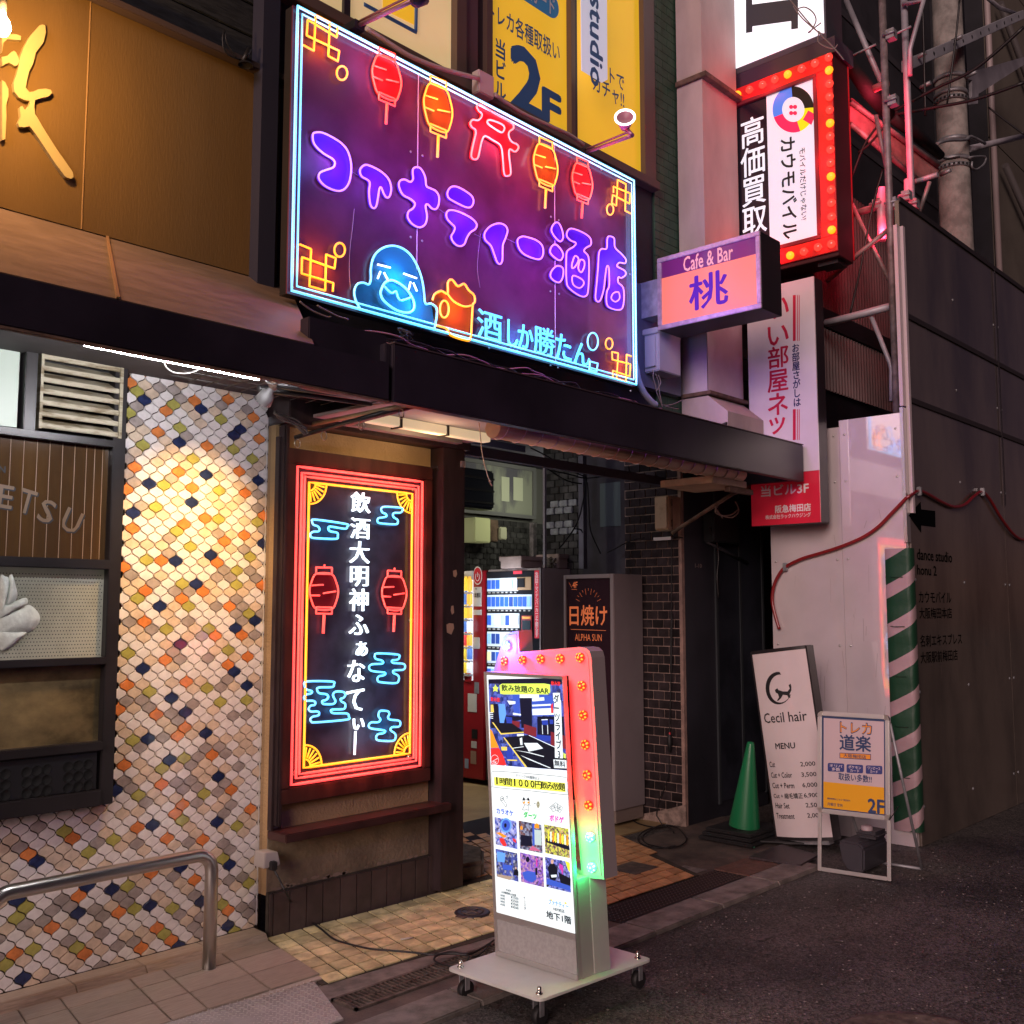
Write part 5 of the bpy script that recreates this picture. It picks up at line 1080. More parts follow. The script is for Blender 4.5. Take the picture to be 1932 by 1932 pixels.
#--END4
# ================================================================== BRICK PIER AND PASSAGE
bk = thing('brick_pier', (6.36,4.4,0), 'pier of black glazed bricks with pale joints beside the passage', 'wall')
BX = 6.36
MB().box((BX+.006,4.20,0),(BX+.029,4.69,3.05)).build('mortar_core', mortar, bk)
MB().box((BX-.006,4.172,.0),(BX+.028,4.199,2.75)).build('edge_render', mat('worn_edge_render',(.20,.13,.11),.9,col2=(.34,.22,.18),vscale=9,bump=.4), bk)
brk = None; rows = 44; bh = .0655; bw = .0965
for r in range(rows):
    z = .04+r*bh
    for k in range(-1, 6):
        ya = 4.205+k*bw+(bw/2 if r % 2 else 0); yb_ = ya+bw-.007; ya2 = max(ya, 4.201); yb2 = min(yb_, 4.687)
        if yb2-ya2 < .02 or z > 2.9: continue
        full = abs((yb2-ya2)-(bw-.007)) < 1e-6
        if full and brk is not None: ob_ = share(brk, bk, (0,0,0)); 
        elif full: brk = MB().box((BX-.003,4.4-(bw-.007)/2,0),(BX+.006,4.4+(bw-.007)/2,bh-.007)).build('brick', brickmat, bk, bevel=.0015); ob_ = brk
        else: MB().box((BX-.003,ya2,z),(BX+.006,yb2,z+bh-.007)).build('brick', brickmat, bk, bevel=.0015); continue
        ob_.location = (random.uniform(-.001,.001), (ya2+yb2)/2-4.4, z); ob_.rotation_euler = (0, 0, random.uniform(-.012,.012))
MB().prism([(BX-.008,4.17,0),(BX-.008,4.60,0),(BX-.008,4.60,.03),(BX-.008,4.35,.10),(BX-.008,4.17,.16)],(.012,0,0)).build('broken_foot', mat('broken_plaster',(.25,.18,.15),.9,var=.4,vscale=16,bump=.6), bk)
ebx = thing('breaker_box', (6.28,4.25,2.25), 'chipped beige breaker box screwed to the brick pier', 'electrical box')
MB().box((6.20,4.178,2.125),(6.356,4.295,2.375)).build('box_body', beigebox, ebx, bevel=.004)
MB().box((6.188,4.185,2.135),(6.199,4.29,2.368)).build('box_door', mat('beige_door_worn',(.50,.36,.25),.5,col2=(.40,.28,.19),vscale=11,mix=(.5,.6)), ebx, bevel=.003)
hg = MB(); hg.cyl((6.235,4.172,2.15),(6.235,4.172,2.20),.007,8).cyl((6.235,4.172,2.30),(6.235,4.172,2.35),.007,8).tube([(6.235,4.171,2.13),(6.235,4.171,2.37)],.003,5); hg.build('hinge', rustmetal, ebx)
wl = thing('wall_light_bar', (6.34,4.3,2.06), 'slim white bar on the brick pier under the breaker box', 'trunking')
MB().box((6.325,4.245,2.062),(6.356,4.40,2.085)).build('bar', mat('white_trunking',(.62,.56,.56),.5), wl)
wv = MB(); BQ = PX(6.33)
for pts in ([(1330,1047),(1270,1060),(1205,1085),(1150,1115),(1090,1145)],[(1475,1038),(1560,1045),(1580,1047)]): wv.tube(smooth([BQ.hit('c8',x,y) for x,y in pts],False,4),.005,6)
wv.tube(smooth([BQ.hit('c8',x,y) for x,y in ((1508,1010),(1508,1200),(1506,1500),(1502,1700),(1500,1900))],False,4),.004,6)
wv.tube(smooth([BQ.hit('c7',x,y) for x,y in ((1012,60),(1008,300),(1003,500),(1000,620))],False,4),.0045,6)
wv.tube(smooth([BQ.hit('c7',x,y) for x,y in ((998,730),(996,790),(975,860),(950,920),(940,980))],False,4)+[Vector((6.25,4.30,.012))],.004,6)
o = wv.build('pier_wiring', cablemat); setp(o,'dark wires running down the black brick pier','wires')
o = MB().lathe(BQ.hit('c7',1000,620),(0,0,-1),[(.006,-.02),(.016,0),(.018,.05),(.010,.11),(0,.115)],10).build('inline_plug', rubber); setp(o,'black inline plug hanging on the brick pier','plug')
o = MB().lathe(BQ.hit('c7',1001,618),(0,0,1),[(.010,0),(.007,.02),(.0,.03)],8).build('inline_plug_tip', mat('red_plug_tip',(.6,.02,.03),.4)); setp(o,'small red tip on the black inline plug at the brick pier','plug')
wc = MB(); pts = [at('d2',x,y,'Z',.014) for x,y in ((35,1300),(80,1290),(140,1305),(180,1345),(185,1375),(150,1400),(90,1410),(30,1400),(-20,1385),(-40,1350))]
wc.tube(smooth(pts,True,5),.0045,6,True); wc.tube(smooth([at('c7',x,y,'Z',.014) for x,y in ((800,940),(830,1000),(880,1025),(940,1035),(990,1030),(1020,1060))],False,4),.0045,6)
wc.tube(smooth([at('c7',x,y,'Z',.014) for x,y in ((1025,1030),(960,1035),(900,1045),(860,1075),(860,1100),(900,1122),(960,1130),(1030,1120))],False,4),.0045,6)
o = wc.build('cable_loop', cablemat); setp(o,'black cable coiled on the ground at the foot of the brick pier','cable')

psg = thing('passage_walls', (6,6,0), 'dim passage walls of old grey brick with glass blocks and smooth dark render', 'wall')
MB().box((6.9,4.70,0),(7.1,5.53,3.2)).box((6.391,4.691,0),(7.1,4.75,3.2)).build('smooth_render', mat('smooth_dark_render',(.050,.044,.055),.55,var=.3,vscale=2), psg)
MB().box((6.894,5.10,2.25),(6.899,5.34,2.62)).build('grey_patch', mat('grey_green_patch',(.10,.12,.13),.5), psg)
MB().box((7.00,5.531,0),(7.2,6.07,3.2)).build('mortar_bed', mortar_dark, psg)
MB().box((4.15,7.61,0),(9.6,7.8,3.4)).build('back_mortar_bed', mat('grey_mortar',(.16,.15,.14),.9), psg)
MB().box((4.0,4.46,0),(4.15,7.8,3.2)).build('side_render', bpy.data.materials['smooth_dark_render'], psg)
ob1 = None
for r in range(22):
    z = 1.72+r*.062
    for k in range(8):
        y = 5.56+k*.105+(.05 if r % 2 else 0)
        if y+.098 > 6.07: continue
        glassb = r in (11,12,8,9) and k in (1,2,3)
        if glassb: MB().box((6.975,y,z),(7.0,y+.098,z+.056)).build('glass_block', mat('milky_glass_block',(.35,.36,.38),.1,spec=.8,coat=1,col2=(.16,.15,.20),vscale=9) if 'milky_glass_block' not in bpy.data.materials else bpy.data.materials['milky_glass_block'], psg, bevel=.006)
        elif ob1 is None: ob1 = MB().box((6.985,0,0),(7.0,.098,.056)).build('brick', oldbrick, psg, bevel=.003); ob1.location = ORG[psg.name]*0+Vector((0,y,z)); 
        else: share(ob1, psg, (0,y,z))
ob2 = None
for r in range(16):
    z = 1.90+r*.062
    if z > 2.50: break
    for k in range(20):
        x = 7.0+k*.105+(.05 if r % 2 else 0)
        if ob2 is None: ob2 = MB().box((0,7.595,0),(.098,7.61,.056)).build('brick', oldbrick, psg, bevel=.003); ob2.location = (x,0,z)
        else: share(ob2, psg, (x,0,z))
MB().box((4.15,4.2,3.14),(9.6,7.8,3.3)).box((9.4,4.9,0),(9.6,7.6,3.13)).build('ceiling_slab', mat('dark_ceiling',(.05,.045,.06),.8,var=.2), psg)
pwd = thing('passage_window', (6.6,7.5,2.5), 'grey framed window with pale painted reflections high at the back of the passage', 'window')
QP = PY(7.5)
wx0, wx1, wz0, wz1 = 5.6, 7.0, 2.54, 3.04
wx0, wx1 = at('c8',185,700,'Y',7.5).x, 0
fwn = mat('worn_grey_window_frame',(.20,.19,.19),.5,.2)
a_ = at('c8',175,900,'Y',7.5); b__ = at('c8',632,930,'Y',7.5); c_ = at('c8',632,600,'Y',7.5)
wx0, wx1, wz0, wz1 = a_.x-.1, b__.x, b__.z, c_.z
# the passage back wall stands nearer than the sightings suggest: shift onto y = 7.5 plane
if True:
    MB().box((wx0,7.49,wz0),(wx1,7.53,wz0+.04)).box((wx0,7.49,wz1-.04),(wx1,7.53,wz1)).box((wx1-.05,7.485,wz0+.041),(wx1,7.53,wz1-.041)).build('window_frame', fwn, pwd)
    MB().box((wx0,7.51,wz0+.041),(wx1-.05,7.52,wz1-.041)).build('pane', mat('dim_window_pane',(.12,.11,.13),.12,col2=(.30,.30,.24),vscale=1.6,stretch=(1,1,.4),mix=(.5,.6)), pwd)
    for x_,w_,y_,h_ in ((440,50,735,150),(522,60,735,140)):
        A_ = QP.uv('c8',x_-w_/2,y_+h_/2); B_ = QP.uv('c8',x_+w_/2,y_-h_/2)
        MB().box((A_[0],7.505,A_[1]),(B_[0],7.509,B_[1])).build('painted_reflection', mat('reflection_paint',(.42,.42,.30),.5,emit=(.6,.62,.42),es=.12) if 'reflection_paint' not in bpy.data.materials else bpy.data.materials['reflection_paint'], pwd)  # faintly glowing slabs stand in for reflections in the pane
acu = thing('wall_fan', (5.9,7.3,2.7), 'dark slatted vent unit hanging before the passage window', 'vent')
A_ = at('c8',185,850,'Y',7.0); B_ = at('c8',370,620,'Y',7.0)
MB().box((A_.x-.25,7.0,A_.z),(B_.x,7.2,B_.z)).build('case', mat('very_dark_case',(.008,.008,.012),.5), acu, bevel=.02)
for k in range(3): MB().box((A_.x-.24,6.985,A_.z+.05+k*.12),(B_.x-.02,6.999,A_.z+.07+k*.12)).build('slat', framedark, acu)
yb1 = thing('yellow_meter_box', (6.2,7.3,2.2), 'pale yellow meter box with a small switch box on the old brick', 'electrical box')
A_ = at('c8',230,1075,'Y',7.3); B_ = at('c8',335,925,'Y',7.3)
MB().box((A_.x,7.28,A_.z),(B_.x,7.45,B_.z)).build('box', mat('pale_yellow_box',(.50,.50,.26),.5,emit=(.7,.72,.35),es=.10), yb1, bevel=.01)  # faint emission stands in for passage light falling on the box
A_ = at('c8',336,1070,'Y',7.32); B_ = at('c8',395,935,'Y',7.32); MB().box((A_.x,7.32,A_.z),(B_.x,7.46,B_.z)).build('dark_box', rustmetal, yb1, bevel=.008)
A_ = at('c8',398,1058,'Y',7.3); B_ = at('c8',445,982,'Y',7.3); MB().box((A_.x,7.29,A_.z),(B_.x,7.4,B_.z)).build('switch_box', mat('cream_switch',(.42,.40,.28),.5), yb1, bevel=.008)
po = thing('passage_posts', (6.6,5.6,1.9), 'thin grey steel posts and cables rising beside the vending machines', 'post')
for x_, y_, w_, M_ in ((695,5.75,.022,mat('pale_post',(.20,.17,.18),.6)),(948,5.35,.05,mat('grey_post',(.11,.10,.12),.6,var=.3)),(628,6.6,.05,mat('peeling_post',(.28,.25,.24),.8,var=.4,vscale=20))):
    t_ = at('c8',x_,520 if x_ != 628 else 950,'Y',y_); b2_ = at('c8',x_,1170,'Y',y_)
    MB().box((t_.x-w_/2,y_,b2_.z-.1),(t_.x+w_/2,y_+w_,t_.z)).build('post', M_, po)
wv = MB(); wy = PY(5.3)
for pts in ([(705,610),(850,640),(960,665),(1100,640),(1200,580),(1270,535)],[(960,670),(940,800),(900,950),(830,1060),(780,1120)],[(965,690),(975,850),(985,1000),(1050,1150)],[(700,600),(830,680),(930,700)],[(600,470),(700,520),(850,610),(960,660)],[(880,990),(920,995),(935,1015)]):
    wv.tube(smooth([wy.hit('c8',x,y) for x,y in pts],False,4),.006,6)
wv.build('post_cable', cablemat, po)
cb_ = MB(); 
for k in range(5):
    y = 4.4+k*.6; cb_.box((4.2,y,2.98),(6.9,y+.03,3.04))
cb_.build('ceiling_batten', mat('ceiling_batten_grey',(.10,.09,.12),.6), psg)
MB().prism([at('c8',300,410,'Y',4.9),at('c8',560,360,'Y',4.9),at('c8',800,410,'Y',4.9),at('c8',620,455,'Y',4.9)],(0,.05,.03)).build('ceiling_hatch', mat('pale_hatch',(.20,.17,.20),.6), psg)
MB().box((4.16,4.30,2.47),(6.35,4.34,2.53)).build('passage_header', mat('passage_header_grey',(.06,.05,.07),.6), psg)
# two dusty boxes on the vending machine
for (xa,ya1,xb,yb2,yy,lab) in ((540,1240,680,1172,5.95,'dusty beige plastic box on the cigarette vending machine, farther from the brick pier'),(780,1250,995,1165,5.78,'long beige latched box on top of the cigarette vending machine above the tanning poster')):
    A_ = at('c8',xa,ya1,'Y',yy); B_ = at('c8',xb,yb2,'Y',yy)
    bxx = thing('equipment_box', (A_.x,yy,A_.z), lab, 'box')
    MB().box((A_.x,yy,1.91),(B_.x,yy+.25,B_.z-.012)).build('body', mat('dusty_pink_beige',(.36,.26,.23),.6,var=.2) if 'dusty_pink_beige' not in bpy.data.materials else bpy.data.materials['dusty_pink_beige'], bxx, bevel=.006)
    MB().box((A_.x-.01,yy-.01,B_.z-.04),(B_.x+.01,yy+.26,B_.z)).build('lid', bpy.data.materials['dusty_pink_beige'], bxx, bevel=.006)
    if xa == 780:
        for q in (.35,.7): MB().box((A_.x+(B_.x-A_.x)*q,yy-.018,B_.z-.075),(A_.x+(B_.x-A_.x)*q+.05,yy-.011,B_.z-.02)).build('latch', rustmetal, bxx)
wv = MB()
for k in range(14): 
    o_ = at('c8',735+random.uniform(-30,30),1215+random.uniform(-18,18),'Y',5.85); wv.tube([o_+Vector((.05*math.cos(a_+k),.05*math.sin(a_*1.3),.035*math.sin(a_*1.7+k))) for a_ in [i*.7 for i in range(9)]],.005,5)
o = wv.build('wire_nest', greycable); setp(o,'nest of tangled wires between the two boxes on the vending machine','wires')

lamp('added_passage_fill', (8.0,6.6,2.7), 24, (.9,.95,.75), .15); lamp('added_passage_fill', (5.0,6.6,2.75), 42, (.95,.95,.80), .15); lamp('added_passage_fill', (5.4,5.2,2.9), 9, (.80,.70,1), .15)  # unseen lamps added to brighten the passage and the vending area
# ================================================================== VENDING MACHINES
vm = thing('cigarette_machine', (6.95,6.05,0), 'cigarette vending machine with lit rows of packets and a grey side', 'vending machine')
VX0 = 6.60; vy0, vy1, vzt = 5.75, 6.405, 1.905
MB().box((VX0+.02,vy0,.06),(7.0,vy1,vzt)).build('cabinet', mat('pinkish_grey_cabinet',(.42,.34,.32),.45,var=.06), vm, bevel=.006)
MB().box((VX0,vy0+.02,.06),(VX0+.019,vy1-.005,vzt-.02)).build('front', mat('machine_black',(.012,.012,.016),.3,coat=.4), vm, bevel=.004)
MB().box((VX0-.004,vy0+.005,.06),(VX0+.018,vy0+.019,vzt)).build('door_edge', mat('machine_edge',(.25,.2,.2),.4), vm)
VF = PX(VX0-.001); litw = glow('display_white',(.62,.80,1.0),.65,(.4,.4,.4)); packs = [mat('pack_'+n_,c_,.4,emit=c_,es=.55) for n_,c_ in (('silver',(.45,.55,.75)),('blue',(.03,.10,.45)),('navy',(.02,.05,.22)),('cream',(.75,.65,.35)),('sky',(.25,.45,.85)),('white',(.75,.82,.95)))]
prs = None; prw = {}
for r, (yt, yb_, nn, x0_, x1_) in enumerate(((1308,1392,10,322,608),(1415,1508,10,322,608),(1535,1628,7,322,528),(1655,1750,10,322,608),(1775,1860,10,322,608),(1885,1970,10,322,608),(2000,2085,10,322,608),(2110,2195,10,322,608))):
    if r == 0: x1_ = 520; nn = 7
    a_ = VF.uv('c8',x0_,(yt+yb_)/2); b__ = VF.uv('c8',x1_,(yt+yb_)/2); zt_ = VF.uv('c8',(x0_+x1_)/2,yt)[1]; zb2 = VF.uv('c8',(x0_+x1_)/2,yb_)[1]
    if zb2 < .5: break
    rw = MB().slab(VF,a_[0],zb2,b__[0],zt_,0,.004).build('packet_shelf', litw, vm)
    for k in range(nn):
        u = a_[0]+(b__[0]-a_[0])*(k+.12)/nn; u2 = a_[0]+(b__[0]-a_[0])*(k+.88)/nn
        MB().slab(VF,u,zb2+(zt_-zb2)*.18,u2,zb2+(zt_-zb2)*.86,.0045,.012).build('cigarette_packet', random.choice(packs[:5] if r != 1 else packs[1:3]+packs[4:5]), rw)
        MB().slab(VF,u+.008,zb2-.018,u2-.008,zb2-.006,.0,.008).build('select_button', greypaint, rw)
rd = mat('machine_red_label',(.60,.03,.05),.5,emit=(1,.05,.08),es=.12)
def rect_px(pl, crop, xa, ya, xb, yb, d0, d1, nm, M, par):
    a_ = pl.uv(crop,xa,yb); b__ = pl.uv(crop,xb,ya); return MB().slab(pl,min(a_[0],b__[0]),min(a_[1],b__[1]),max(a_[0],b__[0]),max(a_[1],b__[1]),d0,d1).build(nm,M,par)
rs_ = rect_px(VF,'c8',627,1258,654,1695,0,.003,'red_strip',rd,vm)
q = MB(); tx(q,PX(VX0-.0042),'c8','免\n許\n証\n・\nマ\nイ\nナ\nン\nバ\nー\nカ\nー\nド\nで\n買\nえ\nま\nす',640,1478,20,420,off=.01,lsp=.8); q.build('strip_lettering', wp_, vm)
rect_px(VF,'c8',490,1260,545,1282,0,.003,'red_badge',rd,vm)
rect_px(VF,'c8',512,1300,604,1385,0,.006,'payment_panel',mat('brown_pay_panel',(.30,.17,.08),.5,emit=(.5,.3,.12),es=.15),vm)
rect_px(VF,'c8',520,1308,565,1368,.006,.012,'card_reader',ink,vm); rect_px(VF,'c8',545,1550,610,1680,0,.008,'id_reader',mat('id_reader_red',(.35,.02,.03),.4),vm); rect_px(VF,'c8',550,1580,604,1640,.008,.012,'reader_screen',mat('reader_dark',(.03,.04,.05),.2),vm); rect_px(VF,'c8',550,1556,604,1570,.008,.011,'reader_label',orangeink,vm)
for z_ in (1.75,1.45,1.1): lamp('display_light', (6.45,6.1,z_), 5, (.72,.84,1), .1)
rvm = thing('drinks_machine', (6.85,6.7,0), 'red drinks vending machine with lit bottles partly hidden by the brown column', 'vending machine')
RX = 6.58
MB().box((RX+.01,6.415,.05),(7.0,7.3,1.90)).build('cabinet', redmachine, rvm, bevel=.01)
RF = PX(RX+.009)
rect_px(RF,'c8',120,1262,231,1318,.0,.01,'top_board',mat('machine_top_white',(.5,.47,.47),.4),rvm)
wnd = rect_px(RF,'c8',120,1318,231,1960,0,.008,'display_window',glow('drinks_display',(.85,.90,.95),.75,(.6,.6,.6)),rvm)
bcol = [glow('drink_'+n_,c_,.7) for n_,c_ in (('amber',(.9,.45,.03)),('gold',(.95,.65,.05)),('red',(.75,.05,.06)),('green',(.1,.45,.12)),('blue',(.08,.2,.6)),('white',(.8,.85,.9)))]
for r in range(7):
    for k in range(4):
        x_ = 222-k*24; y_ = 1360+r*88+ (x_-222)*.0; a_ = RF.uv('c8',x_,y_+30); c__ = random.choice(bcol if r not in (0,2) else bcol[:2])
        p_ = RF.p(a_[0],a_[1],.03); MB().lathe(p_,(0,0,1),[(0,0),(.026,0),(.026,.085),(.012,.115),(.012,.13),(0,.13)],8).build('bottle', c__, wnd)
    a_ = RF.uv('c8',231,1400+r*88); b__ = RF.uv('c8',120,1400+r*88); MB().slab(RF,min(a_[0],b__[0]),a_[1]-.015,max(a_[0],b__[0]),a_[1]+.002,.009,.05).build('shelf', mat('shelf_grey',(.3,.3,.32),.4) if 'shelf_grey' not in bpy.data.materials else bpy.data.materials['shelf_grey'], wnd)
for z_ in (1.7,1.2): lamp('display_light', (6.4,6.95,z_), 9, (1,.86,.62), .1)
red2 = mat('sticker_red',(.5,.02,.03),.5); 
q = MB().poly(trace(RF,'c8',ell(260,1292,29,60,20),.003)); q.build('round_sticker', paper, rvm); q = MB().poly(trace(RF,'c8',ell(260,1292,25,52,20),.0045)); q.build('sticker_disc', red2, rvm)
q = MB(); q.tube(trace(RF,'c8',[(260+13*math.cos(a_),1300-26*math.sin(a_)) for a_ in [math.radians(130+i*28) for i in range(11)]],.006),.003,5); q.tube(trace(RF,'c8',[(260,1270),(260,1300)],.006),.003,5); q.build('power_symbol', paper, rvm)
for xa,ya,xb,yb in ((234,1365,284,1490),(233,1512,284,1545),(235,1690,272,1762)): rect_px(RF,'c8',xa,ya,xb,yb,.0,.003,'notice',paper,rvm)
q = MB(); P6 = PX(RX+.0055); tx(q,P6,'c8','1本無料!',258,1418,44,34,off=.02); tx(q,P6,'c8','当',248,1376,12,12,off=.01); q.build('notice_lettering', ink, rvm)
for xa,ya,xb,yb,nm,M_ in ((1180,2265,1225,2330,'coin_door',galv),): pass
for (xa,ya,xb,yb,nm,M_) in ((112,375,132,425,'lock_plate',galv),(82,428,122,508,'notice',paper),(100,590,125,630,'coin_return',framedark),(98,645,122,673,'notice',paper),(95,690,120,745,'notice',mat('faded_notice',(.35,.22,.16),.6)),(68,725,85,765,'notice',mat('bluish_sticker',(.3,.35,.45),.5)),(108,190,136,218,'notice',paper),(92,320,104,328,'notice',galv)):
    rect_px(RF,'c7',xa,ya,xb,yb,.0,.004,nm,M_,rvm)
MB().lathe(RF.p(*RF.uv('c7',85,352),.0),(-1,0,0),[(.05,0),(.05,.012),(.035,.02),(0,.02)],16).build('coin_dial', red2, rvm)

# ================================================================== TANNING SALON BOX SIGN
tn = thing('tanning_sign', (6.1,4.7,0), 'tall grey box sign with dark poster, orange sun rays and 4F lettering', 'sign')
TX = 5.98; ty0, ty1 = 4.515, 4.985
MB().box((TX+.012,ty0,.12),(6.34,ty1,1.81)).build('cabinet', mat('purplish_grey_case',(.26,.22,.23),.45,var=.07,coat=.2), tn, bevel=.004)
MB().box((TX+.02,ty0+.01,.03),(6.33,ty1-.01,.118)).build('plinth', mat('plinth_beige',(.22,.17,.15),.6), tn)
TF = PX(TX+.012)
MB().slab(TF,-ty1,.12,-ty1+.022,1.81,0,.015).slab(TF,-ty0-.03,.12,-ty0,1.81,0,.015).slab(TF,-ty1+.0221,1.78,-ty0-.0301,1.81,0,.015).slab(TF,-ty1+.0221,.12,-ty0-.0301,.15,0,.015).build('poster_frame', mat('poster_frame_grey',(.42,.36,.37),.35,.3), tn, bevel=.002)
MB().slab(TF,-ty1+.0222,.151,-ty0-.0302,1.779,0,.004).build('poster', mat('aubergine_poster',(.035,.014,.022),.22,coat=.5), tn)
TP2 = PX(TX+.0075); oi = mat('orange_print',(.80,.22,.08),.5,emit=(1,.22,.08),es=.28)
q = MB(); tx(q,TP2,'c8','日焼け',972,1548,240,130,off=.022); tx(q,TP2,'c8','ALPHA SUN',972,1690,172,44,off=.0); tx(q,TP2,'c8','4F',886,1352,32,40,off=.01); q.build('poster_lettering', oi, tn)
q = MB(); q.tube(trace(TP2,'c8',[(860,1638),(1085,1646)],.001),.002,4); q.tube(trace(TP2,'c8',[(865,1380),(898,1382)],.001),.0014,4); q.tube(jag(trace(TP2,'c8',[(846,1340),(852,1340),(852,1350),(858,1350),(858,1360),(864,1360),(864,1372)],.001)),.001,4)
for k in range(11):
    a_ = math.radians(20+k*14); cx_, cy_ = 972,1480; q.tube(trace(TP2,'c8',[(cx_+(72 if k % 2 else 60)*math.cos(a_),cy_-(100 if k%2 else 75)*math.sin(a_)*.9),(cx_+84*math.cos(a_),cy_-118*math.sin(a_)*.9)],.001),.0013,4)
q.build('sun_ray', oi, tn)
MB().box((6.0,4.6,.0),(6.3,4.9,.029)).build('foot', rubber, tn)
o = MB().box((4.98,3.62,.006),(5.22,3.82,.02)).build('floor_plate', iron); 
o = setp(o,'small dark metal plate on the terracotta tiles behind the light-box sign','metal plate')
#--END5
# ================================================================== DARK SIDE WALL RIGHT OF THE PIER
sdw = thing('side_entrance_wall', (6.9,4.25,0), 'very dark recessed side entrance wall beside the brick pier', 'wall')
MB().box((6.39,4.176,0),(7.55,4.69,3.4)).build('render', slate, sdw)
MB().box((7.551,4.6,0),(9.0,4.8,3.4)).build('recess_back', mat('recess_back_tile',(.020,.014,.018),.4,var=.3), sdw)
for r in range(30):
    for k in range(3): MB().box((7.56+k*.12+(.06 if r%2 else 0),4.59,.3+r*.075),(7.56+k*.12+.112+(.06 if r%2 else 0),4.599,.3+r*.075+.068)).build('dark_tile', brickmat, sdw)
dw_ = MB(); 
for x_ in (6.80,7.15,7.5): dw_.box((x_,4.160,.1),(x_+.03,4.175,2.6))
dw_.box((6.66,4.159,2.60),(7.54,4.175,2.66)); dw_.build('door_frame', mat('dark_door_frame',(.03,.035,.04),.5), sdw)
MB().box((6.83,4.165,.12),(7.149,4.175,2.59)).box((7.181,4.165,.12),(7.499,4.175,2.59)).build('door_leaf', mat('blackish_door',(.018,.020,.028),.4,var=.3), sdw)
MB().tube([(6.665,4.15,2.06),(7.25,4.15,1.92)],.014,8).build('door_bar', mat('dim_bar',(.05,.05,.06),.5), sdw)
q = MB(); tx(q,PY(4.163),'d1','1-10',128,1743,36,22,off=.01,d=.002); q.build('number_lettering', mat('dim_number',(.25,.22,.20),.6), sdw)
mb2 = thing('dark_meter', (7.2,4.1,2.1), 'dark utility box under the wire coil in the side entrance', 'electrical box')
A_ = at('d1',215,1610,'Y',4.08); B_ = at('d1',355,1470,'Y',4.08); MB().box((A_.x,4.08,A_.z),(B_.x,4.18,B_.z)).build('case', mat('meter_case',(.025,.028,.03),.4), mb2, bevel=.01)
MB().tube(smooth([at('d1',x,y,'Y',4.1) for x,y in ((190,1530),(200,1570),(230,1610),(240,1700),(232,1800),(240,1920))],False,4),.008,6).build('meter_pipe', framedark, mb2)

# ================================================================== WHITE HOARDING (X = 6.85) AND LONG GREY HOARDING (Y = 2.7)
hw = thing('white_hoarding', (6.85,3.2,0), 'glossy white construction hoarding panels reflecting the neon signs', 'hoarding')
ysj = at('d1',910,1200,'X',6.85).y
MB().box((6.85,2.715,.0),(6.89,ysj-.002,2.885)).build('panel', whitepanel, hw)
MB().box((6.855,ysj+.002,.0),(6.89,3.72,2.84)).build('panel', whitepanel, hw)
MB().box((6.838,2.70,2.0),(6.90,2.722,2.92)).build('corner_angle', aluminium, hw)
hd = thing('grey_hoarding', (9,2.7,0), 'tall grey construction hoarding panels along the dark street side', 'hoarding')
zz = [(0,2.985),(2.992,3.577),(3.584,4.392)]; xx_ = [(6.90,8.865),(8.872,11.2),(11.207,15)]
for i_, (za_, zb__) in enumerate(zz):
    for xa_, xb_ in xx_:
        MB().box((xa_,2.70,za_),(xb_,2.73,zb__)).build('panel', darkpanel, hd)
for z in (2.988,3.58,4.398): MB().box((6.90,2.688,z-.018),(15,2.699,z+.018)).build('joint_rail', mat('joint_rail_dark',(.03,.024,.024),.5) if 'joint_rail_dark' not in bpy.data.materials else bpy.data.materials['joint_rail_dark'], hd)
MB().box((8.855,2.686,2.4),(8.882,2.6875,4.39)).build('joint_cover', bpy.data.materials['joint_rail_dark'], hd)
MB().box((6.895,2.675,2.2),(6.93,2.699,4.2)).box((6.84,2.695,2.93),(6.894,2.72,4.2)).build('white_post', mat('white_post_paint',(.62,.52,.54),.4), hd)
HP = PY(2.6985); blk = mat('black_vinyl',(.002,.002,.003),.9,spec=.05)
q = MB().prism(trace(HP,'d1',[(1290,1465),(1355,1390),(1358,1432),(1435,1440),(1437,1530),(1358,1520),(1358,1560)],0),(0,-.0015,0)); q.build('arrow_sign', blk, hd)
q = MB(); tx(q,HP,'d1','dance studio',1432,1688,192,58,off=.015,d=.001); tx(q,HP,'d1','honu 2',1390,1768,106,54,off=.015,d=.001)
tx(q,HP,'d2','カウモバイル',1472,115,166,58,off=.012,d=.001); tx(q,HP,'d2','大阪梅田本店',1475,197,168,56,off=.012,d=.001); tx(q,HP,'d2','名刺エキスプレス',1503,335,215,60,off=.012,d=.001); tx(q,HP,'d2','大阪駅前梅田店',1493,420,192,58,off=.012,d=.001)
q.build('black_lettering', blk, hd)
rv = MB()
for xa_, xb_ in xx_:
    for z in (.25,1.0,1.75,2.5,3.2,3.9):
        for x in (xa_+.05,(xa_+xb_)/2,xb_-.05): rv.lathe((x,2.6995,z),(0,-1,0),[(.012,0),(.010,.004),(0,.006)],8)
rv.build('rivet', galv, hd, kind='stuff')
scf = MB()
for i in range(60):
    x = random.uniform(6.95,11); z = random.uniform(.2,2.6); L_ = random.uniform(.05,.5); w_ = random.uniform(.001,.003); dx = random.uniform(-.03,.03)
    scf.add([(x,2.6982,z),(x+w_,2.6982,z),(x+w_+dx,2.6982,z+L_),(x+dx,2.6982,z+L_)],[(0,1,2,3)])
scf.build('thin_streak', mat('pale_streak',(.16,.13,.11),.5), hd, kind='stuff')  # thin pale upright streaks scattered at random over the panels
rv = MB()
for y in (2.76,ysj-.04,ysj+.04,3.68):
    for z in (.2,.75,1.3,1.9,2.45,2.78): rv.lathe((6.8495,y,z),(-1,0,0),[(.008,0),(.007,.003),(0,.004)],8)
rv.build('rivet', aluminium, hw, kind='stuff')
scf = MB()
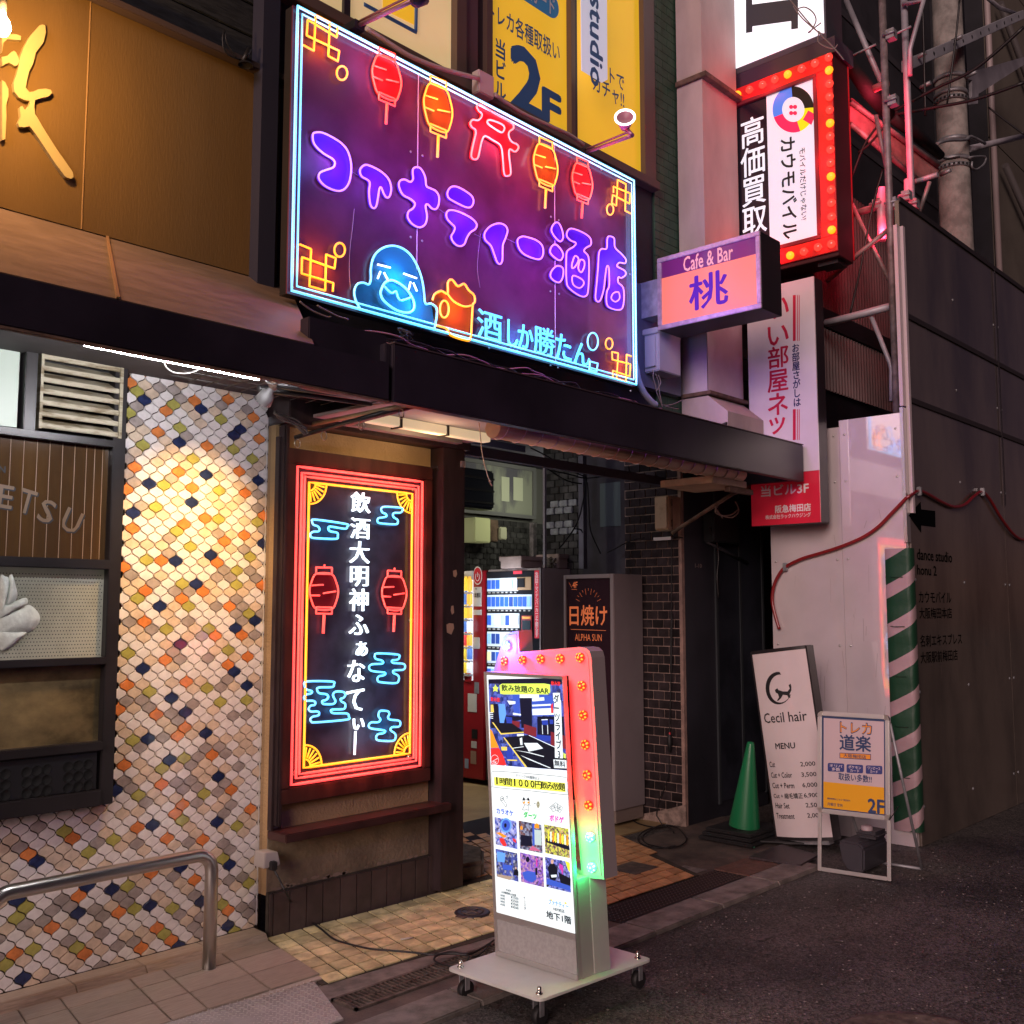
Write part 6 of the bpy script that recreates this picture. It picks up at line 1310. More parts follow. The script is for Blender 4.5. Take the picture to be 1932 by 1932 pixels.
for i in range(40):
    y = random.uniform(2.74,3.66); z = random.uniform(.05,2.3); L_ = random.uniform(.02,.22); w_ = random.uniform(.001,.004); dy = random.uniform(-.02,.02)
    scf.add([(6.8485,y,z),(6.8485,y+w_,z),(6.8485,y+w_+dy,z+L_),(6.8485,y+dy,z+L_)],[(0,1,2,3)])
scf.build('grime_streak', mat('grime',(.34,.29,.28),.7), hw, kind='stuff')
# red hose light draped over the hoardings
rh = thing('red_rope_light', (6.84,3.2,1.8), 'red rope light hose draped across the white hoarding and the grey one', 'hose')
W2 = PX(6.83); H2 = PY(2.68)
pa = [W2.hit('d1',x,y) for x,y in ((545,1860),(570,1800),(610,1750),(700,1705),(800,1675),(910,1640),(1030,1590),(1120,1530),(1190,1460),(1275,1372))]
pb = [H2.hit('d1',x,y) for x,y in ((1300,1355),(1345,1330),(1400,1350),(1470,1390),(1540,1418),(1600,1405),(1650,1360),(1695,1335),(1740,1380),(1800,1480),(1870,1570),(1926,1600),(1990,1580))]
pz = [W2.hit('d2',x,y) for x,y in ((668,280),(645,200),(632,130))]
MB().tube(smooth(pz+pa+[Vector((6.83,2.68,pa[-1].z+.01))]+pb,False,5),.0125,10).build('hose', redcable, rh)
for q_ in ((W2,'d1',605,1750),(H2,'d1',1345,1332),(H2,'d1',1695,1335)): 
    p_ = q_[0].hit(*q_[1:]); MB().box(p_-Vector((.012,.02,.03)),p_+Vector((.012,.012,.03))).build('clip', galv, rh, bevel=.004)
# green-white striped pad on the corner
sp = thing('corner_pad', (6.85,2.75,.1), 'green and white striped safety pad wrapped round the hoarding corner', 'pad')
zt_, zb_ = at('d1',1165,1650,'X',6.83).z, .10
prof = [(6.842,2.86),(6.828,2.852),(6.822,2.80),(6.822,2.712),(6.828,2.690),(6.85,2.681),(6.895,2.680),(6.910,2.686),(6.915,2.697)]
def perim(pr):
    d = [0]
    for a_, b__ in zip(pr[:-1], pr[1:]): d.append(d[-1]+math.dist(a_, b__))
    return d
pd_ = perim(prof); nz = 150; mbp = MB(); vs = []
for i in range(nz+1):
    z = zb_+(zt_-zb_)*i/nz; wob = .003*math.sin(z*19)+.002*math.sin(z*47)
    vs += [(x-wob*(1 if x < 6.84 else 0), y, z) for x, y in prof]
n_ = len(prof); fs = []; 
for i in range(nz):
    for k in range(n_-1): fs.append((i*n_+k, i*n_+k+1, (i+1)*n_+k+1, (i+1)*n_+k))
mbp.add(vs, fs, True)
padm = mat('striped_pad_cloth', (.012,.075,.030), .55, bump=.3, bscale=25); t = padm.node_tree; b = t.nodes['Principled BSDF']
g = t.nodes.new('ShaderNodeNewGeometry'); sx_ = t.nodes.new('ShaderNodeSeparateXYZ'); t.links.new(g.outputs['Position'], sx_.inputs[0])
def mth(op, a_, b_):
    n = t.nodes.new('ShaderNodeMath'); n.operation = op
    for i, q in enumerate((a_, b_)):
        if isinstance(q, (int, float)): n.inputs[i].default_value = q
        else: t.links.new(q, n.inputs[i])
    return n.outputs[0]
ph_ = mth('MULTIPLY', mth('ADD', mth('SUBTRACT', sx_.outputs[2], mth('MULTIPLY', mth('SUBTRACT', sx_.outputs[0], sx_.outputs[1]), .55)), 5.02), 1/.262)
msk = mth('LESS_THAN', mth('FRACT', ph_, 0), .36); mx = t.nodes.new('ShaderNodeMixRGB'); mx.inputs[1].default_value = (.009,.052,.024,1); mx.inputs[2].default_value = (.40,.28,.29,1)
t.links.new(msk, mx.inputs[0]); t.links.new(mx.outputs[0], b.inputs['Base Color'])
mbp.build('pad_cloth', padm, sp)
for k in range(5):
    z = .45+k*.33; MB().tube([(6.84,2.86,z),(6.81,2.80,z-.005),(6.81,2.73,z-.003)],.0025,4).build('pad_seam', mat('pad_seam_dark',(.01,.04,.02),.6) if 'pad_seam_dark' not in bpy.data.materials else bpy.data.materials['pad_seam_dark'], sp)

# ================================================================== BUILDINGS BEHIND, SCAFFOLD, POLE
ub = thing('brown_building', (13,3.8,0), 'brown clad building wall rising behind the grey hoarding and the pole', 'building')
xb0 = at('p',1868,300,'Y',3.6).x
for i in range(4):
    for j in range(5): MB().box((xb0+i*2.6+.008,3.6,j*2.3+.008),(xb0+i*2.6+2.592,3.7,j*2.3+2.292)).build('cladding_panel', mesh_cloth, ub)
MB().box((xb0,3.61,0),(xb0+12,6,12)).build('wall', black, ub)
MB().tube([(xb0-.02,3.55,4),(xb0-.02,3.55,12)],.035,8).build('corner_pipe', mat('pale_pipe',(.35,.28,.28),.5), ub)
for (xa_,za_,xc_,zc_) in ((xb0+.2,6.6,xb0+5,4.2),(xb0+.3,8.6,xb0+4.5,6.2)): MB().tube([(xa_,3.5,za_),(xc_,3.5,zc_)],.04,8).build('brace_pipe', mat('dark_brace_pipe',(.07,.06,.06),.6) if 'dark_brace_pipe' not in bpy.data.materials else bpy.data.materials['dark_brace_pipe'], ub)
gb = thing('grey_building', (14,7,0), 'dark grey building under construction wrapped in sheets behind the scaffold', 'building')
sheet = mat('dark_grey_sheet',(.075,.072,.085),.8,var=.25,vscale=.8)
for i in range(6):
    for j in range(8): MB().box((14+.0,3.3+i*1.8+.01,j*1.9+.01),(14.15,3.3+i*1.8+1.79,j*1.9+1.89)).build('sheet_panel', sheet, gb)
MB().box((14.05,3.3,0),(18,15,16)).build('wall', black, gb)
ob_ = thing('office_block', (8.6,6,0), 'dark side of the office block behind the projecting signs', 'building')
MB().box((7.2,4.2,3.42),(13.9,9,12)).build('wall', mat('office_dark',(.03,.028,.036),.7,var=.2), ob_)
for j in range(6): MB().box((7.19,4.19,3.6+j*1.3),(13.9,4.199,3.68+j*1.3)).build('floor_band', mat('office_band',(.05,.045,.055),.7) if 'office_band' not in bpy.data.materials else bpy.data.materials['office_band'], ob_)
# corrugated screen
CYc = 3.45; cg = thing('corrugated_screen', (8,CYc,3.2), 'dark red lit corrugated metal screen behind the vertical sign', 'screen')
cA = at('c3',930,1000,'Y',CYc); x0c, x1c = at('d1',780,400,'Y',CYc).x, at('d1',1232,400,'Y',CYc).x
def corr_sheet(z0f, z1f, nm):
    vs = []; N = 120
    for i in range(N+1):
        x = x0c+(x1c-x0c)*i/N; dy = (0,.02,.02,0)[i % 4]; vs += [(x,CYc+dy,z0f),(x,CYc+dy,z1f)]
    MB().add(vs,[(2*i,2*i+2,2*i+3,2*i+1) for i in range(N)]).build(nm, corr, cg)
zA1 = at('c3',1290,1080,'Y',CYc).z; zA0 = at('d1',1190,490,'Y',CYc).z; zB1 = at('d1',1190,590,'Y',CYc).z; zB0 = at('d1',1190,890,'Y',CYc).z
corr_sheet(zA0, zA1, 'sheet'); corr_sheet(zB0, zB1, 'sheet')
MB().box((x0c,CYc-.01,zB1+.01),(x1c,CYc+.3,zA0-.01)).box((x0c,CYc+.04,zB0-.5),(x1c,CYc+.3,zB0-.01)).build('dark_deck', black, cg)
sc = thing('scaffolding', (7.1,2.9,2.9), 'scaffold of pinkish steel tubes with a red lit plank standing behind the white hoarding', 'scaffold')
def pipe(crop, pts, X_, r, M=scafred, nm='scaffold_tube', ax='X'): return MB().tube([at(crop,x,y,ax,X_) for x,y in pts], r, 10).build(nm, M, sc)
q1 = at('c3',1283,-40,'X',7.02); q2 = at('d1',1225,885,'X',7.02); MB().tube([(q2.x,q2.y,q2.z-.2),(q2.x,q2.y,q1.z+.5)],.026,12).build('scaffold_tube', scafred, sc)
g1 = at('c3',1362,300,'X',7.5); MB().tube([(g1.x,g1.y,3.6),(g1.x,g1.y,7)],.026,12).build('scaffold_tube', mat('pale_scaffold',(.42,.40,.44),.5,.3,var=.2), sc)
pale = bpy.data.materials['pale_scaffold']
pipe('c3',[(1070,0),(1275,480)],7.5,.022,pale); pipe('c3',[(1100,270),(1215,215)],7.4,.009,pale); pipe('c3',[(1235,200),(1385,128)],7.4,.009,pale)
pipe('c3',[(1345,20),(1445,5),(1380,240),(1380,365)],7.45,.018,pale); pipe('c3',[(1110,1035),(1240,995),(1370,960)],7.3,.026); pipe('c3',[(1238,910),(1245,1165)],7.28,.032,pale)
pipe('c3',[(975,1365),(1130,1230),(1285,1105)],7.2,.018); pipe('c3',[(1100,990),(1170,1140),(1285,1365)],7.25,.016)
pipe('c3',[(970,1565),(1130,1525),(1300,1480)],7.15,.028,pale); pipe('d1',[(1085,370),(1185,620),(1195,660),(1195,835)],7.18,.017,pale); pipe('c3',[(1475,880),(1425,1030)],7.6,.016,scafred)
pipe('c3',[(1205,430),(1275,400)],7.1,.028,mat('red_clamp_arm',(.35,.12,.12),.5)); pipe('c3',[(1370,870),(1372,950),(1400,1010)],7.5,.03,pale); pipe('c3',[(1375,890),(1515,845)],7.6,.02,pale); pipe('c3',[(1215,560),(1270,830)],7.1,.016)
cl_ = MB()
for x,y,X_ in ((1225,990,7.28),(1300,985,7.05),(1365,950,7.3),(1400,990,7.5),(1300,490,7.02),(1290,170,7.02)): 
    p_ = at('c3',x,y,'X',X_); cl_.box(p_-Vector((.035,.03,.035)),p_+Vector((.03,.03,.035))); cl_.tube([p_+Vector((-.04,-.04,0)),p_+Vector((-.04,.05,0))],.010,6)
cl_.build('clamp', galv, sc, kind='stuff')
pkk = [at('c3',1090,500,'X',7.5),at('c3',1090,592,'X',7.5),at('c3',1425,870,'X',8.1),at('c3',1520,828,'X',8.3)]
MB().prism([at('c3',1090,495,'X',7.3),at('c3',1090,600,'X',7.3),at('c3',1420,868,'X',7.9),at('c3',1515,838,'X',8.1)],(.03,.0,.05)).build('plank', plankmat, sc)
MB().tube([at('c3',1090,492,'X',7.28),at('c3',1520,800,'X',8.08)],.02,8).tube([at('c3',1090,600,'X',7.28),at('c3',1420,872,'X',7.88)],.02,8).build('plank_edge', scafred, sc)
wl_ = thing('wrapped_cables', (7,2.9,5), 'thick black sleeved cable bundle sagging from the signs to the pole', 'cable')
MB().tube([at('c3',1045,250,'X',6.95),at('c3',1080,300,'X',7.0),at('c3',1180,440,'X',7.3),at('c3',1280,560,'X',7.6)],[.02,.05,.06,.05],12).tube([at('c3',1290,560,'X',7.6),at('c3',1400,640,'X',7.9),at('c3',1530,755,'X',8.3)],[.05,.055,.035],12).build('sleeve', rubber, wl_)
for pts, X_ in (([(800,-40),(960,160),(1060,285)],6.9),([(1290,545),(1500,430),(1700,330),(1932,130)],7.6),([(1300,555),(1500,520),(1700,480),(1932,400)],7.6),([(1230,600),(1160,700),(1100,850)],7.3),([(1250,620),(1190,690),(1130,740)],7.3),([(1530,755),(1560,770),(1620,760)],8.4),([(1620,0),(1600,200),(1560,500)],8.6),([(1440,0),(1445,150),(1455,560)],7.8),([(1250,820),(1200,1000),(1140,1300),(1090,1520)],7.2),([(1760,520),(1850,590),(1932,650)],9.0)):
    MB().tube(smooth([at('c3',x,y,'X',X_) for x,y in pts],False,5),.009 if X_ != 7.6 else .012,6).build('cable', cablemat, wl_)
up = thing('utility_pole', (9.0,3.2,0), 'concrete utility pole with steel bands rising behind the grey hoarding', 'utility pole')
PYy = 3.15; c1_ = at('p',1790,50,'Y',PYy); c2_ = at('p',1800,380,'Y',PYy); wr = abs(at('p',1815,50,'Y',PYy).x-at('p',1764,50,'Y',PYy).x)
cx_ = (c1_.x+c2_.x)/2; r_t = .122; MB().tube([(cx_,PYy,0),(cx_,PYy,5),(cx_,PYy,9)],[.165,.140,.118],28).build('shaft', polemat, up)
for z in (at('p',1790,178,'Y',PYy).z, at('p',1790,190,'Y',PYy).z, at('p',1790,150,'Y',PYy).z, at('p',1795,268,'Y',PYy).z, at('p',1797,305,'Y',PYy).z, at('p',1797,318,'Y',PYy).z):
    MB().tube([(cx_,PYy,z-.018),(cx_,PYy,z+.018)],.1475,28).build('steel_band', galv, up)
bo = MB()
for z_,a0 in ((at('p',1790,190,'Y',PYy).z,0),(at('p',1797,318,'Y',PYy).z,.1)):
    for k in range(24): a_ = k*.2618+a0; bo.box((cx_+.149*math.cos(a_)-.008,PYy+.149*math.sin(a_)-.008,z_-.008),(cx_+.149*math.cos(a_)+.008,PYy+.149*math.sin(a_)+.008,z_+.008))
bo.build('band_hole', ink, up, kind='stuff')
ar = MB(); yq = PYy-.17
aA, aB = at('d5',850,495,'Y',yq-.03), at('d5',1731,110,'Y',yq-.03)
MB().hexa([aA+Vector((0,0,-.05)),aB+Vector((0,0,-.05)),aB+Vector((0,.07,-.05)),aA+Vector((0,.07,-.05))],[aA+Vector((0,0,.05)),aB+Vector((0,0,.05)),aB+Vector((0,.07,.05)),aA+Vector((0,.07,.05))]).build('cross_arm', mat('pale_crossarm',(.46,.46,.50),.45,.3,var=.15), up, bevel=.004)
hl = MB()
for k in range(11):
    p_ = aA.lerp(aB,.17+k*.077); hl.lathe(p_+Vector((0,-.001,0)),(0,-1,0),[(0,.001),(.016,.001),(.018,-.001)],10)
hl.build('arm_hole', ink, up, kind='stuff')
MB().prism([at('d5',x,y,'Y',PYy) for x,y in ((1380,540),(1731,440),(1731,500),(1380,725),(1375,800),(1295,810),(1295,760),(1330,750),(1330,620),(1270,600),(1270,540))],(0,.03,0)).build('bracket_plate', pale, up)
MB().tube([at('d5',x,y,'Y',PYy-.1) for x,y in ((1310,1150),(1731,1050))],.03,8).build('side_arm', pale, up)
MB().tube(smooth([at('d5',x,y,'Y',PYy-.17) for x,y in ((1060,1110),(1150,1085),(1280,1080),(1320,1055),(1430,1110))],False,3),.014,6).tube(smooth([at('d5',x,y,'Y',PYy-.17) for x,y in ((1310,1215),(1430,1210),(1420,1270),(1360,1310),(1330,1290),(1330,1250))],False,3),.009,6).build('hook_iron', galv, up)
MB().tube([at('d5',x,y,'Y',PYy-.1) for x,y in ((1420,-40),(1540,60),(1680,110))],.02,8).build('stay_tube', pale, up)
MB().box((cx_+.20,PYy,0),(cx_+.48,PYy+.2,9)).build('dark_riser', mat('riser_black',(.012,.011,.014),.6), up)
bt_ = MB()
for x,y in ((950,430),(1230,300),(1140,1335),(1340,575),(985,660)): p_ = at('d5',x,y,'Y',yq-.07); bt_.cyl(p_+Vector((0,.06,0)),p_+Vector((-.01,-.03,.01)),.018,8)
bt_.build('bolt', galv, up, kind='stuff')

# ================================================================== CECIL HAIR SIGN (leaning)
hs_ = thing('menu_sign', (6.3,3.25,0), 'tilted white hair salon menu sign with a cat on a crescent moon', 'sign')
u_ = Vector((0,-.394,.052)); v_ = Vector((0,.153,1.187)); LS = Plane((6.30,3.427,.055), u_/u_.length, v_/v_.length); LW, LH = u_.length, v_.length
pts_lo = []; mbq = MB(); nseg = 14
ring = [];  bulge = .035
for i in range(nseg+1): t_ = i/nseg; ring.append((t_*LW, bulge*(1-(2*t_-1)**2)))
vs = [LS.p(a_,0,d_) for a_, d_ in ring]+[LS.p(a_,LH,d_) for a_, d_ in ring]; n_ = nseg+1
mbq.add(vs, [(i,i+1,n_+i+1,n_+i) for i in range(nseg)], True); mbq.build('curved_face', mat('pinkish_white_face',(.66,.58,.57),.25,coat=.5,var=.03), hs_)
MB().prism([LS.p(0,-.02,-.002)]+[LS.p(a_,-.02,d_-.002) for a_,d_ in ring]+[LS.p(LW,-.02,-.09),LS.p(0,-.02,-.09)], LS.v*.019).build('end_cap', framedark, hs_)
MB().prism([LS.p(a_,LH+.001,d_+.004) for a_,d_ in ring]+[LS.p(LW,LH+.001,-.09),LS.p(0,LH+.001,-.09)], LS.v*.022).build('end_cap', framedark, hs_)
MB().slab(LS,-.01,-.02,-.001,LH+.02,-.09,.004).slab(LS,LW+.001,-.02,LW+.012,LH+.02,-.09,.004).slab(LS,0,0,LW,LH,-.09,-.01).build('case', framedark, hs_)
q = MB(); LS2 = Plane(LS.p(0,0,.0), LS.u, LS.v); hitC = lambda x,y: LS.uv('d2',x,y)
def lay(mb, pts): mb.poly([LS.p(*LS.uv('d2',x,y), .001+bulge*(1-(2*min(1,max(0,LS.uv('d2',x,y)[0]/LW))-1)**2)) for x,y in pts])
def ltx(text, cx, cy, wd, ht, **k):
    a_ = LS.uv('d2',cx-wd/2,cy)[0]; b__ = LS.uv('d2',cx+wd/2,cy)[0]; v0_ = LS.uv('d2',cx,cy+ht/2)[1]; v1_ = LS.uv('d2',cx,cy-ht/2)[1]
    s0 = len(q.v); tmp = MB(); lettering(tmp, Plane((0,0,0),(1,0,0),(0,1,0)), text, a_, v0_, b__, v1_, d=0, **k)
    q.add([LS.p(x_,y_,.0015+bulge*(1-(2*x_/LW-1)**2)) for x_,y_,_ in tmp.v], tmp.f)
co = ell(678,583,68,84,30,0); cr_ = [(678+70*math.cos(a_)-2, 583+84*math.sin(a_)) for a_ in [math.radians(-85-i*12) for i in range(22)]]
ci_ = [(686+58*math.cos(a_), 585+72*math.sin(a_)) for a_ in [math.radians(-85-i*12) for i in range(22)]]
for i in range(21): lay(q,[cr_[i],cr_[i+1],ci_[i+1],ci_[i]])
for pts in ([(658,592),(672,583),(676,592),(700,600),(728,600),(734,612),(738,632),(728,634),(722,620),(700,617),(690,635),(676,648),(668,648),(680,630),(674,612),(662,606)],[(722,602),(734,585),(728,568),(738,560),(742,575),(742,595),(734,612)]): lay(q,pts)
ltx('Cecil hair',705,732,224,52,off=.012); ltx('MENU',710,880,104,30,off=.03)
for t1,t2,y_,xx1,w1,xx2,w2 in (('Cut','2,000',975,637,32,824,70),('Cut + Color','3,500',1029,688,118,830,70),('Cut + Perm','6,000',1083,697,122,835,70),('Cut + 縮毛矯正','6,900',1136,722,160,842,68),('Hair Set','2,500',1187,692,80,852,70),('Treatment','2,000',1240,708,102,860,70)):
    ltx(t1,xx1,y_+2,w1,28,off=.022); ltx(t2,xx2,y_,w2,26,off=.022)
q.build('menu_lettering', ink, hs_)
MB().prism([at('d2',660,1350,'Z',.03)+Vector((0,0,0)),(6.42,3.02,.03),(6.55,3.10,.03),(6.52,3.45,.03)],(0,0,.012)).build('base_plate', framedark, hs_)
MB().slab(LS,.03,-.05,.36,-.022,-.08,-.01).build('foot_bar', galv, hs_)
rp_ = MB().prism([at('d2',510,1465,'Z',.016),at('d2',680,1400,'Z',.016),at('d2',868,1455,'Z',.016),at('d2',780,1505,'Z',.016)],(0,0,.012)).build('steel_ramp_plate', mat('dark_chequer_plate',(.06,.045,.05),.5,.4,var=.3,vscale=30)); setp(rp_,'dark loose steel plate lying before the menu sign','metal plate')
r2_ = MB().prism([at('d2',570,1380,'Z',.03),at('d2',660,1350,'Z',.03),at('d2',890,1370,'Z',.03),at('d2',865,1395,'Z',.03)],(0,0,.010)).build('rubber_ramp', rubber); setp(r2_,'thin black mat tucked under the foot of the menu sign','mat')

# ================================================================== CONE
cn_ = thing('traffic_cone', (6.3,3.62,.1), 'green plastic traffic cone standing on stacked rubber weights', 'traffic cone')
cpos = at('d2',487,1297,'Z',.10); rb_ = abs((at('d2',565,1297,'Z',.1)-at('d2',408,1297,'Z',.1)).length)/2
topc = at('d2',521,858,'X',cpos.x); hh = topc.z-.10
MB().lathe(cpos,(topc-cpos),[(rb_,0),(rb_*.985,.03),(.026,hh-.02),(.022,hh-.004),(.008,hh),(0,hh)],32).build('cone_body', conegreen, cn_)
MB().lathe(cpos+Vector((-.09,-.0,.0)),(-1,0,.2),[(0,.002),(.012,.002),(.012,-.01)],12).build('base_notch', ink, cn_)
rw_ = thing('rubber_weights', (6.3,3.7,0), 'stack of black rubber weights under the green traffic cone', 'weights')
for k in range(3): MB().box((6.05+k*.012,3.47+k*.01,.012+k*.028),(6.52-k*.01,3.88-k*.02,.036+k*.028)).build('rubber_ring', rubber, rw_, bevel=.008)
go = MB().prism([at('d2',305,1330,'Z',.008),at('d2',330,1325,'Z',.008),at('d2',545,1400,'Z',.008),at('d2',540,1412,'Z',.008)],(0,0,.012)).build('green_mat_edge', mat('pale_green_edge',(.05,.22,.13),.5)); setp(go,'pale green rubber edge sticking out below the black rubber weights','mat')

# ================================================================== A-FRAME POSTER STAND
af = thing('poster_stand', (5.86,2.7,0), 'aluminium A-frame poster stand for a trading card shop with yellow base strip', 'sign')
g0, g1_ = Vector((5.839,2.915,0)), Vector((5.892,2.493,0)); u_ = (g1_-g0).normalized(); AP = Plane(g0+Vector((0,0,.004)), u_, Vector((.07,0,1)).normalized()); AW = (g1_-g0).length
zb_f, zt_f = AP.uv('e6',190,1570)[1], AP.uv('e6',205,590)[1]
MB().slab(AP,0,0,.022,zb_f,-.014,0).slab(AP,AW-.022,0,AW,zb_f,-.014,0).slab(AP,.0221,.0,AW-.0221,.022,-.014,0).build('front_leg', aluminium, af, bevel=.003)
r_ = .030
fr_ = MB(); 
for q_ in ((r_,zb_f,AW-r_,zb_f+.026),(r_,zt_f-.026,AW-r_,zt_f)): fr_.slab(AP,q_[0],q_[1],q_[2],q_[3],-.010,.012)
for q_ in ((0,zb_f+r_,.026,zt_f-r_),(AW-.026,zb_f+r_,AW,zt_f-r_)): fr_.slab(AP,*q_,-.010,.012)
fr_.build('snap_frame', aluminium, af, bevel=.004)
for cu_,cv_,a0 in ((r_,zb_f+r_,180),(AW-r_,zb_f+r_,270),(AW-r_,zt_f-r_,0),(r_,zt_f-r_,90)):
    o_ = [AP.p(cu_+r_*math.cos(math.radians(a0+i*15)),cv_+r_*math.sin(math.radians(a0+i*15)),-.010) for i in range(7)]+[AP.p(cu_,cv_,-.010)]
    MB().prism(o_,AP.n*.022).build('corner_cap', steel, af)
MB().slab(AP,.0261,zb_f+.0261,AW-.0261,zt_f-.0261,0,.002).build('poster_border', navyink, af)
pw0, pw1, ph0, ph1 = .036, AW-.034, zb_f+.032, zt_f-.040
MB().slab(AP,pw0,ph0,pw1,ph1,.002,.003).build('poster', mat('pinkish_poster',(.60,.50,.50),.25,coat=.6), af)
def apx(x, y): return AP.uv('e6',x,y)
yv = apx(520,1300)[1]; MB().slab(AP,pw0,ph0,pw1,yv,.0031,.0036).build('yellow_band', mat('poster_yellow',(.80,.40,.02),.3,coat=.5), af)
AF = Plane(AP.p(0,0,.0037), AP.u, AP.v)
q = MB(); tx(q,AF,'e6','トレカ',540,755,305,108,off=.05,d=.0); tx(q,AF,'e6','道楽',535,900,300,150,off=.03); tx(q,AF,'e6','取扱い多数!!',533,1235,320,70,off=.03); tx(q,AF,'e6','月曜日 定休',340,1495,150,32,off=.01); tx(q,AF,'e6','2F',735,1510,150,130,off=.04)
tx(q,AF,'e6','最新情報はこちらで配信中!',375,1445,220,18,off=.02,d=.001)
for a_,b__,c__,d__ in ((382,1060,686,992),): q.add(trace(AF,'e6',[(a_,b__-14),(c__,b__+4),(c__,d__+14),(a_,d__)],.0002),[(0,1,2,3)])
q.build('navy_lettering', navyink, af)
q = MB(); tx(q,AF,'e6','トレカ',540,755,298,98,off=-.002,d=.0012); q.add(trace(AF,'e6',[(388,1040),(680,1056),(680,1012),(388,998)],.0006),[(0,1,2,3)]); q.build('orange_lettering', orangeink, af)
q = MB(); tx(q,AF,'e6','大阪梅田店',530,1027,220,36,off=.02,d=.0016); q.build('small_navy_lettering', navyink, af)
q = MB(); wl2 = MB()
for x_,y_,t_ in ((348,1137,'オリパ\n多数'),(530,1150,'ポケモン\nカード'),(716,1160,'ワンピース\nカード')):
    o_ = []
    for cx2,cy2,a0 in ((x_+66,y_-26,0),(x_-66,y_-32,90),(x_-66,y_+22,180),(x_+66,y_+28,270)):
        for i in range(4): a_ = math.radians(a0+i*30); o_.append((cx2+14*math.cos(a_), cy2-14*math.sin(a_)))
    q.poly(trace(AF,'e6',o_,.0006)); tx(wl2,AF,'e6',t_,x_,y_,122,62,off=.015,d=.0014)
q.build('navy_badge', mat('badge_navy_print',(.035,.05,.20),.4), af); wl2.build('badge_lettering', wp_, af)
MB().tube([AP.p(.01,zt_f-.05,-.02),(6.244,2.79,.01)],.009,8).tube([AP.p(AW-.005,zt_f-.05,-.02),(6.265,2.46,.01)],.009,8).tube([(6.244,2.79,.012),(6.265,2.46,.012)],.009,8).build('back_leg', galv, af)
MB().tube([AP.p(AW-.01,zb_f-.0,-.01),AP.p(AW-.01,zb_f+.06,-.2)],.003,6).build('hinge_stay', framedark, af)
jc = thing('water_weight', (6.0,2.7,0), 'dark grey plastic water tank weight sitting inside the poster stand', 'jerrycan')
MB().prism([at('d2',870,1410,'X',5.90)*1, Vector((5.90,2.79,.075)), Vector((5.90,2.755,.018)), Vector((5.90,2.69,.01)),Vector((5.90,2.655,.03)),Vector((5.90,2.65,.155)),Vector((5.90,2.68,.185)),Vector((5.90,2.80,.19))][1:]+[Vector((5.90,2.81,.17))],(.34,.0,0)).build('tank', mat('dark_grey_tank',(.045,.042,.05),.4,var=.1), jc, bevel=.018)
MB().box((6.02,2.62,.19),(6.20,2.76,.235)).build('tank_shoulder', bpy.data.materials['dark_grey_tank'], jc, bevel=.02)
MB().lathe((6.06,2.70,.236),(0,0,1),[(.034,0),(.034,.022),(.028,.026),(0,.026)],20).build('screw_cap', mat('pink_grey_cap',(.40,.30,.32),.5), jc)
#--END6
# ================================================================== LIGHT-BOX SIGN ON CASTERS
lb = thing('lightbox_sign', (3.28,2.82,.02), 'free-standing white light-box bar sign with red and green bulbs on a wheeled base plate', 'sign')
LBP = Plane((3.2,3.043,.12), (0,-1,0), (0,.062,1))
W_, Hh_ = .440, 1.163
lc = mat('light_grey_case',(.46,.44,.42),.38,.15,var=.04)
def col_at(v): return .062*v
def sect(pts, z0_, z1_, nm, M, par=lb, bev=0):
    lo = [Vector((x,y+.062*(z0_-.12),z0_)) for x,y in pts]; hi = [Vector((x,y+.062*(z1_-.12),z1_)) for x,y in pts]; n_ = len(pts)
    mb = MB().add(lo+hi, [tuple(range(n_))[::-1], tuple(range(n_,2*n_))]+[(i,(i+1)%n_,n_+(i+1)%n_,n_+i) for i in range(n_)]); return mb.build(nm, M, par, bevel=bev)
sect([(3.2,3.043),(3.2,2.603),(3.228,2.606),(3.296,2.69),(3.296,3.043)], .12, .12+Hh_, 'front_box', lc, bev=.003)
zc_ = LBP.p(*LBP.uv('c7',632,1272)).z
sect([(3.297,3.02),(3.297,2.60),(3.385,2.585),(3.385,3.02)], .12, zc_-.004, 'lower_case', lc, bev=.003)
sect([(3.2215,2.602),(3.2295,2.606),(3.296,2.687),(3.297,2.603)], .12, zc_-.02, 'side_fill', lc)
# marquee board
MQ = Plane((3.298,3.043,.12), (0,-1,0), (0,.062,1))
outl = [(196,345),(204,300),(246,165),(256,152),(275,146),(312,140),(316,237),(450,226),(590,214),(618,218),(636,234),(644,262),(672,740),(702,1274),(600,1262),(560,800),(540,345)]
of = trace(MQ,'c7',outl); ob3 = [p+Vector((.088,0,0)) for p in of]
n_ = len(of); MB().add([p+Vector((.003,0,0)) for p in of]+ob3, [tuple(range(n_,2*n_))]+[(i,(i+1)%n_,n_+(i+1)%n_,n_+i) for i in range(n_)]).build('marquee_case', mat('mauve_grey_case',(.34,.29,.30),.4), lb)
mfm = mat('milky_acrylic_face',(.52,.34,.38),.3,coat=.3)
inner = [(212,340),(220,300),(258,172),(272,160),(305,155),(306,247),(450,238),(588,226),(612,232),(626,245),(632,268),(658,740),(690,1258),(610,1252),(570,800),(552,345)]
MB().prism(trace(MQ,'c7',outl),(.0028,0,0)).build('case_rim', lc, lb)
MB().prism(trace(MQ,'c7',inner,.0005),(-.0025,0,0)).build('marquee_face', mfm, lb)
